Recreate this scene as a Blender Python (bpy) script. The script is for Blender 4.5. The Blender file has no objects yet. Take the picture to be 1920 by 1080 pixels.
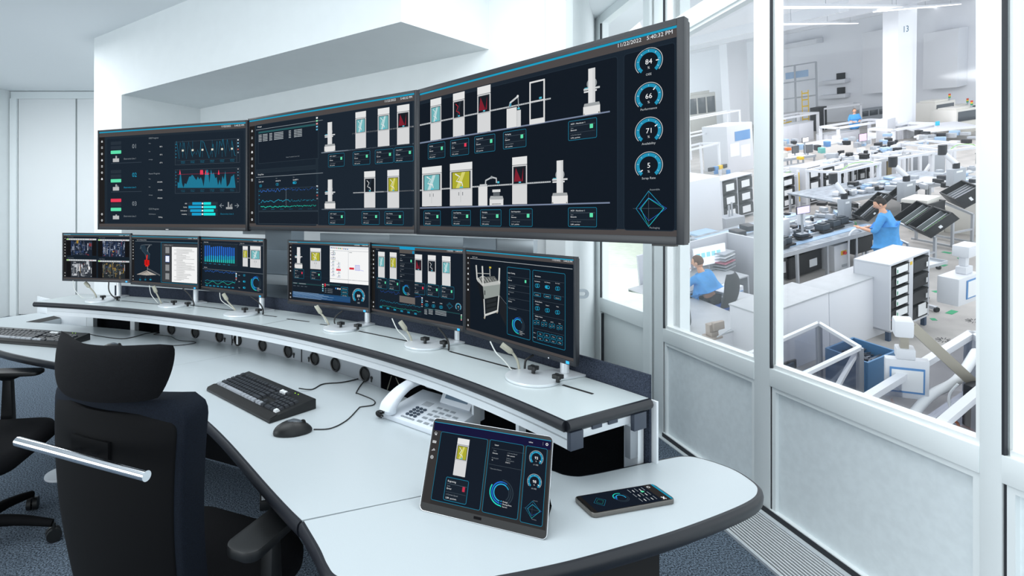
import bpy, bmesh, math, random
import numpy as np
from mathutils import Vector, Matrix
R=math.radians
random.seed(7)
scn=bpy.context.scene; COL=scn.collection
EYE=1.42; F=970.0; CX=770.0; CY=405.0
# ---------------- camera, sky, lights, exposure ----------------
cd=bpy.data.cameras.new('camera'); cam=bpy.data.objects.new('camera',cd); COL.objects.link(cam)
cam.location=(0,0,EYE); cam.rotation_euler=(R(90),0,0)
cd.sensor_width=36; cd.lens=36*F/1920; cd.shift_x=(960-CX)/1920; cd.shift_y=-(540-CY)/1920; cd.clip_start=.02; cd.clip_end=500
scn.camera=cam
w=bpy.data.worlds.new('sky'); scn.world=w; w.use_nodes=True
bg=w.node_tree.nodes['Background']; bg.inputs[0].default_value=(.87,.95,1,1); bg.inputs[1].default_value=1.5
def area(name,loc,rot,sx,sy,e,col=(1,1,1)):
    l=bpy.data.lights.new(name,'AREA'); l.shape='RECTANGLE'; l.size=sx; l.size_y=sy; l.energy=e; l.color=col
    o=bpy.data.objects.new(name,l); COL.objects.link(o); o.location=loc; o.rotation_euler=rot; return o
area('ceiling_fill_light',(-1.4,1.0,3.12),(0,0,0),2.2,2.2,50,(.93,.98,1))
area('ceiling_fill_light',(-4.6,4.6,3.12),(0,0,0),2.0,1.6,90,(.95,.98,1)).data.specular_factor=0
area('ceiling_fill_light',(.85,1.9,3.12),(0,0,0),1.2,2.0,34,(.94,.98,1))  # unseen fill, added overhead to brighten the right desk end and panels
area('left_fill_light',(-4.2,-1.2,1.3),(R(90),0,R(-72)),3.4,1.9,130,(.93,.98,1)).data.specular_factor=0  # unseen fill from camera left, added to brighten the window frames and panels
scn.view_settings.view_transform='Standard'; scn.view_settings.look='None'; scn.view_settings.gamma=1
scn.view_settings.use_curve_mapping=False; scn.view_settings.exposure=0.0
cy=scn.cycles
cy.use_denoising=True; cy.max_bounces=8; cy.diffuse_bounces=4; cy.glossy_bounces=3; cy.transmission_bounces=4; cy.transparent_max_bounces=16
cy.caustics_reflective=False; cy.caustics_refractive=False; cy.sample_clamp_indirect=4

# ---------------- helpers ----------------
def lin(h):
    if isinstance(h,str):
        h=h.lstrip('#'); h=[int(h[i:i+2],16)/255 for i in (0,2,4)]
    return tuple((c/12.92 if c<=.04045 else ((c+.055)/1.055)**2.4) for c in h[:3])
def pY(px,py,Y): return Vector(((px-CX)/F*Y,Y,EYE-(py-CY)/F*Y))
def pZ(px,py,Z):
    Y=F*(EYE-Z)/(py-CY); return Vector(((px-CX)/F*Y,Y,Z))
MATS={}
def mat(name,col,rough=.5,metal=0,noise=0,nscale=200,bump=0,emit=0,spec=.5,alpha=None):
    if name in MATS: return MATS[name]
    m=bpy.data.materials.new(name); m.use_nodes=True; nt=m.node_tree; b=nt.nodes['Principled BSDF']
    c=lin(col); b.inputs['Base Color'].default_value=(*c,1); b.inputs['Roughness'].default_value=rough
    b.inputs['Metallic'].default_value=metal; b.inputs['Specular IOR Level'].default_value=spec
    if noise or bump:
        tc=nt.nodes.new('ShaderNodeTexCoord'); n=nt.nodes.new('ShaderNodeTexNoise'); n.inputs['Scale'].default_value=nscale; n.inputs['Detail'].default_value=3
        nt.links.new(tc.outputs['Object'],n.inputs['Vector'])
        if noise:
            cr=nt.nodes.new('ShaderNodeValToRGB'); cr.color_ramp.elements[0].position=.35; cr.color_ramp.elements[1].position=.65
            cr.color_ramp.elements[0].color=(*[v*(1-noise) for v in c],1); cr.color_ramp.elements[1].color=(*[min(1,v*(1+noise)) for v in c],1)
            nt.links.new(n.outputs['Fac'],cr.inputs[0]); nt.links.new(cr.outputs[0],b.inputs['Base Color'])
        if bump:
            bp=nt.nodes.new('ShaderNodeBump'); bp.inputs['Strength'].default_value=bump; bp.inputs['Distance'].default_value=.002
            nt.links.new(n.outputs['Fac'],bp.inputs['Height']); nt.links.new(bp.outputs[0],b.inputs['Normal'])
    if emit:
        b.inputs['Emission Color'].default_value=(*c,1); b.inputs['Emission Strength'].default_value=emit
    MATS[name]=m; return m
def glassmat(name,col=(1,1,1),fac=.08,tint=.97):
    m=bpy.data.materials.new(name); m.use_nodes=True; nt=m.node_tree; nt.nodes.clear()
    o=nt.nodes.new('ShaderNodeOutputMaterial'); t=nt.nodes.new('ShaderNodeBsdfTransparent'); g=nt.nodes.new('ShaderNodeBsdfGlossy')
    mx=nt.nodes.new('ShaderNodeMixShader'); t.inputs[0].default_value=(tint*col[0],tint*col[1],tint*col[2],1); g.inputs['Roughness'].default_value=.05
    g.inputs[0].default_value=(1,1,1,1); mx.inputs[0].default_value=fac
    nt.links.new(t.outputs[0],mx.inputs[1]); nt.links.new(g.outputs[0],mx.inputs[2]); nt.links.new(mx.outputs[0],o.inputs[0])
    MATS[name]=m; return m
M_WALL=mat('wall_paint','e6ebec',.85,noise=.01,nscale=8); M_CEIL=mat('ceiling_paint','f2f6f8',.9)
M_FRAME=mat('window_frame_paint','eef4f5',.35); M_PANELW=mat('panel_laminate','e8f0f3',.5,noise=.03,nscale=30)
M_CARPET=mat('carpet','56616d',1,noise=.85,nscale=150,bump=1.0,spec=.1)
M_DESK=mat('desk_laminate','b8c0c4',.28,noise=.012,nscale=400); M_EDGE=mat('edge_rubber','14171e',.4,spec=.5)
M_ALU=mat('brushed_aluminium','dde2e6',.30,.35); M_ALUD=mat('anodised_panel','979ca2',.38,.5)
M_BLACK=mat('black_plastic','0d0f11',.45); M_BLACKM=mat('black_matt','0c0d0f',.8); M_FELT=mat('dark_felt','343a46',1,noise=.5,nscale=400,spec=.1)
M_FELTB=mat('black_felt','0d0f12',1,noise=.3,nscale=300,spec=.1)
M_BEZEL=mat('bezel_plastic','141920',.42); M_CHROME=mat('chrome','dfe2e6',.12,1); M_WHITEP=mat('white_plastic','dfe4e8',.4)
M_KEY=mat('key_plastic','2a2d32',.4); M_KEYG=mat('grey_key_plastic','8d9299',.4); M_FABRIC=mat('black_fabric','0c0d10',.95,noise=.3,nscale=500,bump=.4,spec=.15)
M_FABRIC2=mat('side_fabric','10161f',.95,noise=.3,nscale=500,spec=.15); M_SHELLC=mat('chair_shell','0a0b0d',.8,spec=.1); M_CABLEW=mat('cable_white','cfd2cf',.5); M_CABLEB=mat('cable_beige','9b9a8c',.5)
G_GLASS=glassmat('window_glass',fac=.03); G_GLASS1=glassmat('window_glass_hazy',fac=.10); G_ACR=glassmat('acrylic_sheet',(.90,.91,.95),.10,.86)

class B:
    "collects geometry for one mesh object"
    def __init__(s): s.v=[]; s.f=[]; s.m=[]; s.M=Matrix.Identity(4); s.mats=[]; s.cur=0
    def use(s,m):
        if m not in s.mats: s.mats.append(m)
        s.cur=s.mats.index(m); return s
    def add(s,vs,fs):
        k=len(s.v); s.v+=[s.M@Vector(v) for v in vs]
        s.f+=[tuple(k+i for i in f) for f in fs]; s.m+=[s.cur]*len(fs); return s
    def box(s,x0,x1,y0,y1,z0,z1):
        vs=[(x,y,z) for z in (z0,z1) for y in (y0,y1) for x in (x0,x1)]
        return s.add(vs,[(0,2,3,1),(4,5,7,6),(0,1,5,4),(2,6,7,3),(0,4,6,2),(1,3,7,5)])
    def cbox(s,c,d): return s.box(c[0]-d[0]/2,c[0]+d[0]/2,c[1]-d[1]/2,c[1]+d[1]/2,c[2]-d[2]/2,c[2]+d[2]/2)
    def prism(s,poly,z0,z1):
        n=len(poly); vs=[(x,y,z0) for x,y in poly]+[(x,y,z1) for x,y in poly]
        return s.add(vs,[tuple(range(n))[::-1],tuple(range(n,2*n))]+[(i,(i+1)%n,n+(i+1)%n,n+i) for i in range(n)])
    def hull(s,bot,top):
        n=len(bot); return s.add(list(bot)+list(top),[tuple(range(n))[::-1],tuple(range(n,2*n))]+[(i,(i+1)%n,n+(i+1)%n,n+i) for i in range(n)])
    def tube(s,path,r,n=8,caps=True):
        P=[Vector(p) for p in path]; rr=r if isinstance(r,(list,tuple)) else [r]*len(P); vs=[];pn=None
        for i,p in enumerate(P):
            t=(P[min(i+1,len(P)-1)]-P[max(i-1,0)]).normalized()
            if pn is None: pn=t.orthogonal().normalized()
            pn=(pn-t*pn.dot(t)); pn=pn.normalized() if pn.length>1e-6 else t.orthogonal().normalized()
            b=t.cross(pn)
            for k in range(n):
                a=2*math.pi*k/n; vs.append(p+(pn*math.cos(a)+b*math.sin(a))*rr[i])
        fs=[(i*n+k,i*n+(k+1)%n,(i+1)*n+(k+1)%n,(i+1)*n+k) for i in range(len(P)-1) for k in range(n)]
        if caps: fs+=[tuple(range(n))[::-1],tuple((len(P)-1)*n+k for k in range(n))]
        return s.add(vs,fs)
    def bar(s,a,b,w,h=None):
        "square bar from a to b"
        a=Vector(a);b=Vector(b);h=h or w;t=(b-a).normalized(); up=Vector((0,0,1)) if abs(t.z)<.95 else Vector((0,1,0))
        sd=t.cross(up).normalized(); u=sd.cross(t)
        c=[-sd*w/2-u*h/2,sd*w/2-u*h/2,sd*w/2+u*h/2,-sd*w/2+u*h/2]
        return s.add([a+q for q in c]+[b+q for q in c],[(0,3,2,1),(4,5,6,7),(0,1,5,4),(1,2,6,5),(2,3,7,6),(3,0,4,7)])
    def cyl(s,c,r,h,n=24,r2=None):
        r2=r if r2 is None else r2
        p=[(c[0]+r*math.cos(2*math.pi*k/n),c[1]+r*math.sin(2*math.pi*k/n),c[2]) for k in range(n)]
        q=[(c[0]+r2*math.cos(2*math.pi*k/n),c[1]+r2*math.sin(2*math.pi*k/n),c[2]+h) for k in range(n)]
        return s.hull(p,q)
    def ell(s,c,rx,ry,rz,n=14,m=9,fn=None):
        vs=[(0,0,-1)]+[(math.cos(2*math.pi*k/n)*math.sin(math.pi*j/m),math.sin(2*math.pi*k/n)*math.sin(math.pi*j/m),-math.cos(math.pi*j/m)) for j in range(1,m) for k in range(n)]+[(0,0,1)]
        if fn: vs=[fn(*v) for v in vs]
        vs=[(c[0]+v[0]*rx,c[1]+v[1]*ry,c[2]+v[2]*rz) for v in vs]
        fs=[(0,1+(k+1)%n,1+k) for k in range(n)]+[(1+j*n+k,1+j*n+(k+1)%n,1+(j+1)*n+(k+1)%n,1+(j+1)*n+k) for j in range(m-2) for k in range(n)]
        L=1+(m-1)*n; fs+=[(L,L-n+k,L-n+(k+1)%n) for k in range(n)]
        return s.add(vs,fs)
    def sweep(s,path,prof,closed=True):
        "path: plan XY polyline; prof: list of (offset along left normal, z)"
        P=[Vector((p[0],p[1])) for p in path]; n=len(prof); vs=[]
        for i,p in enumerate(P):
            t=(P[min(i+1,len(P)-1)]-P[max(i-1,0)]).normalized(); nn=Vector((-t.y,t.x))
            if 0<i<len(P)-1:
                t1=(P[i]-P[i-1]).normalized(); c=max(.5,t.dot(t1)); nn=nn/c
            vs+=[(p.x+nn.x*o,p.y+nn.y*o,z) for o,z in prof]
        fs=[(i*n+k,(i+1)*n+k,(i+1)*n+(k+1)%n,i*n+(k+1)%n) for i in range(len(P)-1) for k in range(n)]
        fs+=[tuple(range(n)),tuple((len(P)-1)*n+k for k in range(n))[::-1]]
        return s.add(vs,fs)
def mkmesh(name,b,m=None,smooth=40,bevel=0,fix=True):
    me=bpy.data.meshes.new(name); me.from_pydata([tuple(v) for v in b.v],[],b.f)
    ms=b.mats or [m]
    for q in ms: me.materials.append(q)
    if b.mats: me.polygons.foreach_set('material_index',b.m)
    if fix:
        bm=bmesh.new(); bm.from_mesh(me); bmesh.ops.recalc_face_normals(bm,faces=bm.faces)
        if bevel: 
            es=[e for e in bm.edges if len(e.link_faces)==2 and e.calc_face_angle(0)>R(35)]
            bmesh.ops.bevel(bm,geom=es,offset=bevel,segments=2,affect='EDGES',profile=.6,clamp_overlap=True)
        bm.to_mesh(me); bm.free()
    if smooth:
        me.polygons.foreach_set('use_smooth',[True]*len(me.polygons)); me.set_sharp_from_angle(angle=R(smooth))
    me.update(); return me
def link(name,me,parent=None,label=None,cat=None,group=None,kind=None,loc=None,mw=None):
    o=bpy.data.objects.new(name,me); COL.objects.link(o)
    if parent: o.parent=parent
    if loc is not None: o.location=loc
    if mw is not None: o.matrix_world=mw
    for k,v in (('label',label),('category',cat),('group',group),('kind',kind)):
        if v: o[k]=v
    return o
def part(name,b,m,parent,world=False,bevel=0,label=None,smooth=40,kind=None):
    me=mkmesh(name,b,m,smooth,bevel)
    if world: me.transform(MW[parent.name].inverted())
    return link(name,me,parent,label=label,kind=kind)
MW={}
def thing(name,label,cat,loc=(0,0,0),rz=0,group=None,mw=None):
    o=bpy.data.objects.new(name,None); COL.objects.link(o); m=mw if mw is not None else Matrix.Translation(Vector(loc))@Matrix.Rotation(rz,4,'Z')
    o.matrix_world=m; MW[o.name]=m.copy(); o.empty_display_size=.1
    o['label']=label; o['category']=cat
    if group: o['group']=group
    return o
def solo(name,b,m,label,cat,group=None,bevel=0,smooth=40,mw=None,kind=None,origin=None):
    me=mkmesh(name,b,m,smooth,bevel)
    if origin is not None:
        me.transform(Matrix.Translation(-Vector(origin))); mw=Matrix.Translation(Vector(origin))
    return link(name,me,None,label,cat,group,kind,mw=mw)
def struct(name,b,m,bevel=0,mw=None,parent=None):
    me=mkmesh(name,b,m,30,bevel); return link(name,me,parent,kind='structure',mw=mw)
def polyfit(P,deg,n,t0=0,t1=1):
    P=np.array([(p[0],p[1]) for p in P]); d=np.r_[0,np.cumsum(np.linalg.norm(np.diff(P,axis=0),axis=1))]; d/=d[-1]
    cx=np.polyfit(d,P[:,0],deg); cyy=np.polyfit(d,P[:,1],deg); t=np.linspace(t0,t1,n)
    return [Vector((a,b)) for a,b in zip(np.polyval(cx,t),np.polyval(cyy,t))]
def catmull(P,k=8,closed=False):
    P=[Vector(p) for p in P]; out=[]; n=len(P)
    for i in range(n if closed else n-1):
        a,b,c,d=(P[(i-1)%n],P[i],P[(i+1)%n],P[(i+2)%n]) if closed else (P[max(i-1,0)],P[i],P[i+1],P[min(i+2,n-1)])
        for j in range(k):
            t=j/k; out.append(.5*((2*b)+(c-a)*t+(2*a-5*b+4*c-d)*t*t+(3*b-a-3*c+d)*t**3))
    if not closed: out.append(P[-1])
    return out
def offs(path,o):
    out=[]
    for i,p in enumerate(path):
        t=(path[min(i+1,len(path)-1)]-path[max(i-1,0)]).normalized(); out.append(p+Vector((-t.y,t.x))*o)
    return out

# ---- drawing on flat displays, one mesh with a colour per face ----
M_SCREEN=bpy.data.materials.new('lit_screen'); M_SCREEN.use_nodes=True
_nt=M_SCREEN.node_tree; _b=_nt.nodes['Principled BSDF']; _a=_nt.nodes.new('ShaderNodeAttribute'); _a.attribute_name='ink'
_b.inputs['Base Color'].default_value=(.004,.004,.005,1); _b.inputs['Roughness'].default_value=.28; _b.inputs['Specular IOR Level'].default_value=.0
_nt.links.new(_a.outputs['Color'],_b.inputs['Emission Color']); _b.inputs['Emission Strength'].default_value=1.0
_tc={}
def glyphs(s):
    if s in _tc: return _tc[s]
    c=bpy.data.curves.new('t','FONT'); c.body=s; c.resolution_u=2; c.fill_mode='FRONT'; o=bpy.data.objects.new('t',c); COL.objects.link(o)
    dg=bpy.context.evaluated_depsgraph_get(); me=bpy.data.meshes.new_from_object(o.evaluated_get(dg))
    vs=[(v.co.x,v.co.y) for v in me.vertices]; fs=[tuple(p.vertices) for p in me.polygons]
    bpy.data.objects.remove(o); bpy.data.curves.remove(c); bpy.data.meshes.remove(me)
    w=max([v[0] for v in vs],default=0); _tc[s]=(vs,fs,w); return _tc[s]
class Canvas:
    def __init__(s,mw,w,h,y=-.001,eps=.00012):
        s.mw=mw; s.w=w;s.h=h;s.y=y;s.e=eps;s.v=[];s.f=[];s.c=[];s.L=0; s.zz(0,0,1)
        s.O=mw.translation.copy(); s.ex=mw.col[0].to_3d(); s.en=mw.col[1].to_3d(); s.ez=mw.col[2].to_3d()
    def zz(s,ox,oy,k,kk=None): s.ox=ox;s.oy=oy;s.k=k; s.kk=kk or k
    fx=None; H=None
    def hom(s,px):
        "map the four outer corners (bl, br, tr, tl) of the thing in view onto the display plane"
        A=[]
        for (x,y),(u,v) in zip(px,((0,0),(s.w,0),(s.w,s.h),(0,s.h))): A+=[[x,y,1,0,0,0,-u*x,-u*y,-u],[0,0,0,x,y,1,-v*x,-v*y,-v]]
        s.H=np.linalg.svd(np.array(A))[2][-1].reshape(3,3)
    def fix(s,x=None,y=None):
        "treat the panel as unskewed around one point"
        s.fx=None
        if x is None: return
        a=s.P(x,y); b=s.P(x+1,y); d=s.P(x,y+1); s.fx=(x,y,a[0],a[1],b[0]-a[0],a[1]-d[1])
    def P(s,x,y):
        if s.H is not None and not s.fx:
            q=s.H@np.array([s.ox+x/s.k,s.oy+y/s.kk,1]); return (q[0]/q[2],q[1]/q[2])
        if s.fx: q=s.fx; return (q[2]+(x-q[0])*q[4],q[3]-(y-q[1])*q[5])
        ray=Vector(((s.ox+x/s.k-CX)/F,1,-(s.oy+y/s.kk-CY)/F)); o=Vector((0,0,EYE)); O=s.O+s.en*s.y
        t=(O-o).dot(s.en)/ray.dot(s.en); q=o+ray*t-O; return (q.dot(s.ex),q.dot(s.ez))
    def sc(s,x,y,d=1):
        "metres per zoom pixel, vertical"
        a=s.P(x,y);b=s.P(x,y+d); return abs(a[1]-b[1])/d
    def raw(s,pts,fs,col,up=1):
        s.L+=up; k=len(s.v); yy=s.y-s.e*s.L; s.v+=[(x,yy,z) for x,z in pts]; s.f+=[tuple(k+i for i in f) for f in fs]; c=lin(col); s.c+=[c]*len(fs)
    def lay(s,n): s.L=n
    def R(s,u0,v0,u1,v1,col,up=0): s.raw([(u0,v0),(u1,v0),(u1,v1),(u0,v1)],[(0,1,2,3)],col,up)
    def rr(s,u0,v0,u1,v1,r,col,line=None,lw=.0015,up=0):
        def ring(a,b,c,d,q):
            o=[]
            for cx,cz,a0 in ((c-q,d-q,0),(a+q,d-q,90),(a+q,b+q,180),(c-q,b+q,270)):
                for j in range(5): o.append((cx+q*math.cos(R(a0+22.5*j)),cz+q*math.sin(R(a0+22.5*j))))
            return o
        u0,u1=min(u0,u1),max(u0,u1); v0,v1=min(v0,v1),max(v0,v1)
        o=ring(u0,v0,u1,v1,r); n=len(o)
        if col: s.raw(o,[tuple(range(n))],col,up)
        if line:
            i=ring(u0+lw,v0+lw,u1-lw,v1-lw,max(r-lw,1e-4)); s.raw(o+i,[(k,(k+1)%n,n+(k+1)%n,n+k) for k in range(n)],line,1)
    # pixel versions
    def cor(s,x0,y0,x1,y1):
        if s.fx: return s.P(x0,y0),s.P(x1,y1)
        xm=x0 if (x1-x0)>60 and (y1-y0)<20 else (x0+x1)/2; ym=(y0+y1)/2
        return (s.P(x0,ym)[0],s.P(xm,y0)[1]),(s.P(x1,ym)[0],s.P(xm,y1)[1])
    def rect(s,x0,y0,x1,y1,col,up=0):
        a,b=s.cor(x0,y0,x1,y1); s.R(min(a[0],b[0]),min(a[1],b[1]),max(a[0],b[0]),max(a[1],b[1]),col,up)
    def panel(s,*a,**k): s.rrect(*a,corners=True,**k)
    def rrect(s,x0,y0,x1,y1,col,line=None,r=6,lw=1.6,up=0,corners=False):
        a,b=(s.P(x0,y0),s.P(x1,y1)) if corners else s.cor(x0,y0,x1,y1); k=s.sc((x0+x1)/2,(y0+y1)/2); s.rr(a[0],a[1],b[0],b[1],r*k,col,line,lw*k,up)
    def poly(s,pts,col,up=0): s.raw([s.P(*p) for p in pts],[tuple(range(len(pts)))],col,up)
    def line(s,pts,w,col,up=0):
        q=[Vector(s.P(*p)) for p in pts]; k=s.sc(*pts[0])*w/2; vs=[];
        for i,p in enumerate(q):
            t=(q[min(i+1,len(q)-1)]-q[max(i-1,0)]); t=t.normalized() if t.length>1e-9 else Vector((1,0)); n=Vector((-t.y,t.x))*k; vs+=[tuple(p+n),tuple(p-n)]
        s.raw(vs,[(2*i,2*i+1,2*i+3,2*i+2) for i in range(len(q)-1)],col,up)
    def arc(s,x,y,r,w,a0,a1,col,up=0,n=28):
        c=s.P(x,y);k=s.sc(x,y);vs=[]
        for i in range(n+1):
            a=R(a0+(a1-a0)*i/n)
            for q in (r,r-w): vs.append((c[0]+math.cos(a)*q*k,c[1]+math.sin(a)*q*k))
        s.raw(vs,[(2*i,2*i+1,2*i+3,2*i+2) for i in range(n)],col,up)
    def dot(s,x,y,r,col,up=0): s.arc(x,y,r,r,0,360,col,up,12)
    def text(s,x,y,t,h,col='e8eef2',al='l',up=0,sx=1):
        "x,y = left end of the baseline, h = cap height, zoom pixels"
        vs,fs,w=glyphs(t); c=s.P(x,y); k=s.sc(x,y)*h/.70; o={'l':0,'c':-w/2,'r':-w}[al]
        s.raw([(c[0]+(a+o)*k*sx,c[1]+b*k) for a,b in vs],fs,col,up)
    def done(s,parent,name='display'):
        me=bpy.data.meshes.new(name); me.from_pydata(s.v,[],s.f); me.materials.append(M_SCREEN)
        at=me.attributes.new('ink','FLOAT_COLOR','CORNER'); buf=[]
        for p,c in zip(me.polygons,s.c): buf+=[*c,1]*p.loop_total
        at.data.foreach_set('color',buf); me.update(); return link(name,me,parent)
# ---------------- room shell ----------------
CEIL=3.2; DESK=.74; SHELF=.92
floor=B(); floor.box(-9,2.1,-4,9,-.1,0); struct('floor',floor,M_CARPET)
c=B(); c.box(-9,2.1,-1.2,9,CEIL,CEIL+.12); struct('ceiling',c,M_CEIL)
e1=Vector((1.41,-.97,0)).normalized(); n1=Vector((.97,1.41,0)).normalized()   # back wall: e1 runs right and nearer
def on1(X): return Vector((X,3.0-.688*X,0))
def on2(X): return Vector((X,3.923-.7056*X,0))
a0=on1(-3.17); a1=on1(-2.723); b1=on2(-2.235); c1=on1(-.0566); c2=on2(.537); d2=on2(.969)
ws=B(); ws.prism([(a0.x,a0.y),(a1.x,a1.y),(b1.x,b1.y),(b1.x-.1,b1.y+.15),(a0.x+.55,a0.y+.75)],0,CEIL)
struct('wall_back_pier',ws,M_WALL)
ws=B(); ws.prism([(a1.x,a1.y),(c1.x,c1.y),(c2.x,c2.y),(b1.x,b1.y)],EYE+1.141,CEIL); struct('wall_bulkhead',ws,M_WALL)
q=n1*.15
ws=B(); ws.prism([(b1.x,b1.y),(d2.x,d2.y),(d2.x+q.x,d2.y+q.y),(b1.x+q.x,b1.y+q.y)],0,CEIL); struct('wall_back',ws,M_WALL)
# far recess to the left, with the pale cupboard doors
YF=7.43
ws=B(); ws.box(-8.5,-3.6,YF,YF+.15,0,CEIL); struct('wall_far',ws,M_WALL)
ws=B(); ws.prism([(a0.x,a0.y),(a0.x+.12,a0.y),(a0.x+.5,YF),(a0.x+.35,YF)],0,CEIL); struct('wall_return',ws,M_WALL)
xl=(27-CX)/F*YF
ws=B(); ws.prism([(xl-.12,YF),(xl,YF),(xl-1.2,2.2),(xl-1.32,2.2)],0,CEIL); struct('wall_left',ws,M_WALL)
tb=B(); zt=EYE+(405-186)/F*7.4; tb.box(xl,-4.3,7.36,YF,zt,zt+.10); tb.box(xl,xl+.09,7.34,YF,0,zt); struct('trim_1',tb,M_FRAME)
xs=(145-CX)/F*7.40
for i,(p,q2) in enumerate(((xl+.1,xs-.012),(xs+.012,-4.32))):
    t=bpy.data.objects.new('door_%d'%(i+1),None); 
    db=B(); db.box(p,q2,7.375,7.42,.02,zt); struct('door_%d'%(i+1),db,mat('door_paint','eef1f2',.6),bevel=.004)
gp=B(); gp.box(xs-.012,xs+.012,7.42,7.43,.02,zt); struct('trim_2',gp,mat('door_gap','9fb3b3',.8))

# right wall: glazed partition. s runs away from the viewer
ER=Vector((-.093,1,0)).normalized(); NR=Vector((ER.y,-ER.x,0))      # NR points out, to the hall
RM=Matrix(((NR.x,ER.x,0,1.928),(NR.y,ER.y,0,0),(0,0,1,0),(0,0,0,1)))  # local x = outward, y = along, z = up
def sR(px): z=1.928/((px-CX)/F+.093); return z/ER.y
SILL=.70; HEAD=2.53
def rstruct(name,b,m,bevel=0): return struct(name,b,m,bevel,mw=RM)
edges=[sR(1243),sR(1414),sR(1443),sR(1836),sR(1878)]
s0,s1,s2,s3,s4=edges; s5=s4-.9*1.0
posts=[(s0,s0+.13),(s2,s1),(s4,s3),(s5-.14,s5)]
fb=B()
for p in posts: fb.box(-.0,.07,p[0],p[1],0,CEIL)
rstruct('trim_3',fb,M_FRAME,.003)
rb=B()
for z0,z1 in ((SILL-.085,SILL),(HEAD,HEAD+.1),(0.0,.035)): 
    for a,b_ in ((s1,s0),(s3,s2),(s5,s4)): rb.box(-.002,.07,a,b_,z0,z1)
rstruct('trim_4',rb,M_FRAME,.003)
gk=mat('gasket','2a2d33',.6)
for i,(a,b_) in enumerate(((s1,s0),(s3,s2),(s5,s4))):
    wb=B()                         # white inner sash with a dark gasket at its far side
    for z0,z1 in ((SILL,HEAD),(HEAD+.1,CEIL)):
        t=.018
        wb.use(mat('sash_paint','f4f8f8',.3)); wb.box(.012,.06,a,a+t,z0,z1); wb.box(.022,.06,b_-.012,b_-.004,z0,z1); wb.box(.012,.06,a+t,b_-.012,z0,z0+t); wb.box(.012,.06,a+t,b_-.012,z1-t,z1)
        wb.use(gk); wb.box(.0,.012,b_-.007,b_,z0,z1)
    o=rstruct('window_%d'%(i+1),wb,None); 
    gb=B(); gb.box(.045,.050,a+.01,b_-.006,SILL+.01,HEAD-.01); gb.box(.045,.050,a+.01,b_-.006,HEAD+.11,CEIL-.01)
    me=mkmesh('pane',gb,G_GLASS1 if i==0 else G_GLASS); link('pane',me,o)
    pb=B(); pb.use(M_PANELW); pb.box(.02,.05,a,b_,.035,SILL-.085)
    pb.use(M_FRAME); pb.box(.004,.02,a,a+.02,.035,SILL-.085); pb.box(.004,.02,b_-.03,b_-.010,.035,SILL-.085); pb.box(.004,.02,a+.02,b_-.03,SILL-.105,SILL-.085)
    pb.use(gk); pb.box(.004,.02,b_-.010,b_-.003,.035,SILL-.085)
    rstruct('wall_right_panel_%d'%(i+1),pb,None)
kb=B(); kb.use(mat('kick_white','d5dde0',.4)); kb.box(-.03,0,s5,s0+.1,0,.006); kb.use(gk); kb.box(-.006,-.001,s5,s0,.006,.03); rstruct('baseboard_right',kb,None)
# the daylight window beyond, set back a little
OM=RM@Matrix.Translation((.172,0,0))
def sO(px): return (2.079/((px-CX)/F+.093))/ER.y
o0,o1=sO(1122),sO(1206)
ob=B(); ob.box(0,.08,o0,o0+.14,0,CEIL); ob.box(0,.08,o1-.16,o1,0,CEIL); ob.box(0,.08,o1,o0,.58,SILL+.0); ob.box(0,.08,o1,o0,3.12,CEIL); ob.box(0,.08,o1,o0,0,.03)
ob.box(.03,.07,o1,o0,.03,.58)
struct('window_4',ob,M_FRAME,.003,mw=OM)
ob=B(); ob.use(mat('sash_paint','f4f8f8',.3)); ob.box(.01,.06,o1,o1+.03,SILL,3.12); ob.box(.01,.06,o0-.03,o0,SILL,3.12); ob.use(gk); ob.box(0,.01,o0-.012,o0,SILL,3.12); ob.box(.01,.03,o0-.012,o0,.06,.56)
struct('trim_5',ob,None,mw=OM)
hb=B(); hb.use(M_CHROME); hb.box(-.03,0,o1-.045,o1-.025,1.05,1.35); struct('trim_7',hb,None,mw=OM)
pl=B(); pl.box(0,.18,s0+.10,s0+.16,0,CEIL); pl.box(.10,.25,s0+.10,o1-.10,0,CEIL); rstruct('wall_right_pier',pl,M_FRAME)
e=Vector((1.641,4.71,0)); ws=B(); nn=(e-d2).normalized(); nn=Vector((nn.y,-nn.x,0))*-.12
ws.prism([(d2.x,d2.y),(e.x+.04,e.y),(e.x+.04+nn.x,e.y+nn.y),(d2.x+nn.x,d2.y+nn.y)],0,CEIL); struct('wall_reveal',ws,M_WALL)
lw=B(); lw.prism([(.34*5.2,5.2),(.455*5.2,5.2),(.46*60,60),(.30*60,60)],-.3,-.25); struct('ground_lawn',lw,mat('lawn','dfe8d8',1,noise=.1,nscale=3))
# floor grille along the glazing
gt=thing('floor_grille','silver slatted floor grille running along the glazed wall','grille',mw=RM@Matrix.Translation((-.17,.5*(s5+s2),0)))
sl=B(); L=(s1+.2-s5)/2
for i in range(15): sl.box(-.115+i*.0165,-.109+i*.0165,-L+.01,L-.01,.004,.012)
part('slats',sl,mat('slat_metal','e6eaec',.35,.2),gt)
fr=B(); fr.box(-.125,-.118,-L,L,0,.013); fr.box(.128,.135,-L,L,0,.013); part('frame',fr,M_ALU,gt)
tr=B(); tr.box(-.118,.128,-L,L,.0005,.002); part('trough',tr,M_BLACKM,gt)

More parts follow.
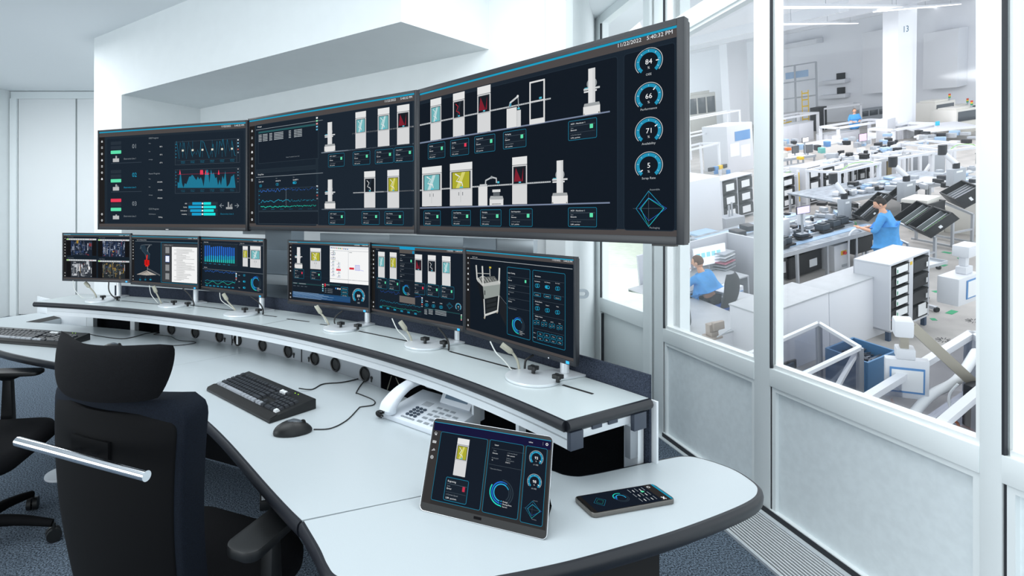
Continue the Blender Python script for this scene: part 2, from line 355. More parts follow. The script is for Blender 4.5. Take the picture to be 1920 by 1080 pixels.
# ---------------- desk ----------------
def D(*pts): return [pZ(x,y,DESK).to_2d() for x,y in pts]
def S(*pts): return [pZ(x,y,SHELF).to_2d() for x,y in pts]
FRONT=polyfit(D((0,656),(85,675),(300,732.5),(350,757),(430,830),(500,905),(566,976)),4,60,-.12,1)
BACK=polyfit(D((160,611.7),(246.7,619),(333,629),(400,640),(441.7,649),(480,658),(550,674),(620,694),(650,704),(716.7,728),(751.7,742.5)),3,70,0,1.42)
def nearest(path,p): return min(range(len(path)),key=lambda i:(path[i]-p).length)
sa=pZ(300,692.5,DESK).to_2d(); sb=pZ(480,658,DESK).to_2d(); dr=(sa-sb).normalized()
ib=nearest(BACK,sb); i_f=min(range(len(FRONT)),key=lambda i:abs((FRONT[i]-sb).cross(dr)) if hasattr(Vector((0,0)),'cross') else 0)
seam2=D((570,977),(785,932)); 
desk=thing('control_desk','large curved grey control desk with black edging carrying keyboards and telephone','desk',(-.3,2.0,0))
def top(poly,name='worktop_panel'):
    b=B(); b.prism([tuple(p) for p in poly],DESK-.034,DESK); return part(name,b,M_DESK,desk,world=True)
far=D((-140,625),(0,596),(69,587),(108,590.8),(131.7,592.8),(76,605.3))
g=.0012
LF=FRONT[:i_f+1]; LB=BACK[:ib+1]
top([p for p in far]+[p for p in LB]+[LF[-1]]+LF[::-1][1:])
d2s=(seam2[1]-seam2[0]).normalized(); nrm=Vector((-d2s.y,d2s.x))
BE=[p for p in BACK[ib:]]
seamend=seam2[0]+d2s*.60
BE=[p for p in BE if (p-seam2[0]).dot(nrm)>0.004 ]
m=[LF[-1]]+FRONT[i_f+1:]; 
gap=(LB[-1]-LF[-1]).normalized(); gn=Vector((-gap.y,gap.x))
sg=1 if (FRONT[-1]-LF[-1]).dot(gn)>0 else -1
mid=[LB[-1]+gn*sg*g*2]+BE[1:]+[seamend+nrm*g]+[FRONT[-1]+nrm*g]+FRONT[i_f+1:-1][::-1]+[LF[-1]+gn*sg*g*2]
top(mid)
RET=D((599,1026),(614,1058),(631.6,1079),(680,1094),(780,1096),(900,1084),(1040,1057),(1151,1028),(1262,995),(1355,961),(1406,937.5),(1420,921),(1412,905),(1373,880),(1318,861),(1284,856),(1247,861.5),(1151,882),(1100,892),(1078,893.5),(1055,890),(1030,882))
RETC=catmull([seam2[0]]+RET+[seamend],6)
top(RETC)
def edging(path,side,zt=DESK):
    b=B(); o=[(0,zt-.0005),(.006,zt-.001),(.011,zt-.006),(.013,zt-.015),(.012,zt-.027),(.008,zt-.034),(0,zt-.036)]
    b.sweep(path,[(side*a,z) for a,z in o]); part('edge_strip',b,M_EDGE,desk,world=True)
edging(FRONT,-1); edging(RETC[:-6],-1)
sl=B(); pp=D((49,603.8),(107,591.2),(130,592.9),(75,605)); sl.prism([tuple(p) for p in pp],DESK-.02,DESK+.0015); part('cable_slot',sl,M_BLACKM,desk,world=True)
# feet plates and legs of the desk
def leg(px,py,h=DESK-.036,r=.09,dx=.02):
    p=pZ(px,py,0); b=B(); b.cyl((p.x,p.y,.0),r,.012,28); part('foot_plate',b,mat('foot_paint','b9bec4',.4,.3),desk,world=True,bevel=.003)
    b=B(); b.cyl((p.x+dx,p.y+.03,.012),.028,h-.012,20); part('leg',b,M_ALU,desk,world=True)
leg(432,822); leg(120,890,dx=.10); 
pb=B(); A_,B_=pZ(1195,1040,.3),pZ(1195,1040,.3)
q0=Vector((.50,1.32)); q1=Vector((.52,1.02))
q0,q1=Vector((.42,1.28)),Vector((.555,1.20))
pb.prism([(.40,1.215),(.565,1.175),(.572,1.20),(.407,1.24)],.0,DESK-.036); part('leg',pb,M_BLACKM,desk,world=True)

# socket panel along the back edge of the desk, with its round grommets
ip0=nearest(BACK,pZ(304,625,DESK).to_2d()); ip1=nearest(BACK,pZ(713,727,DESK).to_2d())
PP=BACK[ip0:ip1+1]
sp=thing('cable_outlet_rail','curved silver panel with round black cable grommets at the back of the desk','socket panel',(PP[len(PP)//2].x,PP[len(PP)//2].y,DESK))
b=B(); b.sweep(PP,[(0.001,DESK-.03),(.004,DESK-.03),(.004,DESK+.098),(.001,DESK+.098)])
part('face_plate',b,M_ALUD,sp,world=True)
for px in (434,568,):
    i=min(range(len(BACK)),key=lambda k:abs(CX+F*BACK[k].x/BACK[k].y-px)); p=BACK[i]; t=(BACK[i+1]-BACK[i]).normalized(); n=Vector((-t.y,t.x))
    b=B(); b.prism([tuple(p-n*.002),tuple(p-n*.002+t*.004),tuple(p+n*.004+t*.004),tuple(p+n*.004)],DESK,DESK+.098); part('seam',b,M_BEZEL,sp,world=True)
def gromm(px,py):
    i=min(range(len(BACK)-1),key=lambda k:abs(CX+F*BACK[k].x/BACK[k].y-px)); p=BACK[i]; 
    t=(BACK[i+1]-BACK[i]).normalized(); n=Vector((t.y,-t.x)); z=EYE-(py-CY)/F*p.y
    m=Matrix(((t.x,n.x,0,p.x),(t.y,n.y,0,p.y),(0,0,1,max(z,DESK+.033)),(0,0,0,1)))
    return m,p
for k,(px,py) in enumerate(((321.7,620.8),(365.3,627),(411,634.5),(450.8,641.7),(495,651),(543,662),(586,672.8),(633.7,687),(686.7,703))):
    m,p=gromm(px,py); b=B(); b.M=m@Matrix.Rotation(R(-90),4,'X'); r=.029
    vs=[];n=24
    for rr,d in ((r,.0),(r*1.05,.004),(r*.94,.008),(r*.80,.006),(r*.78,.001)):
        vs+=[(rr*math.cos(2*math.pi*j/n),rr*math.sin(2*math.pi*j/n),-d if False else d) for j in range(n)]
    fs=[(i*n+j,i*n+(j+1)%n,(i+1)*n+(j+1)%n,(i+1)*n+j) for i in range(4) for j in range(n)]+[tuple(4*n+j for j in range(n))]
    b.add(vs,fs); gr=part('grommet',b,M_BLACK,sp,world=True)
    if k==3:
        b=B(); b.M=m; b.box(-.007,.005,.001,.0035,-.022,.022); part('insert',b,M_WHITEP,sp,world=True,label='white strip inside the grommet')
    if k in (2,3,5,6,8):
        b=B(); s_=-1 if k in (3,6) else 1; b.M=m@Matrix.Translation((s_*.042,0,-.006))@Matrix.Rotation(R(-90),4,'X'); b.cyl((0,0,.001),.0065,.0015,12); b.box(-.0025,.0025,0,.017,.001,.0025); part('keyhole',b,M_BLACK,sp,world=True)

# ---------------- raised monitor shelf ----------------
SF=polyfit(S((65.8,565.8),(166.7,571.7),(250,578.3),(320,585.8),(400,594.2),(490,610),(550,621.7),(620,637.5),(716.7,658.3),(816.7,690.8),(936.7,736.7),(1062,788)),4,80)
W_SH=.315
shelf=thing('monitor_shelf','long curved raised shelf with black bumper edge carrying the six desk monitors','shelf',(SF[40].x,SF[40].y,DESK))
SBk=offs(SF,W_SH)
b=B(); b.sweep(SF,[(0,SHELF-.028),(0,SHELF),(W_SH,SHELF),(W_SH,SHELF-.028)]); part('board',b,mat('shelf_laminate','bcc5c7',.30,noise=.012,nscale=400),shelf,world=True)
def bump(path,sd):
    b=B(); o=[(0,SHELF-.0005),(.007,SHELF-.001),(.013,SHELF-.007),(.0155,SHELF-.014),(.013,SHELF-.022),(.007,SHELF-.028),(0,SHELF-.0285)]
    b.sweep(path,[(sd*a,z) for a,z in o]); part('edge_strip',b,M_EDGE,shelf,world=True)
bump(SF,-1)
E0,E1=SF[-1],SBk[-1]; bump([E0,E1],-1)
bump([SBk[0],SF[0]],-1)
isplit=nearest(SF,pZ(490,610,SHELF).to_2d())
for i0,i1 in ((2,isplit),(isplit,len(SF))):
    pth=SF[i0:i1+1]
    b=B(); b.sweep(pth,[(.004,SHELF-.028),(.004,SHELF-.046),(.009,SHELF-.047),(.009,SHELF-.050),(.004,SHELF-.051),(.004,SHELF-.072),(.045,SHELF-.072),(.045,SHELF-.028)])
    part('front_rail',b,M_ALU,shelf,world=True)
b=B(); b.sweep(offs(SF,W_SH-.07)[2:],[(0,SHELF-.028),(0,SHELF-.066),(.04,SHELF-.066),(.04,SHELF-.028)]); part('rear_rail',b,M_ALU,shelf,world=True)
t=(SF[-1]-SF[-2]).normalized(); n=Vector((-t.y,t.x))
def blk(o0,o1,l0,l1,z0,z1,m_,nm):
    b=B(); P=[SF[-1]+n*o0+t*l0,SF[-1]+n*o1+t*l0,SF[-1]+n*o1+t*l1,SF[-1]+n*o0+t*l1]; b.prism([tuple(p) for p in P],z0,z1); return part(nm,b,m_,shelf,world=True,bevel=.001)
M_CAP=mat('end_cap_plastic','3a4250',.5)
blk(.004,.048,0,.012,SHELF-.073,SHELF-.028,M_CAP,'end_cap'); blk(W_SH-.075,W_SH-.025,0,.012,SHELF-.073,SHELF-.028,M_CAP,'end_cap')
blk(.048,W_SH-.07,-.02,0,SHELF-.055,SHELF-.034,M_ALU,'cross_rail')
for o0 in (.09,.15): blk(o0,o0+.035,-.012,.004,SHELF-.040,SHELF-.028,M_CAP,'clip')
blk(W_SH-.025,W_SH-.0,-.06,-.015,0,SHELF-.028,M_ALU,'leg'); blk(W_SH-.06,W_SH-.03,-.03,-.012,SHELF-.16,SHELF-.055,M_ALUD,'bracket'); 
blk(W_SH+.018,W_SH+.026,-.12,.012,.0,SHELF-.01,M_WHITEP,'side_panel')
for pxx,wd in ((163,.05),(241,.035),(298,.03),(888,.010),(973,.012)):
    i=min(range(len(BACK)-1),key=lambda k:abs(CX+F*BACK[k].x/BACK[k].y-pxx)); t_=(BACK[i+1]-BACK[i]).normalized(); n_=Vector((t_.y,-t_.x)); n_=n_ if n_.dot(BACK[i])>0 else -n_; p=BACK[i]+n_*.008
    b=B(); b.prism([tuple(p),tuple(p+t_*wd),tuple(p+t_*wd+n_*.03),tuple(p+n_*.03)],.0,SHELF-.066); part('post',b,M_ALU,shelf,world=True)
_p,_q=pZ(60,586,DESK).to_2d()+Vector((0,.05)),pZ(158,611.5,DESK).to_2d()+Vector((0,.02)); b=B(); b.prism([tuple(_p),tuple(_q),tuple(_q+Vector((0,.01))),tuple(_p+Vector((0,.01)))],DESK-.05,SHELF-.073); part('side_panel',b,M_WHITEP,shelf,world=True)
# dark felt screen behind the shelf, from the floor to just above it
FB=offs(SF,W_SH+.004)[6:]
felt=thing('felt_screen','low dark felt screen standing along the back of the monitor shelf','screen',(FB[30].x,FB[30].y,0))
cuts=[0,21,38,56,len(FB)]
for i in range(4):
    pth=FB[cuts[i]:cuts[i+1]+1]
    b=B(); b.sweep(pth,[(0,.02),(0,SHELF+.062),(.008,SHELF+.062),(.008,.02)]); part('felt_panel',b,M_FELT,felt,world=True,bevel=0)
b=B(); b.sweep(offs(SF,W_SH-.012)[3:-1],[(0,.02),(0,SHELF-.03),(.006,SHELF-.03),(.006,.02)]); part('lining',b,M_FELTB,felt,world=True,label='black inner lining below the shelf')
# cable slots in the shelf
def slot(pts):
    q=[pZ(x,y,SHELF).to_2d() for x,y in pts]; pth=catmull([q[0].to_3d(),((q[0]+q[-1])/2).to_3d(),q[-1].to_3d()],3)
    b=B(); b.sweep([p.to_2d() for p in pth],[(-.0055,SHELF+.0002),(.0055,SHELF+.0002),(.0055,SHELF+.0008),(-.0055,SHELF+.0008)]); part('cable_slot',b,M_BLACKM,shelf,world=True)
for a_,b2 in (((228,564),(300,571)),((306,566),(445,583)),((494,591),(519,594)),((538,598),(580,603.5)),((600,608),(630,612)),((673,621),(785,644)),((843,659),(985,697)),((1055,722),(1112,739))): slot((a_,b2))
for a_,b2 in (((490,609),(550,598)),):
    q=[pZ(x,y,SHELF).to_2d() for x,y in (a_,b2)]; b=B(); b.sweep(q,[(-.001,SHELF+.0002),(.001,SHELF+.0002),(.001,SHELF+.0005),(-.001,SHELF+.0005)]); part('board_seam',b,M_BEZEL,shelf,world=True)
# things in the dark space under the shelf
for k,(x0,y0,x1,y1) in enumerate(((734,705,724,730),(742,708,756,735))):
    a_=pY(x0,y0,2.10); c_=pY(x1,y1,2.04); c_.z=DESK-.02; b=B(); b.tube([a_,(a_+c_)/2,c_],.002,6)
    solo('cable',b,M_CABLEB,'thin grey cable in the dark gap under the shelf, %s of two'%('left' if k==0 else 'right'),'cable',origin=a_)
# ---------------- screens ----------------
BG='14202b'; PAN='101d28'; CY_='1a9bc0'; CYD='1a7f9e'; GRN='5fe0ad'; RED='e83a56'; WH='e9edf0'; GRY='8b949b'; HDR='4b4746'; TEAL='6fb3b8'
def frame_mw(xl,hl,xr,hr,H,ytl,ybl):
    "upright panel from its two side edges: pixel x and pixel height of each"
    zl=F*H/hl; zr=F*H/hr; a=Vector(((xl-CX)/F*zl,zl)); b=Vector(((xr-CX)/F*zr,zr)); d=(b-a); W=d.length; d.normalize()
    zb=EYE-(ybl-CY)/F*zl
    n=Vector((-d.y,d.x))
    if n.dot(a)<0: n=-n
    return Matrix(((d.x,n.x,0,a.x),(d.y,n.y,0,a.y),(0,0,1,zb),(0,0,0,1))),W
def chrome(c,W,H,bz,bb,side=True,title=None,hs=.055,page=BG,fs=1.0):
    x0,x1,z0,z1=bz,W-bz,bb,H-bz; h=z1-z0
    c.R(x0,z0,x1,z1,page,1); c.R(x0,z1-h*hs,x1,z1,HDR,1); c.R(x0,z1-h*.012,x1,z1,CY_,1); c.R(x0,z0,x1,z0+h*.03,HDR,0)
    sx=x0
    if side:
        sx=x0+h*.075; c.R(x0,z0+h*.03,sx,z1-h*hs,'1b1a19',0)
        k=h*.011; m=(x0+sx)/2
        for i in range(8 if side==2 else 7):
            z=z1-h*(hs+.045+.066*i); 
            if i%3==1: 
                for j in (-1,0,1): c.R(m-k,z+j*k*.8-k*.15,m+k,z+j*k*.8+k*.2,WH)
            elif i%3==0: c.raw([(m-k,z-k),(m+k,z-k),(m+k,z+k*.2),(m,z+k*1.1),(m-k,z+k*.2)],[(0,1,2,3,4)],WH,0)
            else: c.rr(m-k,z-k,m+k,z+k,k*.9,None,WH,k*.45)
        for z in (z0+h*.13,z0+h*.065): c.rr(m-k,z-k,m+k,z+k,k*.9,None,WH,k*.45)
    def tx(t,u,z,cap,col=WH):
        vs,fs,w=glyphs(t); k=cap/.7; c.raw([(u+(a-w)*k,z+b*k) for a,b in vs],fs,col,0)
    cap=h*.017*fs; zt=z1-h*(hs*.62); tx('5:40:32 PM',x1-h*.02,zt,cap); tx('11/22/2022',x1-h*.17,zt,cap)
    return x0,x1,z0,z1,h,sx
def monitor(kind,label,group,mw,W,H,T,bz,bb,setback,brand=False,led=(255,255,255)):
    t=thing(kind,label,'monitor',mw=mw,group=group)
    b=B(); r=.003
    b.use(M_BEZEL); b.box(0,bz,-.002,T*.6,0,H); b.box(W-bz,W,-.002,T*.6,0,H); b.box(bz,W-bz,-.002,T*.6,0,bb); b.box(bz,W-bz,-.002,T*.6,H-bz,H)
    part('bezel',b,None,t,bevel=.0012)
    b=B(); b.box(.004,W-.004,T*.6,T,.004,H-.004); b.box(W*.12,W*.88,T,T+setback,H*.15,H*.85); part('back_housing',b,M_BLACK,t,bevel=.004)
    return t
def gauge(c,*a,**k):
    c.fix(*(a[0],a[1])); _gauge(c,*a,**k); c.fix()
def _gauge(c,x,y,r,val,name,ang,ns=1.0,up=0):
    c.arc(x,y,r,r*.045,-42,222,'c3c8cc',up); c.arc(x,y,r*.9,r*.24,-52,232,'1d8fb4',up); 
    for i in range(7):
        a=R(-30+40*i); c.line([(x+math.cos(a)*r*.72,y-math.sin(a)*r*.72),(x+math.cos(a)*r*.84,y-math.sin(a)*r*.84)],r*.04,'d5e8ee')
    a=R(ang); c.line([(x+math.cos(a)*r*.52,y-math.sin(a)*r*.52),(x+math.cos(a)*r*.74,y-math.sin(a)*r*.74)],r*.07,'ffffff')
    c.text(x,y+r*.16,val,r*.36*ns,'f2f5f7','c'); c.text(x,y+r*.5,'%',r*.17,'d8dde0','c'); c.text(x,y+r*.97,name,r*.16,'b9c0c5','c')
def card(c,*a,**k):
    c.fix(*((a[0]+a[2])/2,(a[1]+a[3])/2)); _card(c,*a,**k); c.fix()
def _card(c,x0,y0,x1,y1,title,state,col,sp,s=1.0,sl=0):
    "status card; sl = skew is left to the panel itself"
    h=y1-y0; w_=x1-x0; c.rrect(x0,y0,x1,y1,'101c27',CYD,r=h*.08,lw=h*.022,up=0)
    c.text(x0+w_*.09,y0+h*.20,title,h*.075*s,WH); c.rect(x0+w_*.06,y0+h*.27,x1-w_*.06,y0+h*.285,'52606b'); c.text(x0+w_*.09,y0+h*.40,'State',h*.055,GRY)
    c.text(x0+w_*.09,y0+h*.52,state,h*.075*s,WH); c.rect(x0+w_*.06,y0+h*.62,x1-w_*.06,y0+h*.635,'3d4a54'); c.text(x0+w_*.09,y0+h*.76,'o Current Speed',h*.06,GRY)
    c.text(x0+w_*.09,y0+h*.91,sp+'  pcs/min',h*.07*s,WH); c.rrect(x1-w_*.24,y0+h*.29,x1-w_*.13,y0+h*.50,col,r=h*.02)
def tower(c,*a,**k):
    c.fix(*((a[0]+a[2])/2,(a[1]+a[3])/2)); _tower(c,*a,**k); c.fix()
def _tower(c,x0,y0,x1,y1,win,red=False,arm='w',wide=False,frame='c8ccd0'):
    "white machine tower with a coloured window"
    h=y1-y0;w_=x1-x0; c.rect(x0,y0,x1,y1,'d4d5d6'); c.rect(x0,y0,x1,y0+h*.165,'e2e3e3',1); c.rect(x0,y0+h*.165,x1,y0+h*.178,'6a6f74'); wy0,wy1=(y0+h*.20,y0+h*.57) if not wide else (y0+h*.20,y0+h*.60)
    c.rect(x0+w_*.07,wy0,x1-w_*.07,wy1,'3a3f45',1); c.rect(x0+w_*.12,wy0+h*.015,x1-w_*.12,wy1-h*.012,win,1)
    mx=(x0+x1)/2
    if red: 
        for a,b_ in ((.25,.45),(.75,.55)): c.poly([(x0+w_*a,wy0+h*.03),(x0+w_*(a-.12),wy1-h*.05),(x0+w_*(b_+.18),wy1-h*.05)],'7d1a2a',1)
    else:
        lt={'a9a82a':'d3d070'}.get(win,'bcd8da'); c.poly([(x0+w_*.55,wy0+h*.02),(x0+w_*.70,wy0+h*.02),(x0+w_*.45,wy1-h*.015),(x0+w_*.28,wy1-h*.015)],lt if win!='0f161d' else '202b35',1)
        c.line([(x0+w_*.25,wy0+h*.05),(x0+w_*.45,wy0+h*.12),(x0+w_*.30,wy0+h*.22),(x0+w_*.55,wy0+h*.26),(x0+w_*.58,wy1-h*.06)],w_*.06,'e4e6e6' if arm=='w' else 'c8202e',1)
    c.rect(x0+w_*.45,wy1-h*.045,x0+w_*.6,wy1-h*.018,'4fc4dc',1); c.rect(x0+w_*.02,wy1+h*.015,x1-w_*.02,wy1+h*.022,'8b9094')
    if wide: c.rect(mx-w_*.004,wy1+h*.04,mx+w_*.004,y1-h*.08,'8f9396'); c.rect(mx-w_*.1,wy1+h*.08,mx-w_*.07,wy1+h*.16,'777b7e'); c.rect(mx+w_*.07,wy1+h*.08,mx+w_*.1,wy1+h*.16,'777b7e')
    c.rect(x0+w_*.1,y1,x0+w_*.25,y1+h*.012,'555'*2); c.rect(x1-w_*.25,y1,x1-w_*.1,y1+h*.012,'555'*2)
def agv(c,*a,**k):
    c.fix(*(a[0],(a[1]+a[2])/2)); _agv(c,*a,**k); c.fix()
def _agv(c,x,y0,y1):
    "slim upright robot mast on a trolley, x = centre"
    h=y1-y0; w_=h*.36; c.ellx=0
    c.arc(x,y0+h*.33,h*.12,h*.12,0,360,'8e9396'); c.rect(x-w_*.5,y0+h*.42,x+w_*.48,y0+h*.46,'c9ccce'); c.rect(x-w_*.48,y0+h*.475,x+w_*.3,y0+h*.51,'dcdedf',1); c.rect(x-w_*.45,y0+h*.40,x-w_*.1,y0+h*.42,'5cb6c9')
    c.rect(x-w_*.21,y0,x+w_*.21,y0+h*.78,'dedfdf',1); c.rect(x+w_*.05,y0,x+w_*.21,y0+h*.78,'c9cbcc'); c.poly([(x-w_*.45,y0+h*.75),(x+w_*.45,y0+h*.75),(x+w_*.5,y0+h*.82),(x-w_*.5,y0+h*.82)],'9da1a3',1); c.rect(x-w_*.52,y0+h*.82,x+w_*.5,y1,'e0e0df',1)
    c.rect(x-w_*.5,y1-h*.035,x-w_*.43,y1-h*.005,'3a3a20'); c.rect(x+w_*.4,y1-h*.035,x+w_*.47,y1-h*.005,'3a3a20')
def bulb(c,x,y,col=CY_,on=False,r=9,up=0):
    if on: c.rrect(x-r*1.2,y-r*.85,x+r*1.2,y+r*.85,CY_,r=r*.8); c.dot(x+r*.5,y,r*.55,'0e1a24',1)
    else: c.arc(x-r*.4,y,r,r*.22,0,360,col); c.arc(x+r*.4,y,r,r*.22,0,360,col,1)
def ringchart(c,*a,**k):
    c.fix(*(a[0],a[1])); _ringchart(c,*a,**k); c.fix()
def _ringchart(c,x,y,r,sp=1.0):
    c.arc(x,y,r,r*.09,-50,90,'26333d'); c.arc(x,y,r*.84,r*.09,-50,90,'26333d'); c.arc(x,y,r*.68,r*.09,-50,60,'26333d')
    c.arc(x,y,r,r*.09,150,270,'22d3bf'); c.arc(x,y,r*.84,r*.09,60,265,'1e6fd8'); c.arc(x,y,r*.68,r*.09,30,262,'25a9d8')
    for i,(t,cc) in enumerate((('Outage','25a9d8'),('Missing Parts','1e6fd8'),('Service','22d3bf'))): c.dot(x+r*.04,y+r*(.62+.18*i),r*.05,cc); c.text(x+r*.15,y+r*(.67+.18*i),t,r*.1,WH)
def radar(c,*a,**k):
    c.fix(*(a[0],a[1])); _radar(c,*a,**k); c.fix()
def _radar(c,x,y,r,sx=1.0,txt=True):
    def q(k1,k2,k3,k4,col): c.line([(x,y-r*k1),(x+r*k2*sx,y),(x,y+r*k3),(x-r*k4*sx,y),(x,y-r*k1)],r*.03,col)
    c.line([(x,y-r),(x,y+r*1.05)],r*.015,'55616b'); c.line([(x-r*sx,y),(x+r*sx,y)],r*.015,'55616b'); q(.95,.95,1.0,.8,'1b93b8'); q(.58,1.1,.68,.58,'2a62c8'); q(.56,.92,.98,.5,'22c3ae')
    if txt: c.text(x+r*.05,y-r*.98,'Assemble',r*.1,GRY); c.text(x+r*.05,y+r*1.1,'Packaging',r*.1,GRY)
def toolicons(c,x,y0,dy,cols=('e9edf0','7fc1e0','8fd3f0','c05a50','8b949b')):
    for i,cc in enumerate(cols): c.rect(x-5,y0+i*dy-5,x+5,y0+i*dy+5,cc)
def wave(x0,x1,y,amp,n,seed,tilt=0):
    rn=random.Random(seed); return [(x0+(x1-x0)*i/n,y+tilt*i/n+amp*(rn.random()-.5)*2) for i in range(n+1)]

GL='wall of three large status screens'
# large left ------------------------------------------------------------
H=.71
mw,W=frame_mw(183.3,186,464.2,208.8,H,244.4,430.4)
t=monitor('wall_screen','large far-left dark status screen listing electronics lines 01, 02 and 03',GL,mw,W,H,.055,.014,.022,.03)
c=Canvas(mw,W,H,y=.001); x0,x1,z0,z1,h,sx=chrome(c,W,H,.014,.022,page='1c2832')
c.zz(170,210,4.5)
c.L=3; c.panel(138,225,1296,944,'15212c','1b2731',r=14,lw=3,up=0); c.L=4
# panel corners are slanted in the picture only through perspective
for i,(y,num,nc,cols) in enumerate(((262,'01',GRY,('242f39','242f39',GRN)),(503,'02',CY_,('242f39','242f39',GRN)),(745,'03',GRY,(RED,'242f39',GRN)))):
    for k,cc in enumerate(cols): c.rrect(170,y-13+k*38,258,y+15+k*38,cc,r=5)
    c.text(350,y+45,num,36,nc); c.text(280,y+140,'Electronics Line %d'%(i+1),13,nc if i==1 else GRY)
    c.rect(188,y+130,240,y+160,'b9bbbc'); c.rect(210,y+(108 if i!=2 else 120),222,y+130,'a7a9ab'); c.rect(226,y+(118 if i==1 else 135),232,y+130,'a7a9ab')
    if i<2: c.rect(172,y+171,430,y+174,'3c4853')
for y,ti,rows in ((222,'OEE Progress',(('Max','88 %'),('Min','45 %'),('Average','67 %'))),(521,'Power Progress',(('Max','294 kWh'),('Min','57 kWh'),('Average','178 kWh'))),(818,'CO2 Progress',(('CO2 Emission','59.8 kg'),))):
    c.text(490,y+6,ti,13,GRY); yy=y+48
    for a_,v_ in rows: c.text(490,yy,a_,9,GRY); c.text(605,yy+26,v_,10,WH,'r'); yy+=68
for y0_,y1_ in ((238,438),(478,684)):
    c.fix(979,(y0_+y1_)/2)
    c.rrect(706,y0_,1252,y1_,'18242f','47535d',r=3,lw=2); c.L=5
    c.rect(722,y1_-38,1225,y1_-37,'47535d'); c.rect(1226,y0_,1228,y1_,'47535d'); 
    for k in range(6): c.text(757+k*83,y1_-24,'2:28:03 PM',7,CYD); c.text(760+k*83,y1_-12,'3/31/2021',7,CYD)
    for k in range(5): c.rect(709,y0_+18+k*28,719,y0_+24+k*28,CYD)
    toolicons(c,1238,y0_+12,26); c.fix()
xs_=[725,748,757,778,788,808,828,858,880,890,903,922,932,955,1000,1022,1032,1055,1066,1080,1090,1102,1117,1140,1153,1175,1193,1215,1225]
ys_=[248,395,258,365,257,395,252,370,335,360,318,380,240,255,390,322,270,382,245,358,245,285,228,375,232,330,245,365,368]
c.line([(a,b_+(4 if False else 0)) for a,b_ in zip(xs_,ys_)],3,CYD,1)
for k in range(6):
    x=778+k*83
    for j in range(12): c.rect(x-1,245-k*1.5+j*12,x+1,251-k*1.5+j*12,CYD)
    c.rrect(x-9,316-k*3,x+9,334-k*3,'e8e4d4','7a7a70',r=3,lw=2)
rn=random.Random(3); X=[735+i*12.2 for i in range(41)]
peaks=[590,600,500,600,640,600,610,580,545,545,530,540,560,575,545,570,550,575,630,525,488,490,600,485,525,510,560,550,620,570,620,540,570,495,630,620,600,545,540,525,630,540,560,620]
Y=[peaks[i] for i in range(41)]
c.raw([c.P(x,y) for x,y in zip(X,Y)]+[c.P(x,640) for x in X],[(i,i+1,42+i,41+i) for i in range(40)],'1b7490',1)
for x in (755,938,972,992,1082): c.poly([(x-7 if x!=938 else x-14,528),(x-1 if x!=938 else x-12,490 if x!=992 else 508),(x+1 if x!=938 else x+11,490 if x!=992 else 508),(x+7 if x!=938 else x+14,528)],RED,1)
c.rect(735,527,1225,529,'a03048')
for k,(n_,a_,b_) in enumerate((('OEE',860,1017),('Quality',828,1058),('Performance',843,1041),('Availability',857,1055))):
    y=772+k*30; c.text(815,y+5,n_,9,WH,'r'); c.rect(824,y-12,1074,y+12,'25313b'); c.rect(a_,y-11,937,y+11,'149ccb',1); c.rect(955,y-11,b_,y+11,'17e3e0',1); c.dot(946,y,8,'ffffff',1)
for x,s_ in ((1110,-1),(1235,1)): c.line([(x-16,790),(x+16,790)],5,GRY); c.line([(x+s_*2,773),(x+s_*18,790),(x+s_*2,807)],5,GRY)
c.rect(1145,802,1200,820,'9c9fa1'); c.rect(1160,760,1170,802,'9c9fa1'); c.rect(1178,782,1184,802,'9c9fa1'); c.rect(1190,775,1196,802,'9c9fa1'); c.text(1098,866,'Electronics Line 2',13,CYD)
c.rect(636,988,660,994,'c8ccd0'); 
c.L=6; c.done(t)
# large centre -------------------------------------------------------------
mw,W=frame_mw(465.2,208.2,781.2,270.6,H,224,431)
# keep it joined with its left neighbour
t=monitor('wall_screen','large middle dark status screen with message table above energy data plot',GL,mw,W,H,.055,.014,.022,.03)
c=Canvas(mw,W,H,y=.001); chrome(c,W,H,.014,.022,side=2,page='1c2832'); c.zz(460,170,3.857); c.L=3
c.panel(75,250,513,540,'131f2a','22303a',r=12,lw=3); c.panel(76,597,516,978,'131f2a','22303a',r=12,lw=3); c.panel(524,182,1214,984,'15212c','22303a',r=12,lw=3); c.L=5; c.fix(88,400)
c.text(88,268,'Messages',9,WH); c.rect(78,282,512,285,'8b949b'); c.rrect(95,298,488,530,'111c27','303d47',r=2,lw=2); c.L=6
c.rect(95,300,470,312,'24585c'); 
for k in range(5):
    y=322+k*11
    for a_,w_ in ((97,22),(126,34),(172,20),(205,62),(303,14),(337,18),(357,30)): c.rect(a_,y,a_+w_,y+5,'aab3b8')
toolicons(c,478,264,19,('e9edf0','8fe0b0','e9a0a0','7fc1e0','5fb0d0')); c.text(285,505,'Pulling 127 incidentable Q Intel 1 Qual',6,GRY)
c.fix(92,780); c.text(92,612,'Energy Data',9,WH); c.rect(78,625,514,628,'8b949b')
for x,v in ((97,'52.42  kW'),(216,'60.262 W'),(330,'53.4407 V')): c.text(x,645,'State',6,GRY); c.text(x,665,v,9,WH)
bulb(c,111,690,r=9); bulb(c,227,685,r=9); bulb(c,341,680,on=True,r=10)
c.rrect(96,712,488,872,'16222c','3c4953',r=2,lw=2); c.L=7
c.L=9; c.line(wave(110,474,728,12,60,1,-4),4,'3a72d0'); c.line(wave(112,474,802,9,60,2,-4),4,'22a0c0'); c.line(wave(112,474,842,5,70,4,-4),5,'1fc7ac'); c.rect(284,710,288,842,'55616b')
for k in range(6): c.text(125+k*60,862,'3:40:18 PM',6,CYD); 
for k in range(4): c.rect(98,725+k*30,106,731+k*30,CYD)
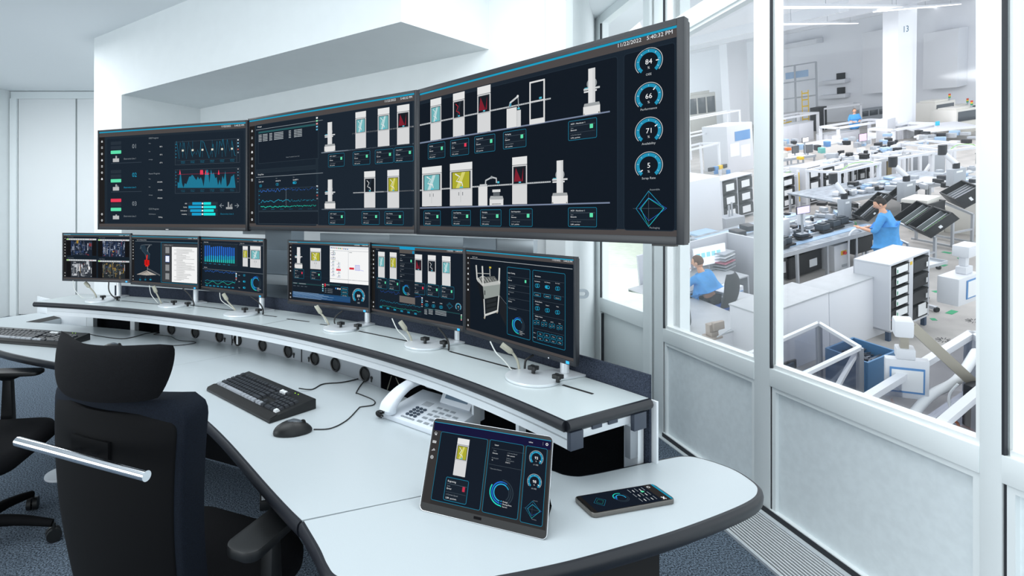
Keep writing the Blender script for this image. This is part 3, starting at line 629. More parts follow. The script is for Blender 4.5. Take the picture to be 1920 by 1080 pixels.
toolicons(c,480,712,20); c.rrect(96,875,488,962,'131d27','3c4953',r=2,lw=2); c.L=8; c.rect(97,876,470,886,'6f7478')
for k,cc in enumerate(('2aa58f','2b5fb0','2aa58f')):
    c.rect(108,889+k*10,175,895+k*10,cc); c.rect(225,889+k*10,238,895+k*10,cc); c.rect(337,889+k*10,408,895+k*10,cc)
for k in range(8): c.rect(97,897+k*8.5,470,898+k*8.5,'4a565f')
for x in (106,223,335,455): c.rect(x,886,x+2,962,'4a565f')
toolicons(c,482,886,22,('e9edf0','7fc1e0','c05a50','7fc1e0'))
c.L=5; c.fix()
c.poly([(772,307),(1216,254),(1216,264),(772,318)],'b8bcbf'); c.poly([(550,446),(1216,379),(1216,387),(550,454)],'7b8794')
c.rect(780,729,1216,740,'b8bcbf') if False else c.poly([(780,735),(1216,718),(1216,726),(780,743)],'b8bcbf'); c.rect(552,855,1216,862,'7b8794')
c.L=6
agv(c,612,228,440); agv(c,614,643,853)
c.L=8
tower(c,797,152,873,416,TEAL); tower(c,959,126,1043,402,TEAL); tower(c,1099,103,1188,388,'0f161d',red=True); tower(c,862,583,942,846,'0f161d'); tower(c,1030,573,1115,848,'a9a82a')
c.L=6
for x0_,y0_,x1_,y1_,n_ in ((600,455,716,550,'AGV - Supply 1'),(778,438,902,537,'Placement'),(938,424,1071,526,'Mounting'),(1078,408,1216,515,'Inspection 1'),(604,875,720,967,'AGV - Supply 2'),(843,873,970,968,'Placement'),(1008,873,1144,970,'Laser Cutting')):
    card(c,x0_,y0_,x1_,y1_,n_,'Execute',GRN,'3.89')
c.L=7; c.text(546,1027,'NEC',8,'b9c1c8','c'); c.dot(1226,877,3,'d8e020')
c.done(t)
# large right -------------------------------------------------------------
mw,W=frame_mw(781.6,270.6,1283,429.8,H,169,439.5)
t=monitor('wall_screen','large near-right dark status screen with machine line drawings and four round gauges',GL,mw,W,H,.055,.022,.026,.03)
c=Canvas(mw,W,H,y=.001); chrome(c,W,H,.022,.026,side=False,page='15212c',fs=1.15); c.zz(770,120,3.273); c.L=3
a=c.P(52,215); b=c.P(1272,1020); c.rr(a[0],b[1],b[0],.71-.022-.055*.66-.014,.012,'07121c','1b2833',.003); 
c.zz(1020,20,2.4); a2=c.P(358,200); b2=c.P(592,993); c.rr(a2[0],b[1],b2[0],.71-.022-.055*.66-.014,.012,'07121c','1b2833',.003); c.L=5
for y,v,n_,an in ((230,'84','OEE',0),(385,'66','Performance',50),(541,'71','Availability',32),(697,'5','Scrap Rate',215)): gauge(c,471,y,63,v,n_,an)
radar(c,471,890,82,.88)
c.dot(619,884,4,'d8e020'); c.dot(619,838,3,'4a6a50'); c.dot(619,903,6,'05070a')
c.zz(770,120,3.273); c.L=5
c.poly([(52,372),(860,207),(860,216),(52,381)],'b8bcbf'); c.poly([(52,482),(1223,287),(1223,296),(52,491)],'76829a'); c.poly([(52,772),(860,718),(860,727),(52,780)],'b8bcbf'); c.poly([(52,880),(1223,847),(1223,856),(52,888)],'76829a')
for i in range(60):
    k=i/60; c.rect(52+808*k,372-165*k+2,52+808*k+6,372-165*k+6,'50565c'); c.rect(52+808*k,772-54*k+1,52+808*k+6,772-54*k+5,'50565c')
c.L=6; agv(c,1112,26,308); agv(c,917,592,857)
c.L=8
tower(c,122,212,188,466,TEAL); tower(c,261,176,332,442,'0f161d',arm='r'); tower(c,411,136,492,418,'0f161d',red=True)
tower(c,72,630,192,873,TEAL,wide=True); tower(c,243,607,380,870,'a9a82a',wide=True); tower(c,627,570,718,860,'0f161d',red=True)
c.L=9
c.rect(590,270,652,390,'dcdddd'); c.rect(653,283,677,385,'cfd1d2'); c.line([(608,262),(612,238),(658,200)],12,'c6cacc'); c.line([(612,262),(614,242)],14,'3f93ad',1); c.line([(660,200),(664,272)],7,'8f9598'); c.rect(657,268,671,278,'4fb9d0',1); c.dot(658,198,8,'e4e6e6',1)
for a_ in ((730,112,738,366),(816,100,825,354),(730,112,825,122),(730,232,825,238),(730,334,825,366)): c.rect(*a_,'dcdddd')
c.rect(790,202,806,214,'4fb9d0',1)
c.rect(417,752,472,870,'dcdddd'); c.line([(460,748),(462,715),(500,695),(527,702),(528,730)],10,'b9bdc0'); c.rect(425,738,470,752,'c3c6c8'); c.dot(498,696,9,'9aa0a3',1); c.rect(533,720,546,732,'4fb9d0')
c.rect(486,830,570,868,'dcdddd'); c.poly([(492,810),(566,810),(572,832),(484,832)],'a7abad'); c.rect(503,770,552,786,'d3d5d6'); c.rect(508,786,548,812,'5a6065'); c.rect(500,856,556,862,'2b3036')
c.L=6
for x0_,y0_,x1_,y1_,n_,st,cc,v in ((106,484,211,580,'Printing','Execute',GRN,'3.96'),(243,462,357,562,'Labeling','Error',RED,'3.92'),(391,437,518,542,'Inspection 2','Execute',GRN,'3.25'),(567,408,709,516,'Packaging','Execute',GRN,'3.53'),(966,340,1142,462,'AGV - Handover 1','Execute',GRN,'3.78'),
  (80,900,184,992,'Assembling','Execute',GRN,'3.98'),(253,897,369,992,'Laser Engraving','Execute',GRN,'3.85'),(427,893,556,995,'Packaging','Execute',GRN,'2.48'),(606,888,748,997,'End Inspection','Execute',GRN,'2.31'),(966,880,1142,1000,'AGV - Handover 1','Execute',GRN,'2.98')):
    card(c,x0_,y0_,x1_,y1_,n_,st,cc,v)
c.L=8; c.text(672,1067,'NEC',8,'b9c1c8','c'); c.done(t)
b=B(); b.box(W-.10,W-.03,.0,.03,-.006,0); part('rear_foot',b,M_BLACK,t)

# ---- six desk monitors ----
GS='six desk monitors on the raised shelf'; HS_=dict(l1=.298,l2=.298,l3=.303,r1=.318,r2=.322,r3=.325); HS=.31
def small(key,label,xl,hl,xr,hr,ytl,ybl,base,pole,bbz=.014):
    HS=HS_[key]
    mw,W=frame_mw(xl,hl,xr,hr,HS,ytl,ybl)
    t=monitor('desk_monitor',label,GS,mw,W,HS,.022,.008,bbz,.014)
    # stand on the shelf: disc, tail plate, pole and two clamp knobs
    bc=pZ(base[0],base[1],SHELF); pp=pZ(pole[0],pole[1],SHELF)
    nb=mw.col[1].to_3d(); dd=(pp-mw.translation).dot(nb)
    if dd<.052: pp=pp+nb*(.052-dd)
    dd=max(dd,.052)
    d=(pp-bc).to_2d().normalized(); n=Vector((-d.y,d.x)); r=base[2]
    # never in front of its own screen plane
    b=B(); b.cyl((bc.x,bc.y,SHELF+.0005),r,.008,40); e_=(pp.to_2d()-bc.to_2d()).length+.05
    q=bc.to_2d(); b.prism([tuple(q+n*r*.62),tuple(q-n*r*.62),tuple(q-n*r*.5+d*e_),tuple(q+n*r*.5+d*e_)],SHELF+.0007,SHELF+.0075)
    part('base_plate',b,M_ALU,t,world=True,bevel=.001)
    ax=(pp-mw.translation).dot(mw.col[0].to_3d()); Wm=mw@Vector((ax+(W*.5-ax)*.5,.034,HS*.45)); b=B(); b.cyl((pp.x,pp.y,SHELF+.008),.014,Wm.z-SHELF,20); part('pole',b,M_ALU,t,world=True)
    b=B(); b.bar((pp.x,pp.y,Wm.z),tuple(Wm),.03,.03); part('arm',b,M_ALUD,t,world=True)
    for k,(kx,ky) in enumerate(base[3]):
        kp=pZ(kx,ky,SHELF+.010); b=B(); b.cyl((kp.x,kp.y,SHELF+.008),.006,.014,12)
        pts=[]; 
        for j in range(24):
            a=2*math.pi*j/24; rr=.0145+.0035*math.cos(4*a); pts.append((kp.x+rr*math.cos(a),kp.y+rr*math.sin(a)))
        b.prism(pts,SHELF+.020,SHELF+.032); part('clamp_knob',b,M_BLACK,t,world=True,bevel=.0015)
    b=B(); b.box(W-.035,W-.023,-.0035,-.0022,.003,.011); part('sticker',b,mat('sticker_blue_glow','2aa4e8',.5,emit=.4),t,label='small blue square sticker')  # the sticker's blue is lifted by emission; it is no lamp
    return t,Canvas(mw,W,HS,y=.001,eps=.0001),W,mw
def kn(x,y,dx=0): return (x,y)
# L1 camera feeds
t,c,W,mw=small('l1','leftmost desk monitor showing four factory camera pictures',117,90.1,245.5,93,436.4,526.5,(187,564.5,.075,((193,561),(220,563))),(223,557))
chrome(c,W,c.h,.008,.014,page='101c26',hs=.05); c.zz(100,420,4.571); c.L=3
c.text(84,94,'5:40:32  Electronics Status',5,WH)
for (x0_,y0_,x1_,y1_,pal,ti) in ((113,125,368,270,('16202e','2b3d60','454c5c','0c1018','7c8494'),'Camera - Mounting 1'),(383,132,650,282,('1a2538','31486e','5a6270','0c1018','9aa3b4'),'Camera - Mounting 2'),(113,304,368,456,('2c3138','6a7078','b8bcc2','101316','e0e2e6'),'Camera - Assembling'),(383,314,650,466,('23282a','3d4344','5c6360','15181a','8b7440'),'Camera - Packaging')):
    c.L=3; c.fix((x0_+x1_)/2,(y0_+y1_)/2); c.text(x0_+8,y0_-10,ti,5,GRY); c.rect(x0_,y0_,x1_,y1_,'0b0a0a'); c.rect(x0_,y0_,x1_,y0_+13,'c9ced2',1); c.rect(x0_+2,y0_+1,x0_+18,y0_+10,'9ade50',1)
    for k in range(7): c.rect(x0_+30+k*20,y0_+3,x0_+40+k*20,y0_+9,'9ea4a8')
    for k in range(2): c.rect(x1_-60+k*20,y0_+3,x1_-52+k*20,y0_+9,'b85a60')
    ax,bx=x0_+38,x1_-36; c.rect(ax,y0_+14,bx,y1_,pal[0],1); rn=random.Random(ti)
    for k in range(150):
        w_=rn.choice((3,5,8,14,22)); hh=rn.choice((3,4,6,10,26)); 
        if rn.random()<.25: w_,hh=rn.choice((3,5)),rn.uniform(25,70)
        xx=rn.uniform(ax,bx-w_); yy=rn.uniform(y0_+14,y1_-hh); sk=rn.uniform(-6,6) if hh<12 else 0
        cc=pal[rn.randrange(5)] if rn.random()<.93 else rn.choice(('a08030','8a2a2a','4060b0','c8c8d0'))
        if hh>12 and cc in (pal[3],): cc=pal[1]
        c.poly([(xx,yy),(xx+w_,yy+sk),(xx+w_,yy+hh+sk),(xx,yy+hh)],cc,.06)
    c.fix()
c.done(t)
# L2 robot arm + document
t,c,W,mw=small('l2','desk monitor showing a red and grey robot arm beside a white document page',245.5,93,373,100.2,440.1,533.1,(325,573.5,.078,((326,571),(352,574))),(355,571))
chrome(c,W,c.h,.008,.014,page='121e29',hs=.05); c.zz(100,420,4.571); c.L=3
c.text(716,138,'Axis 2 - Last Maintenance Manual',6,WH); c.rect(703,146,1243,149,'6a747c')
c.L=4
c.poly([(715,432),(800,398),(885,436),(800,440)],'b7b0a8'); 
for k in range(6): c.line([(725+k*20,436),(800,402)],3,'4a4a48')
c.line([(808,382),(915,440)],12,'55595d'); c.line([(830,178),(808,208),(812,260)],10,'6f7478'); c.line([(745,215),(755,182),(790,178),(845,178)],8,'4f575e')
c.L=5; c.poly([(748,185),(785,178),(800,225),(830,262),(826,300),(800,300),(785,255),(760,230)],'223542'); c.line([(748,185),(762,230),(786,255),(800,300)],3,'56707e'); c.line([(800,225),(830,262)],3,'56707e')
c.line([(805,265),(800,310),(815,330)],14,'e02818',1); c.rect(782,308,824,352,'c8140c',1); c.rect(790,352,815,364,'e02818'); c.rect(797,312,803,350,'8e0d08',1); c.line([(808,364),(808,395)],6,'8a8d90')
for x,on in ((745,0),(790,0),(835,1)): bulb(c,x,476,on=bool(on),r=7); c.text(x,458,'Main',4,GRY,'c')
c.fix(1080,330); c.L=4; c.rrect(920,158,1240,512,'1a2631',CYD,r=8,lw=3); c.rrect(928,172,1232,505,'3a3d40','2b2e31',r=2,lw=2); c.L=6; c.rect(1016,198,1230,500,'f2f3f3')
for k,y in enumerate((228,304,380,455)): c.rrect(959,y-28,995,y+28,'e8eef8' if k==1 else '8a8d8f','2f62b8' if k==1 else '6a6d6f',r=2,lw=3); 
c.L=7
rn=random.Random(5)
for k in range(30):
    y=214+k*9.2; xx=1055 if rn.random()<.75 else 1036; c.rect(xx,y,xx+rn.uniform(60,160),y+2.2,'6a6d70')
c.text(948,186,'Axis Maintenance Manual  2 / 7',6,'c8ccd0'); c.fix(); c.done(t)
# L3 bars
t,c,W,mw=small('l3','desk monitor with blue bar chart above wavy line plot, right end of left trio',373,100.2,495.5,111.6,443,543.2,(452,589.5,.085,((459,585),(485,587))),(487,584))
chrome(c,W,c.h,.008,.014,page='121e29',hs=.05); c.zz(100,420,4.571); c.L=3
c.rect(1282,150,1800,153,'1b2833'); c.text(1292,157,'Required Energy',6,WH); c.text(1600,168,'Production Data',6,WH); c.rect(1282,160,1578,163,'6a747c'); c.rect(1592,176,1804,179,'6a747c'); c.rrect(1284,166,1575,350,'1a2630','2a3742',r=3,lw=2); c.L=5
rn=random.Random(8)
for k in range(15):
    x=1303+k*17.8; a=180+k*1.4; c.rect(x-5,a+rn.uniform(0,14),x+5,318+k*1.2,'2266cc'); c.rect(x-5,270+rn.uniform(-4,8),x+5,319+k*1.2,'1aa0d0',1); c.rect(x-5,306,x+5,321+k*1.2,'20c0b8',1)
for k in range(6): c.rect(1300+k*40,334+k*3,1318+k*40,338+k*3,CYD)
c.L=6; tower(c,1624,190,1667,364,'a9a82a'); tower(c,1688,190,1778,374,TEAL,wide=True); c.L=5; c.rect(1667,290,1688,294,'c8ccd0')
c.rect(1282,376,1804,378,'1b2833'); c.text(1292,372,'Energy Data',6,WH); c.rect(1282,380,1804,383,'6a747c')
c.line(wave(1298,1562,400,9,60,11,20),3,'2a62b8'); c.line(wave(1300,1562,482,6,50,12,14),3,'1c8aa6'); 
c.line([(1300+i*6,498+i*.35+11*math.sin(i*.43)) for i in range(44)],3,'21b39c',1)
for k in range(8): c.rect(1305+k*32,520+k*3,1325+k*32,530+k*3,CYD)
toolicons(c,1568,425,13,('e9edf0','7fc1e0','8fd3f0','c05a50','8b949b'))
for k,on in enumerate((0,1,1)): bulb(c,1637,440+k*53,on=bool(on),r=9); c.text(1588,442+k*53,'52.42',6,WH)
ringchart(c,1738,505,66); c.done(t)
# R1 flow diagram
t,c,W,mw=small('r1','desk monitor with white flow diagram window and gauge reading 89',539.3,119.2,694,132.4,449.7,568.9,(639,617,.078,((639,613),(671,617))),(673,612))
chrome(c,W,c.h,.008,.014,page='101c27',hs=.05); c.zz(520,430,4.32); c.L=3
c.text(86,105,'5:40:32 Pc  Electronics Status',6,WH); c.panel(120,118,745,425,'101c27','1c2934',r=6,lw=3); c.L=4
agv(c,173,145,316); c.L=5; tower(c,267,152,353,322,'a9a82a',wide=True); c.L=5; card(c,136,322,215,397,'AGV - 01','Error',RED,'0.00'); card(c,271,338,353,408,'Laser Engraving','Execute',GRN,'3.85')
c.fix(582,300); c.L=4; c.rect(422,145,742,440,'f4f5f5'); c.rect(422,140,742,160,'e2e4e8',1)
for k,cc in enumerate(('4a6ab8','7a7d80','7a7d80','c03030','2a8a3a','2a8a3a','e09020','3a6ab0','5a5d60','4a80c0')): c.rect(430+k*15,150+k*.8,439+k*15,159+k*.8,cc,0)
c.rect(422,175,742,178,'b0b4ba'); c.rect(574,178,577,440,'c4c8cc')
nodes=[(452,185),(452,205),(452,235),(448,270),(448,295),(448,325),(448,350),(452,375),(496,280),(496,305),(498,355),(498,385)]
for k,(x,y) in enumerate(nodes): c.rect(x-3,y-6,x+2,y+3,'4a4d50'); c.rect(x+4,y-4,x+14,y-1,'30b0c0'); c.rect(x-16,y+7,x+14,y+10,'9098c8')
for y0_ in (200,240): c.rrect(432,y0_-8,468,y0_+12,None,'303438',r=1,lw=2)
c.line([(450,180),(450,395)],1.5,'50545a'); c.line([(450,260),(496,262),(496,395)],1.5,'50545a'); c.L=6; c.rect(476,325,514,342,'e05060'); c.rect(584,308,622,325,'d83040'); c.rrect(630,286,667,330,'d4d6ee','8a8ce0',r=1,lw=2.5); c.line([(667,325),(698,330)],3,'a0a2f0'); c.rect(583,186,606,190,'8a8d90')
c.fix(122,470); c.L=4; c.rrect(122,425,372,515,'0e1923','24323d',r=2,lw=2); c.rect(124,430,370,438,'1c4347',1); c.rect(130,430,160,434,'9aa3a8',1); c.rect(176,431,230,435,'9aa3a8')
for k in range(4): c.rect(130+k*30,452,150+k*30,456,'55616b')
c.fix(475,500); c.rrect(378,445,570,550,'0e1923','24323d',r=2,lw=2); c.rect(380,448,510,456,'1c4347',1); c.rect(382,446,392,470,'e02838',1); c.text(394,458,'Load/State',6,WH)
for k in range(3): c.rect(385,485+k*14,397,489+k*14,GRY); c.rect(406,487+k*14,448,490+k*14,GRY)
for k,cc in enumerate(('3a80c0','e0e4e8','e0c8c0')): c.rect(470+k*16,472+k*1,481+k*16,484+k*1,cc)
for k in range(3): c.rrect(517,462+k*28,571,484+k*28,'0e1923',CYD,r=3,lw=3); c.text(544,477+k*28,'Acknowl. Msg',5,WH,'c')
toolicons(c,368,456,17,('e9edf0','8fe0b0','7fc1e0','7fc1e0'))
c.fix(124,520)
for k in range(8): c.rect(124,500+k*5,560,504+k*6,'1c3f6a' if k%2 else '24557f'); c.rect(130,501+k*6,130+200+(k*37)%120,503+k*6,'8fb0d0',1)
c.fix(); gauge(c,660,540,62,'89','OEE',-20); c.done(t)
# R2 machines
t,c,W,mw=small('r2','middle desk monitor of right trio with five machine towers and plots',694.8,132.4,871.5,158.6,455,587.4,(796,648.5,.078,((797,643),(833,650))),(841,645))
chrome(c,W,c.h,.008,.014,page='0b1722',hs=.05); c.zz(520,430,4.32); c.L=3
c.text(800,164,'Machines',7,GRY)
c.L=4; tower(c,817,182,870,390,TEAL); tower(c,912,187,967,401,'a9a82a'); tower(c,1116,203,1174,428,'0f161d',red=True); tower(c,1222,210,1286,441,'0f161d'); tower(c,1338,218,1406,456,TEAL)
c.L=4; card(c,808,394,890,480,'Assembling','Execute',GRN,'3.98'); card(c,902,404,990,494,'Laser Engraving','Execute',GRN,'3.85'); card(c,1100,436,1197,526,'Inspection 2','Error',RED,'3.25'); card(c,1211,448,1311,543,'Packaging','Execute',GRN,'2.48'); card(c,1325,460,1432,560,'Handover','Execute',GRN,'2.98')
c.L=3; c.rect(800,480,1180,482,'1e2a34') ; c.panel(820,488,1166,700,'101c27','1e2b36',r=3,lw=2); c.L=5; c.line(wave(835,1165,500,12,50,21,45),2.5,'1f4a9a'); c.line(wave(835,1165,575,8,50,22,55),2.5,'1c7a96'); c.line(wave(835,1165,615,6,50,23,55),2.5,'1f9a86')
for k in range(6): c.rect(830+k*56,622+k*11,850+k*56,636+k*11,CYD)
toolicons(c,1173,556,17,('e9edf0','7fc1e0','8fd3f0','c05a50','8b949b'))
c.fix(1052,345); c.L=8; c.rect(990,146,1114,545,'0d1822'); c.rect(990,146,1114,196,'55524f',1); c.rect(990,143,1114,164,'1597c4',1); c.rect(1094,172,1110,196,'0f86b0',1); c.text(995,214,'Laser Engraver',7,WH)
for k,y in enumerate((240,285,328,372,425)): c.rect(994,y-14,1110,y-12,'3b4650'); c.text(996,y+2,('State','Current Speed','Pending Job','Cabinet Temp','Downtime')[k],6,GRY); c.text(996,y+18,('Execute','3.87 pcs/min','12','27.95','')[k] or '-',6,WH)
c.rect(1080,244,1090,264,GRN); c.rect(990,545,1116,598,'6b6561',1); c.fix(); c.L=10; ringchart(c,1047,487,44)
c.L=5
for k,x in enumerate((1210,1266,1327)): bulb(c,x,612+k*9,r=12); c.text(x,586+k*9,('17.246','60.75','53.48')[k],8,WH,'c')
radar(c,1394,618,28,1,False); gauge(c,1467,628,31,'91','OEE',10)
c.rect(1192,632,1480,640,'1c4347')
for k in range(4): 
    for a_,w_ in ((1192,22),(1226,34),(1280,90)): c.rect(a_,650+k*11,a_+w_,654+k*11,'aab3b8')
for k,cc in enumerate(('e9edf0','8fe0b0','8fe0b0','e9a0a0')): c.rect(1487,690+k*13,1496,698+k*13,cc)
c.done(t)
# R3 machine cabinet + control
t,c,W,mw=small('r3','nearest and largest desk monitor, showing open machine frame and toggle controls',871.5,160,1080,206.5,462.9,624.6,(998,711,.082,((1000,699),(1046,716))),(1058,703))
chrome(c,W,c.h,.008,.014,page='07131d',hs=.05); c.zz(860,450,3.723); c.L=3
c.text(96,121,'Line 2 - Laser',7,WH); c.line([(80,128),(795,203)],2.5,'b9bec2')
a=c.P(80,128); 
c.L=4; g1,g2,g3='c9cbc8','9fa29f','747876'
c.poly([(128,290),(170,325),(185,490),(165,440)],'0e1317'); c.poly([(170,325),(290,308),(286,388),(178,412)],'8e9692'); c.poly([(125,270),(165,250),(292,290),(290,310),(170,325),(130,285)],'b5b8b5'); c.poly([(140,262),(250,252),(275,285),(165,305)],'5c605e',1)
for k in range(6): c.line([(150+k*20,258+k*2),(175+k*18,300-k*3)],5,'c9cbc8')
c.L=7
c.line([(123,175),(130,275)],13,g1); c.line([(166,182),(172,315)],15,g1); c.line([(286,195),(282,300)],15,g1); c.line([(218,200),(220,252)],9,g2); c.line([(130,232),(222,236)],5,g2); c.rect(214,186,228,198,'c8b840')
c.line([(178,412),(184,540)],12,g1); c.line([(282,388),(272,502)],12,g1); c.line([(184,525),(272,495)],14,g1); c.poly([(190,410),(272,392),(266,490),(192,515)],'14191a')
for k in range(3): c.poly([(194,420+k*32),(264,404+k*31),(264,424+k*31),(194,442+k*32)],'23282a',1)
c.rect(181,352,187,384,'2a2d2e'); c.dot(182,543,8,'a09a8a'); c.dot(270,505,7,'a09a8a'); c.dot(184,375,3,'111111')
c.poly([(287,388),(336,448),(336,610),(287,510)],'171b1f'); c.line([(287,388),(336,448)],2.5,'6f757a')
c.L=4; 
def pp_(x0_,y0_,x1_,y1_): c.panel(x0_,y0_,x1_,y1_,'091520',CYD,r=11,lw=3)
pp_(338,186,500,702); pp_(517,208,745,772); c.L=6
c.text(344,232,'Laser Cutting',9,WH)
for k,y in enumerate((250,302,348,398,462)):
    c.rect(342,y,497,y+2,'3b4650'); c.text(347,y+15,('State','o Current Speed','o Pending Job','o Cabinet Temp.','^ Downtime Reason')[k],7,GRY)
    if k<4: c.text(347,y+32,('Execute','3.87  pcs/min','12','27.95 C')[k],8,WH)
c.rect(462,280,473,300,GRN); ringchart(c,417,594,62)
c.text(533,255,'Simulation',9,WH); 
for k,x in enumerate((550,620,692)): c.text(x,292+k*7,('Easy Detection','Sort Collection','Error Layer')[k],6,WH,'c'); bulb(c,x,319+k*10,on=(k==1),r=14); c.rrect(x-24,368+k*11,x+24,394+k*11,'091520',CYD,r=4,lw=3); c.text(x,386+k*11,'Simulate %d'%(k+1),6,WH,'c')
c.text(535,430,'Blinking Reports',7,WH)
for k,x in enumerate((551,621,692)): c.text(x,452+k*8,('Coolant 1','Output 2','Palette')[k],6,WH,'c'); bulb(c,x,477+k*14,r=14)
c.text(535,532,'Highlight Objects',7,WH)
for k in range(4):
    x=546+k*54; c.text(x,553+k*11,'panel %d'%(k+1) if k<3 else 'Laser',6,WH,'c')
    for j in (-1,1): c.rrect(x+j*11-9,560+k*12,x+j*11+9,590+k*12,'091520',CYD,r=3,lw=2.5); c.text(x+j*11,579+k*12,'On' if j<0 else 'Off',5,WH,'c')
for r_ in range(2):
    c.text(526,648+r_*32,'Row %d'%(r_+1),6,WH)
    for k in range(4): x=573+k*46; c.rrect(x-20,641+r_*32+k*10,x+20,668+r_*32+k*10,'091520',CYD,r=4,lw=2.5); c.text(x,659+r_*32+k*10,('Red','Blue','Green','White')[k],6,WH,'c')
for y in (268,360,412,512,610): c.rect(522,y,741,y+2,'3b4650')
c.dot(632,822,5,'e8f2ff'); c.done(t)

# ---- steel rack that carries the big screens ----
rk=thing('screen_rack','grey steel rack standing behind the shelf and carrying the large screens','rack',tuple(pY(520,EYE*0+700,3.3).to_2d())+(0,)); 
def rbox(nm,pxa,pxb,ya,yb,Y0,Y1,th=.05,m_=None):
    a=pY(pxa,ya,Y0); b_=pY(pxb,ya,Y1); zt=a.z; zb=EYE-(yb-CY)/F*Y0 if yb is not None else 0
    d=(b_-a).to_2d().normalized(); n=Vector((-d.y,d.x)); n=n if n.y>0 else -n
    q=B(); A2=a.to_2d(); B2=b_.to_2d(); q.prism([tuple(A2),tuple(B2),tuple(B2+n*th),tuple(A2+n*th)],zb,zt); return part(nm,q,m_ or M_ALUD,rk,world=True,bevel=.002)
MR=mat('rack_steel','7b8790',.5,.3); MR2=mat('rack_steel_light','a9b2b8',.4,.5)
rbox('column',497,546,430,None,3.42,3.30,.12,MR); 
rbox('box_cover',482,545,468,512,3.36,3.24,.03,MR); rbox('cross_beam',462,545,513,530,3.34,3.20,.03,MR2)
rbox('cross_beam',455,535,430,439,3.50,3.36,.04,MR2)
rbox('column',868,930,446,None,2.38,2.26,.10,MR)
rbox('cross_beam',730,872,440,460,2.76,2.42,.03,mat('beam_satin','9aa6ae',.45,.3)); rbox('cross_beam',600,735,437,452,3.16,2.78,.03,mat('beam_satin','9aa6ae',.45,.3))
rbox('cross_beam',928,1000,447,470,2.27,2.12,.03,MR2)
# slotted bracket that sticks out beside the nearest desk monitor
b=B(); m0=pY(1078,551,1.95); m0x=pY(1106,551,1.93)
def ringpts(x0,x1,z0,z1,n=8):
    r=(z1-z0)/2; o=[]
    for j in range(n+1): a=R(-90+180*j/n); o.append((x1-r+r*math.cos(a),(z0+z1)/2+r*math.sin(a)))
    return [(x0,z0)]+o+[(x0,z1)]
L_=(m0x-m0).length; o_=ringpts(0,L_,-.018,.018); i_=ringpts(0,L_-.012,-.007,.007)
n_=len(o_); vs=[(x,y,z) for y in (0,.006) for x,z in o_+i_]
fs=[(k,k+1,n_+k+1,n_+k) for k in range(n_-1)]+[(2*n_+k,3*n_+k,3*n_+k+1,2*n_+k+1) for k in range(n_-1)]+[(k,2*n_+k,2*n_+k+1,k+1) for k in range(n_-1)]+[(n_+k,n_+k+1,3*n_+k+1,3*n_+k) for k in range(n_-1)]
b.M=Matrix.Translation(m0); b.add(vs,fs); b.M=Matrix.Identity(4); b.bar(m0+Vector((0,.003,0)),pY(925,551,2.30),.02,.006); part('slotted_bracket',b,MR2,rk,world=True)
# ---------------- cables below the desk monitors ----------------
def cable(pts,r,m,label,zs=None,group=None,Ys=None):
    P=[]
    for i,(x,y) in enumerate(pts):
        P.append(pY(x,y,Ys[i]))
    P=catmull(P,6); b=B(); b.tube(P,r,8); return solo('cable',b,m,label,'cable',group,origin=P[-1])
def sY(px,py): return pZ(px,py,SHELF).y
MON=[('camera picture',(128,500),(132,527),(142,549),(153,560),(148,527),(152,538),(161,552),(163,560), (178,527),(180,543),(186,553),(206,562)),
]
def trio(desc,wh,gr,bl):
    "white thin, beige plug cable, black cable; each from monitor bottom down to the slot"
    for pts,r,m_,nm in ((wh,.0022,M_CABLEW,'thin white'),(gr,.0042,M_CABLEB,'thick beige'),(bl,.0036,M_BLACK,'black')):
        y1=sY(*pts[-1]); y0=y1+.03; n=len(pts)
        P=catmull([pY(x,y,y0+(y1-y0)*i/(n-1)) for i,(x,y) in enumerate(pts)],6); P[-1].z=SHELF+.002+r
        if nm=='thick beige':
            t=thing('monitor_cable',nm+' plug cable hanging below the '+desc,'cable',tuple(P[-1]),group='cables below the desk monitors')
            b=B(); b.tube(P,r,8); part('cord',b,m_,t,world=True)
            a,b2=P[0],P[5]; d=(P[8]-P[0]).normalized(); b=B(); b.tube([P[0],P[0]+d*.035,P[0]+d*.045],[.011,.011,.005],6); part('plug',b,M_CABLEB,t,world=True,bevel=.001)
        else:
            b=B(); b.tube(P,r,8); solo('monitor_cable',b,m_,nm+' cable hanging below the '+desc,'cable','cables below the desk monitors',origin=P[-1])
trio('leftmost desk monitor with camera pictures',[(137,526),(139,540),(147,552),(158,559),(176,559)],[(160,530),(168,539),(177,549),(181,558)],[(204,529),(204,543),(210,554),(224,564)])
trio('desk monitor with the robot arm picture',[(280,535),(283,551),(290,561),(297,569)],[(288,537),(293,549),(299,561),(303,570)],[(343,541),(356,554),(363,567),(363,574)])
trio('desk monitor with the bar chart',[(412,549),(415,563),(430,574),(441,582)],[(419,551),(426,564),(436,575),(443,584)],[(470,556),(486,568),(493,580),(493,590)])
trio('desk monitor with gauge 89',[(590,574),(597,584),(606,594),(612,606)],[(593,574),(600,586),(611,598),(617,610)],[(642,583),(630,593),(627,602),(629,610)])
trio('desk monitor with the five machine towers',[(735,597),(745,618),(757,630),(767,642)],[(750,603),(758,614),(768,629),(773,643)],[(821,614),(833,628),(841,643),(841,658)])
trio('nearest desk monitor',[(919,640),(930,661),(945,676),(960,695)],[(940,646),(956,656),(970,676),(974,697)],[(1000,666),(987,674),(984,686),(984,697)])

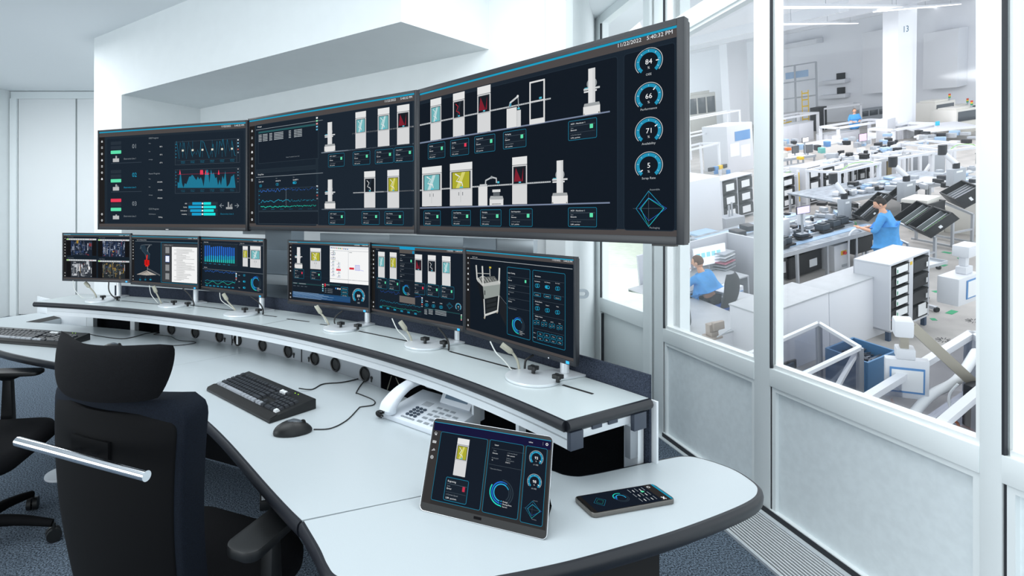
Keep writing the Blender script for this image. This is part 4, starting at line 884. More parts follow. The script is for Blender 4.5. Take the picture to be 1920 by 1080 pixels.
# ---------------- keyboards, mice ----------------
DZ=DESK
def keyboard(label,fl,fr,bl,group):
    "front-left, front-right and back-left corner pixels on the desk top"
    a=pZ(*fl,DZ).to_2d(); b_=pZ(*fr,DZ).to_2d(); L=(b_-a).length; d=(b_-a).normalized(); n=Vector((-d.y,d.x))
    W_=.46; D_=.185
    mw=Matrix(((d.x,n.x,0,a.x),(d.y,n.y,0,a.y),(0,0,1,DZ+.0006),(0,0,0,1)))
    t=thing('keyboard',label,'keyboard',mw=mw,group=group); 
    b=B(); pr=[(0,0),(D_,0),(D_,.034),(D_-.006,.038),(.03,.019),(.006,.013),(0,.008)]
    b.hull([(0,y,z) for y,z in pr],[(L,y,z) for y,z in pr]); part('case',b,M_BLACK,t,bevel=.0015)
    b=B(); b.hull([(0.002,y,z) for y,z in ((.0,.008),(.004,.0155),(.028,.0215),(.034,.021))],[(L-.002,y,z) for y,z in ((.0,.008),(.004,.0155),(.028,.0215),(.034,.021))]); part('palm_edge',b,M_BLACKM,t,bevel=.001)
    # key field
    u=(L-.028)/22.9; sl=(.038-.019)/(D_-.036); sl_a=math.atan(sl)
    base=None; km={}
    def key(x,r,w_=1,h_=1,m_=M_KEY):
        kk=(round(w_,2),h_,m_.name)
        if kk not in km:
            q=B(); W2=w_*u-.0018; H2=h_*.0188-.0022; q.hull([(0,0,0),(W2,0,0),(W2,H2,0),(0,H2,0)],[(.002,.0015,.0075),(W2-.002,.0015,.0075),(W2-.002,H2-.003,.0078),(.002,H2-.003,.0078)]); km[kk]=mkmesh('key',q,m_,0)
        y=.036+r*.0188+(.004 if r>=5 else 0); z=.0195+(y-.03)*sl
        o=link('key',km[kk],t); o.location=(.014+x*u,y,z); o.rotation_euler=(sl_a,0,0)
    for x,w_,m_ in ((0,1.25,M_KEYG),(1.25,1.25,M_KEYG),(2.5,1.25,M_KEYG),(3.75,6.25,M_KEYG),(10,1.25,M_KEYG),(11.25,1.25,M_KEYG),(12.5,1.25,M_KEYG),(13.75,1.25,M_KEYG)): key(x,0,w_,1,m_)
    for r,(l0,n_,l1) in ((1,(2.25,10,2.75)),(2,(1.75,11,2.25)),(3,(1.5,12,1.5)),(4,(1,12,2))):
        key(0,r,l0); 
        for k in range(n_): key(l0+k,r)
        key(l0+n_,r,l1)
    key(0,5,1); 
    for g_ in range(3):
        for k in range(4): key(2+g_*4.5+k,5)
    for k in range(3): key(15.4+k,0,1,1,M_KEYG if k<2 else M_KEY); key(15.4+k,3); key(15.4+k,4); key(15.4+k,5,1,1,mat('white_key','d5d8da',.4) if k<2 else M_KEY)
    key(16.4,1)
    for r in (0,1,2,3,4):
        for k in range(4):
            if r==0 and k==1: continue
            key(18.7+k,r,2 if (r==0 and k==0) else 1,1,mat('white_key','d5d8da',.4) if (r==0 and k==3) else M_KEY)
    b=B(); 
    for k in range(2): b.box(L-.10+k*.02,L-.097+k*.02,D_-.022,D_-.020,.0345,.0372)
    part('status_light',b,mat('green_led','9be22a',.4,emit=1.5),t)
    return t,mw,L,D_
k1,mw1,L1,D1=keyboard('black wired keyboard on the desk in front of the telephone',(387,733),(505,795),None,'two black keyboards')
k2,mw2,L2,D2=keyboard('black wired keyboard at the far left end of the desk, cut by the frame',(-72,638),(112,653),None,'two black keyboards')
def mouse(label,c,ang,s=1.0):
    p=pZ(*c,DZ); t=thing('computer_mouse',label,'mouse',tuple(p+Vector((0,0,.0008))),ang,group='two black computer mice')
    def fn(x,y,z):
        z=max(z,-.18); zz=(z+.18)/1.18; w_=1-.12*max(0,y)-.08*max(0,-y); hh=1.0-.30*max(0,y)**1.4-.10*max(0,-y); return (x*w_,y,zz*hh)
    b=B(); b.ell((0,0,0),.033*s,.058*s,.040*s,24,14,fn); part('shell',b,M_BLACK,t,smooth=60)
    b=B(); b.ell((0,.002,.0012),.027*s,.050*s,.0402*s,24,12,lambda x,y,z:(fn(x,y,z)[0],fn(x,y,z)[1],fn(x,y,z)[2])) ; part('top_cover',b,mat('mouse_grey','4b5259',.32),t,smooth=60)
    b=B(); b.M=Matrix.Translation((0,.030*s,.0275*s))@Matrix.Rotation(R(90),4,'Y'); b.cyl((0,0,-.003),.009,.006,16); part('scroll_wheel',b,M_BLACKM,t)
mouse('black computer mouse on the desk beside the middle keyboard',(549,812),R(-72),1.05); mouse('black computer mouse behind the near chair headrest, beside the left keyboard',(211,658),R(-70))
def deskcord(pts,label,r=.0019,h0=0,name='mouse_cable'):
    P=[pZ(x,y,DZ+r+.0006).to_3d() for x,y in pts]
    if h0: P[0].z+=h0
    P=catmull(P,8); b=B(); b.tube(P,r,8); solo(name,b,M_BLACK,label,'cable',origin=P[0])
deskcord([(588,805),(620,803),(650,788),(672,766),(676,763),(700,759),(700,750),(672,738),(668,736),(678,720),(690,708)],'thin black mouse cable looping across the desk towards the telephone')
deskcord([(560,733),(585,730),(606,720),(640,717),(665,712),(684,706)],'black keyboard cable running from middle keyboard to the nearest grommet',.0024,.01,'keyboard_cable')
deskcord([(234,657),(260,653),(300,649),(340,647),(366,643),(360,640),(335,638),(320,631),(300,628),(288,627),(300,624),(316,621)],'thin black mouse cable on the far part of the desk')
deskcord([(160,628),(185,630),(225,635),(250,632),(275,625),(300,622),(316,619)],'black keyboard cable running from left keyboard to the farthest grommet',.0024,.01,'keyboard_cable')

# ---------------- telephone ----------------
pa=pZ(716,783,DZ).to_2d(); pb_=pZ(812,838,DZ).to_2d(); d=Vector((.75,-.66)).normalized(); n=Vector((-d.y,d.x))
mw=Matrix(((d.x,n.x,0,pa.x),(d.y,n.y,0,pa.y),(0,0,1,DZ+.0006),(0,0,0,1)))
tel=thing('desk_telephone','white corded office telephone with grey display on the desk behind the tablet','telephone',mw=mw)
TW=.270; TD=.215; zs=lambda y:.016+y*.12
M_TEL=mat('telephone_white','d9dfe6',.4); M_TELG=mat('telephone_grey_key','8f969c',.5); M_TELK=mat('telephone_dark_key','3a4654',.4)
b=B(); b.hull([(0,0,0),(TW,0,0),(TW,TD,0),(0,TD,0)],[(0,0,zs(0)),(TW,0,zs(0)),(TW,TD,zs(TD)),(0,TD,zs(TD))]); part('base',b,M_TEL,tel,bevel=.003)
SLP=math.atan(.12)
def tel_l(x,y,z=0): return Matrix.Translation((x,y,zs(y)+z))@Matrix.Rotation(SLP,4,'X')
for r in range(4):
    for k in range(3):
        b=B(); b.M=tel_l(.082+k*.0165,.038+r*.017+.0,0); b.cyl((0,0,0),.0065,.004,14); part('key',b,M_TELK,tel,bevel=.001)
for k in range(4):
    b=B(); b.M=tel_l(.078+k*.0145,.018); b.box(-.006,.006,-.0035,.0035,0,.003); part('function_key',b,M_TELG,tel,bevel=.001)
for col in range(4):
    for r in range(5 if col<3 else 4):
        b=B(); b.M=tel_l(.150+col*.028,.022+r*.026); b.box(-.011,.007,-.005,.006,0,.0015); part('label_key',b,M_TELG,tel)
for r in range(6):
    b=B(); b.M=tel_l(.078+r*.006,.115); b.box(0,.003,-.001,.030,0,.0006); part('speaker_slot',b,M_TELG,tel)
b=B(); b.M=Matrix.Translation((.125,TD-.055,zs(TD)-.006))@Matrix.Rotation(R(56),4,'X'); b.box(0,.125,0,.062,-.006,.006); dp=part('display_housing',b,M_TEL,tel,bevel=.002)
b=B(); b.M=Matrix.Translation((.125,TD-.055,zs(TD)-.006))@Matrix.Rotation(R(56),4,'X'); b.box(.016,.109,.018,.046,.006,.0068); part('display_glass',b,mat('lcd_grey','6e8294',.25),tel)
# handset lying on the left side, along the depth of the phone
hs=thing('handset_helper','x','x') if False else None
b=B(); Pth=[(.030,-.006,.030),(.030,.004,.048),(.031,.040,.074),(.032,.085,.090),(.033,.130,.096),(.034,.175,.093),(.035,.205,.082),(.035,.222,.066)]
sec=[(.026,.022),(.028,.020),(.025,.014),(.022,.012),(.021,.012),(.023,.013),(.027,.018),(.026,.018)]
C_=catmull([Vector(p) for p in Pth],4); vs=[];N=14
for i,p in enumerate(C_):
    k=i/4; j=min(int(k),6); f_=k-j; wx=sec[j][0]*(1-f_)+sec[j+1][0]*f_; wz=sec[j][1]*(1-f_)+sec[j+1][1]*f_
    t_=(C_[min(i+1,len(C_)-1)]-C_[max(i-1,0)]).normalized(); up=Vector((1,0,0)).cross(t_)
    for q in range(N):
        a=2*math.pi*q/N; cx_=math.copysign(abs(math.cos(a))**.6,math.cos(a)); sx_=math.copysign(abs(math.sin(a))**.6,math.sin(a)); vs.append(p+Vector((1,0,0))*wx*cx_+up*wz*sx_)
fs=[(i*N+q,i*N+(q+1)%N,(i+1)*N+(q+1)%N,(i+1)*N+q) for i in range(len(C_)-1) for q in range(N)]+[tuple(range(N))[::-1],tuple((len(C_)-1)*N+q for q in range(N))]
b.add(vs,fs); b.cyl((.030,.010,.020),.020,.020,16); part('handset',b,M_TEL,tel,smooth=60)
b=B(); P=[]; 
for i in range(90):
    a=i*.9; s_=i/89; P.append((.012-.020*math.sin(s_*3.1)+.006*math.cos(a),-.012-.012*math.sin(s_*3.1)+s_*.02,.010+.012*s_+.006*math.sin(a)))
b.tube(P,.0018,6); part('coiled_cord',b,M_BLACK,tel)

# ---------------- tablet ----------------
def plane_mw(o,x,up):
    ex=x.normalized(); n_=up.cross(ex).normalized()*-1; 
    ez=up.normalized(); en=ex.cross(ez)*-1
    return Matrix(((ex.x,en.x,ez.x,o.x),(ex.y,en.y,ez.y,o.y),(ex.z,en.z,ez.z,o.z),(0,0,0,1)))
_y=-.405; TWd,TH=.2886,.2040; bl=Vector((.0194,1.1958,DZ+.001)); ex=Vector((math.cos(_y),math.sin(_y),0)); nb=Vector((-ex.y,ex.x,0)); ez=nb*math.sin(.508)+Vector((0,0,math.cos(.508))); en=ez.cross(ex).normalized()
mw=Matrix(((ex.x,en.x,ez.x,bl.x),(ex.y,en.y,ez.y,bl.y),(ex.z,en.z,ez.z,bl.z),(0,0,0,1)))
tab=thing('tablet','black tablet with white rim leaning on its stand at the front of the desk','tablet',mw=mw)
def rrp(x0,z0,x1,z1,r,n=6):
    o=[]
    for cx,cz,a0 in ((x1-r,z1-r,0),(x0+r,z1-r,90),(x0+r,z0+r,180),(x1-r,z0+r,270)):
        for j in range(n+1): o.append((cx+r*math.cos(R(a0+90*j/n)),cz+r*math.sin(R(a0+90*j/n))))
    return o
p_=rrp(0,0,TWd,TH,.011); b=B(); b.hull([(x,.0075,z) for x,z in p_],[(x,0,z) for x,z in p_]); part('rim',b,mat('silver_rim','c9ccd0',.25,.6),tab,bevel=.0005)
p_=rrp(.0011,.0011,TWd-.0011,TH-.0011,.010); b=B(); b.hull([(x,.0001,z) for x,z in p_],[(x,-.0006,z) for x,z in p_]); part('front_glass',b,mat('tablet_black','141414',.12),tab)
c=Canvas(mw,TWd,TH,y=-.0007,eps=.00006); c.zz(760,760,4.153); c.hom([(787,962),(1020,1008),(1044,824),(812,777)])
u0,vb=c.P(130,775); u1,vt=c.P(1150,300); u1=TWd-.004; u0=.004; x0_,x1_,zb_,zt_=u0,u1,vb,vt
c.R(x0_,zb_,x1_,zt_,'2c2b2a',1); hb_=c.P(200,178)[1]; c.R(x0_,hb_,x1_,zt_,'0b0833',1); c.R(x0_,zt_,x1_,zt_+.0013,CY_,0); c.R(x0_,zb_,c.P(240,500)[0],hb_,'333130',1)
c.L=3
c.line([(222,213),(235,200),(250,213)],4,WH); c.rect(227,213,245,228,WH); c.rect(209,274,242,296,WH); c.line([(209,276),(226,288),(242,276)],2,'333130',1); 
for k in range(4): c.rect(203+k*8,355-((k*7)%16),207+k*8,360,WH)
c.arc(207,414,15,3,0,360,WH); c.arc(207,414,8,3,0,360,WH)
lw=.0009
def pan(u0,v0,u1,v1): c.rr(u0,v0,u1,v1,.004,'091420',CYD,lw)
for q_ in (((283,197),(600,835)),((690,275),(880,895)),((972,330),(1055,938))):
    a=c.P(*q_[0]); b2=c.P(*q_[1]); pan(a[0],b2[1],b2[0],a[1])
c.L=5
c.fix(447,420); tower(c,405,262,505,575,'a9a82a'); c.fix(); card(c,318,590,508,778,'Engraving','Error','c0304a','3,88',1.0)
c.fix(820,450); c.text(710,345,'Laser',12,WH); c.rect(690,368,950,370,'4a565f'); c.text(705,392,'State',9,GRY); c.text(700,413,'Execute',10,WH); c.text(815,392,'o Current Speed',9,GRY); c.text(815,412,'3,86  pcs/min',9,WH); c.text(697,452,'Pending Job',9,GRY); c.text(697,470,'12',9,WH)
c.text(812,436,'Cabinet',9,GRY); c.text(812,452,'Temperature',9,GRY); c.text(808,470,'27,95 C',9,WH); c.rect(680,502,940,504,'4a565f'); c.text(690,540,'^ Downtime Reason',9,GRY); c.fix()
ringchart(c,768,697,104); gauge(c,1042,432,60,'93','L1 OEE',-32); gauge(c,1018,612,60,'98','L2 OEE',-35); radar(c,990,816,66,.95)
c.text(992,308,'tablet',11,WH); c.rect(1098,306,1100,334,GRY); c.arc(1128,326,11,5,0,360,WH); c.dot(565,170,3,'5a5a60'); c.dot(595,176,3,'5a5a60')
c.L=2; c.zz(760,760,4.153); c.panel(552,872,610,908,'111111','38383a',r=6,lw=2)
c.done(tab)
# folding stand leg behind the tablet
b=B(); P0=mw@Vector((TWd*.10,.008,TH*.50)); P1=mw@Vector((TWd*.97,.008,TH*.50)); q=nb*.075
f0=Vector((P0.x,P0.y,DZ+.002))+q; f1=Vector((P1.x,P1.y,DZ+.002))+q
b.add([P0,P1,f1,f0,P0+nb*.003,P1+nb*.003,f1+nb*.003,f0+nb*.003],[(0,1,2,3),(7,6,5,4),(0,4,5,1),(1,5,6,2),(2,6,7,3),(3,7,4,0)])
g0=mw@Vector((TWd*.10,.008,.004)); g1_=mw@Vector((TWd*.97,.008,.004)); g0.z=g1_.z=DZ+.002
b.add([g0,g1_,f1,f0,g0+Vector((0,0,.003)),g1_+Vector((0,0,.003)),f1+Vector((0,0,.003)),f0+Vector((0,0,.003))],[(0,1,2,3),(7,6,5,4),(0,4,5,1),(1,5,6,2),(2,6,7,3),(3,7,4,0)])
part('stand_cover',b,M_FELTB,tab,world=True)

# ---------------- smartphone ----------------
hz=.0105
_y=.272; PL,PW=.2271,.0762; ex=Vector((math.cos(_y),math.sin(_y),0)); ey=Vector((-ex.y,ex.x,0)); A=Vector((.4087,1.1612,DZ+hz))
mw=Matrix(((ex.x,0,ey.x,A.x),(ex.y,0,ey.y,A.y),(0,-1,0,DZ+hz),(0,0,0,1)))
ph=thing('smartphone','dark smartphone lying face up on the desk right of the tablet','phone',mw=mw)
p_=rrp(0,0,PL,PW,.012); b=B(); b.hull([(x,hz-.0006,z) for x,z in p_],[(x,.0,z) for x,z in p_]); part('body',b,mat('phone_side','6d6a66',.35,.5),ph,bevel=.0018)
p_=rrp(.0025,.0025,PL-.0025,PW-.0025,.010); b=B(); b.hull([(x,.0,z) for x,z in p_],[(x,-.0005,z) for x,z in p_]); part('front_glass',b,mat('tablet_black','141414',.12),ph)
c=Canvas(mw,PL,PW,y=-.0006,eps=.00005); c.R(.006,.004,PL-.005,PW-.004,'0a1420',1); c.R(.006,.004,.016,PW-.004,'1a1816',1); c.R(PL-.034,.004,PL-.005,PW-.004,'2a2725',1); c.R(PL-.011,.004,PL-.005,PW-.004,'1a8fb0',1)
c.zz(1040,680,2.7); c.hom([(1107,966),(1270,936),(1222,904),(1080,930)]); c.L=4; 
def lp(x,y,r):
    q=c.P(x,y); return q
def parc(x,y,rr,w_,a0,a1,col):
    q=c.P(x,y); vs=[]
    for i in range(25):
        a=R(a0+(a1-a0)*i/24)
        for k in (rr,rr-w_): vs.append((q[0]+k*math.cos(a),q[1]+k*math.sin(a)))
    c.raw(vs,[(2*i,2*i+1,2*i+3,2*i+2) for i in range(24)],col,1)
for rr,a0,a1,col in ((.019,60,180,'22d3bf'),(.0155,150,200,'1e6fd8'),(.012,-20,180,'25a9d8'),(.019,180,400,'22303a'),(.0155,200,400,'22303a')): parc(330,682,rr,.0022,a0,a1,col)
for k1_,col in ((1.0,'1b93b8'),(.6,'22c3ae')):
    q=c.P(225,704); pt=[(q[0]+k1_*x,q[1]+k1_*y) for x,y in ((.018,.002),(.002,.016),(-.017,-.001),(-.001,-.018),(.018,.002))]
    vs=[]
    for i in range(5):
        vs+=[pt[i],(pt[i][0]*.96+q[0]*.04,pt[i][1]*.96+q[1]*.04)]
    c.raw(vs,[(2*i,2*i+1,2*i+3,2*i+2) for i in range(4)],col,1)
for k in range(5):
    for j in range(3): c.R(PL-.085+k*.010,.012+j*.020,PL-.083+k*.010,.026+j*.020-(k%2)*.005,('8b949b','e9edf0')[k%2])
c.R(PL-.058,.046,PL-.050,.052,GRN); c.raw([(PL-.030,.008),(PL-.028,.006),(PL-.020,.016),(PL-.022,.018)],[(0,1,2,3)],WH,1); c.raw([(PL-.030,.016),(PL-.028,.018),(PL-.020,.008),(PL-.022,.006)],[(0,1,2,3)],WH,1)
q=(PL-.026,PW-.014); c.rr(q[0]-.004,q[1]-.004,q[0]+.004,q[1]+.004,.003,None,WH,.0015)
c.done(ph)

# small multi-socket strip sticking out under the desk edge
m0=pZ(508,934,.64); b=B(); sk=thing('socket_strip','small black-rimmed white socket block clipped under the desk front edge','socket block',tuple(m0),R(16)); b=B(); b.box(-.03,.11,-.03,.035,-.018,.010)
part('case',b,M_BLACK,sk,bevel=.006); b=B(); b.box(-.025,.10,-.024,.029,.010,.012); fp=part('face',b,M_WHITEP,sk)
b=B(); 
for i in range(3):
    for j in range(2): b.cyl((-.008+.03*j,-.014+.014*i,.012),.0032,.0006,8)
part('pin_holes',b,M_TELG,fp)
b=B(); b.box(.04,.07,-.01,.01,.010,.065); part('mount',b,M_BLACK,sk)
desk_cap=pZ(567,979,DZ)

# ---------------- office chairs ----------------
def chair(label,loc,rz,star_rot=0.3,seat_h=.47,arm_h=.67,arms=(1,1),group='two black office chairs'):
    t=thing('office_chair',label,'chair',(loc[0],loc[1],0),rz,group=group)   # +y = the way a sitter faces
    b=B(); p_=rrp(-.25,-.24,.25,.25,.11,6)
    def lay(k,z): return [(x*k,y*k,z) for x,y in p_]
    L_=[lay(.90,seat_h-.07),lay(.99,seat_h-.05),lay(1,seat_h-.02),lay(.96,seat_h+.003),lay(.85,seat_h+.012)]; n_=len(p_); vs=sum(L_,[]); fs=[(i*n_+k,i*n_+(k+1)%n_,(i+1)*n_+(k+1)%n_,(i+1)*n_+k) for i in range(4) for k in range(n_)]+[tuple(range(n_))[::-1],tuple(4*n_+k for k in range(n_))]
    b.add(vs,fs); part('seat',b,M_FABRIC,t,smooth=70)
    b=B(); b.box(-.10,.10,-.20,.12,seat_h-.12,seat_h-.068); part('mechanism',b,M_BLACK,t,bevel=.01)
    b=B(); b.tube([(0,0,.10),(0,0,seat_h-.11)],.028,16); b.tube([(0,0,.10),(0,0,.26)],.036,16); part('gas_column',b,M_BLACK,t)
    for k in range(5):
        a=star_rot+2*math.pi*k/5; c_,s_=math.cos(a),math.sin(a); b=B(); P=catmull([Vector((.02*c_,.02*s_,.115)),Vector((.16*c_,.16*s_,.108)),Vector((.30*c_,.30*s_,.078))],4)
        b.tube(P,[.030-.014*i/(len(P)-1) for i in range(len(P))],8); lg=part('base_leg',b,M_SHELLC,t,smooth=60)
        b=B(); b.M=Matrix.Translation((.305*c_,.305*s_,.030))@Matrix.Rotation(a+.5,4,'Z')@Matrix.Rotation(R(90),4,'X')
        b.cyl((0,0,-.022),.029,.018,18); b.cyl((0,0,.004),.029,.018,18); b.cyl((0,0,-.006),.010,.012,8); b.M=Matrix.Translation((.305*c_,.305*s_,0)); b.cyl((0,0,.05),.008,.028,8); part('caster',b,M_BLACK,lg)
    # arms
    for s_,on in zip((-1,1),arms):
        if not on: continue
        b=B(); b.tube([(s_*.10,-.02,seat_h-.09),(s_*.27,-.02,seat_h-.085),(s_*.285,-.02,seat_h-.04)],[.018,.018,.018],8); b.hull([(s_*.285-.018,-.045,seat_h-.06),(s_*.285+.018,-.045,seat_h-.06),(s_*.285+.018,.01,seat_h-.06),(s_*.285-.018,.01,seat_h-.06)],[(s_*.285-.016,-.035,arm_h-.04),(s_*.285+.016,-.035,arm_h-.04),(s_*.285+.016,.0,arm_h-.04),(s_*.285-.016,.0,arm_h-.04)])
        b.hull([(s_*.285-.016,-.035,arm_h-.045),(s_*.285+.016,-.035,arm_h-.045),(s_*.285+.016,.0,arm_h-.045),(s_*.285-.016,.0,arm_h-.045)],[(s_*.285-.03,-.09,arm_h-.02),(s_*.285+.03,-.09,arm_h-.02),(s_*.285+.03,.06,arm_h-.02),(s_*.285-.03,.06,arm_h-.02)])
        part('armrest_post',b,M_BLACK,t,bevel=.003)
        b=B(); q=rrp(s_*.285-.045,-.14,s_*.285+.045,.13,.03,5); b.hull([(x,y,arm_h-.022-(.012 if y>.06 else 0)*0) for x,y in q],[(x,y,arm_h+.004-(max(0,y-.05)*.12)) for x,y in q]); part('armrest_pad',b,M_BLACK,t,bevel=.006)
    # backrest: curved upholstered slab with a harder rear shell
    z0,z1=.50,1.015; yb=-.235
    def ycurve(u,z): return yb+.045*u*u-.03*((z-z0)/(z1-z0)-.25)*1.0-.02*math.sin((z-z0)/(z1-z0)*3.1)
    def slab(w0,w1,za,zb,off0,off1,nm,m_,rr_,lab=None):
        nu,nz=12,36; F_=[];K_=[]
        vs=[]
        for side,off in ((0,off0),(1,off1)):
            for j in range(nz+1):
                v=j/nz; z=za+(zb-za)*v; wv=(w0+(w1-w0)*v)
                e=min(v,1-v)*(zb-za); cut=0 if e>rr_ else rr_-math.sqrt(max(rr_*rr_-(rr_-e)**2,0)); wv-=cut
                for i in range(nu+1):
                    u=-1+2*i/nu; x=u*wv; vs.append((x,ycurve(u,z)+off,z+.03*(1-u*u)*v*0-.018*u*u*v*0))
        M_=(nu+1)*(nz+1); fs=[]
        for side in (0,1):
            for j in range(nz):
                for i in range(nu):
                    a=side*M_+j*(nu+1)+i; f=(a,a+1,a+nu+2,a+nu+1); fs.append(f if side else f[::-1])
        for j in range(nz):
            for i in (0,nu): a=j*(nu+1)+i; fs.append((a,a+nu+1,M_+a+nu+1,M_+a))
        for i in range(nu):
            for j in (0,nz): a=j*(nu+1)+i; fs.append((a,a+1,M_+a+1,M_+a))
        b=B(); b.add(vs,fs); return part(nm,b,m_,t,bevel=.008,smooth=50,label=lab)
    slab(.195,.222,z0,z1,-.004,.062,'backrest_cushion',M_FABRIC2,.045); slab(.178,.202,z0-.01,z1-.028,-.014,-.003,'rear_shell',M_SHELLC,.04)
    b=B(); b.tube([(0,-.10,seat_h-.10),(0,-.26,seat_h-.07),(0,-.275,.50),(0,-.262,.54)],[.022,.024,.020,.014],10); part('back_bracket',b,M_BLACK,t,smooth=60)
    # headrest
    b=B(); nu,nz=16,10; vs=[]
    for side in (0,1):
        for j in range(nz+1):
            v=j/nz; prof=math.sin(math.pi*v)**.6
            for i in range(nu+1):
                u=-1+2*i/nu; e=(1-abs(u)**3)**.5 if abs(u)<1 else 0
                x=u*(.162+.022*v); y=-.295+.060*u*u+.02*(v-.5)+( .052*prof*(.35+.65*e) if side else -.018*prof*(.3+.7*e)); zc=1.018+.118*v
                z=zc+ .012*u*u*(v) - .012*u*u*(1-v)*0; z=1.077+(z-1.077)*(.86+.14*e); vs.append((x,y,z))
    M_=(nu+1)*(nz+1); fs=[]
    for side in (0,1):
        for j in range(nz):
            for i in range(nu):
                a=side*M_+j*(nu+1)+i; f=(a,a+1,a+nu+2,a+nu+1); fs.append(f if side else f[::-1])
    for j in range(nz):
        for i in (0,nu): a=j*(nu+1)+i; fs.append((a,a+nu+1,M_+a+nu+1,M_+a))
    for i in range(nu):
        for j in (0,nz): a=j*(nu+1)+i; fs.append((a,a+1,M_+a+1,M_+a))
    b.add(vs,fs); part('headrest',b,M_FABRIC,t,smooth=70)
    b=B(); b.box(-.028,.028,-.262,-.252,.985,1.06); part('headrest_post',b,M_CHROME,t,bevel=.002)
    b=B(); b.tube([(-.165,-.335,.913),(.235,-.335,.913)],.0105,18); hb=part('coat_bar',b,M_CHROME,t,smooth=60,label='chrome coat bar across the back')
    b=B(); b.box(-.065,.055,-.282,-.272,.865,.925); b.use(M_SHELLC) if False else None; part('coat_bar_plate',b,M_SHELLC,t,bevel=.002)
    for x in (-.03,.02):
        b=B(); b.tube([(x,-.276,.895),(x-.004,-.332,.913)],.005,8); part('coat_bar_arm',b,M_CHROME,t)
    return t
# near chair, seen from behind; facing (.386,.92)
fa=Vector((.386,.92)).normalized(); bar=Vector((-.699,1.086)); cpos=bar+fa*.335+Vector((-fa.y,fa.x))*.035
chair('near black office chair with headrest and chrome bar, seen from behind',cpos,math.atan2(fa.y,fa.x)-math.pi/2,star_rot=1.0,arm_h=.66)
chair('far black office chair turned sideways, cut off by the left frame edge',(-1.86,2.20),R(-80),star_rot=.35,seat_h=.46,arm_h=.68)
# =============== the production hall seen through the glazing ===============
nH=Vector((-.907,-1,5.2)).normalized(); KH=28.2
_r=Vector(((1700-CX)/F,1,-(640-CY)/F)); 
def Yfl(u,v): return KH/((1+.907*u)-5.2*v)
P0=_r*Yfl(_r.x,_r.z)+Vector((0,0,EYE)); aH=Vector((-.05,1,(1-.907*.05)/5.2)).normalized(); bH=aH.cross(nH).normalized()
HMAT=Matrix(((bH.x,aH.x,nH.x,P0.x),(bH.y,aH.y,nH.y,P0.y),(bH.z,aH.z,nH.z,P0.z),(0,0,0,1))); HINV=HMAT.inverted()
def hq(px,py,h=0):
    ray=Vector(((px-CX)/F,1,-(py-CY)/F)); o=Vector((0,0,EYE)); t=((P0+nH*h)-o).dot(nH)/ray.dot(nH); return HINV@(o+ray*t)
def hmm(px,py,h=0): return (HMAT@hq(px,py,h)).y/F          # metres per pixel there
def frame2(p1,p2,h=0):
    a=hq(*p1,h); b=hq(*p2,h); d=(b-a); return HMAT@Matrix.Translation(a)@Matrix.Rotation(math.atan2(d.y,d.x),4,'Z'),d.length,(hmm(*p1,h)+hmm(*p2,h))/2
def HT(name,label,cat,p1,p2,h=0,group=None):
    mw,W,s=frame2(p1,p2,h); return thing(name,label,cat,mw=mw,group=group),W,s
def hsolo(name,label,cat,p1,p2,h,fn,m,group=None,bevel=0):
    mw,W,s=frame2(p1,p2,h); b=B(); fn(b,W,s); return solo(name,b,m,label,cat,group,bevel,mw=mw)
H_W=mat('hall_white','dfe1e6',.5); H_W2=mat('hall_white_panel','d2d4da',.55); H_TOP=mat('hall_worktop','b9bcc0',.5,noise=.04,nscale=6); H_GREY=mat('hall_grey','a6abb2',.5); H_DK=mat('hall_dark','24262c',.5); H_BLK=mat('crate_black','17181c',.55); H_GLS=mat('machine_glass','4c525a',.15,spec=.8)
H_BLUE=mat('hall_blue','5d8fc4',.5); H_LBLUE=mat('belt_blue','9db9d6',.4); H_ALU=mat('hall_aluminium','b8bcc2',.35,.4); H_YEL=mat('hall_yellow','e6c02a',.5); H_GRN=mat('hall_green','1f9a68',.6); H_RED=mat('hall_red','d8342c',.5); H_ORG=mat('hall_orange','e8742a',.5); H_PAP=mat('paper_white','eef0f2',.7); H_BFR=mat('feet_blue','2f4560',.5); H_CREAM=mat('hall_cream','e2dfd8',.5)
M_COAT=mat('coat_blue','4f9fe0',.8,noise=.08,nscale=12,bump=.3); M_SKIN=mat('skin','e0ab8e',.6); M_HAIR=mat('hair_brown','6a5040',.8,noise=.3,nscale=60); M_HAIRD=mat('hair_dark','2a2320',.8,noise=.5,nscale=40); M_TROU=mat('trousers_dark','2c3038',.8)
M_HFLOOR=mat('hall_floor','aeaaa6',.6,noise=.14,nscale=1.6)
# floor, walls, ceiling of the hall
def hbox(name,x0,x1,y0,y1,z0,z1,m,kind=None):
    b=B(); b.box(x0,x1,y0,y1,z0,z1); return struct(name,b,m,mw=HMAT)
q0=hq(1500,800); yw=hq(1650,246).y
fb=B(); fl=[hq(1280,700),hq(1960,1000),hq(1960,700)]
n0=HINV@pY(1300,760,3.6); 
WA=hq(1236,240); WBp=hq(2060,211); wd_=(WBp-WA); WL=wd_.length; WM=HMAT@Matrix.Translation(WA)@Matrix.Rotation(math.atan2(wd_.y,wd_.x),4,'Z'); WINV=WM.inverted()
pl_=[hq(1236,1150),hq(2400,1150),WBp,WA]
b=B(); b.prism([(p.x,p.y) for p in pl_],-.15,0); struct('floor_hall',b,M_HFLOOR,mw=HMAT)
b=B(); b.box(0,WL,0,.3,0,6.8); struct('wall_hall_far',b,mat('hall_wall_paint','eceef3',.8),mw=WM)
cl_=[hq(1236,560),hq(2400,560),WBp,WA]
b=B(); b.prism([(p.x,p.y) for p in cl_],6.7,6.9); struct('ceiling_hall',b,mat('hall_ceiling_paint','e4e6ec',.9),mw=HMAT)
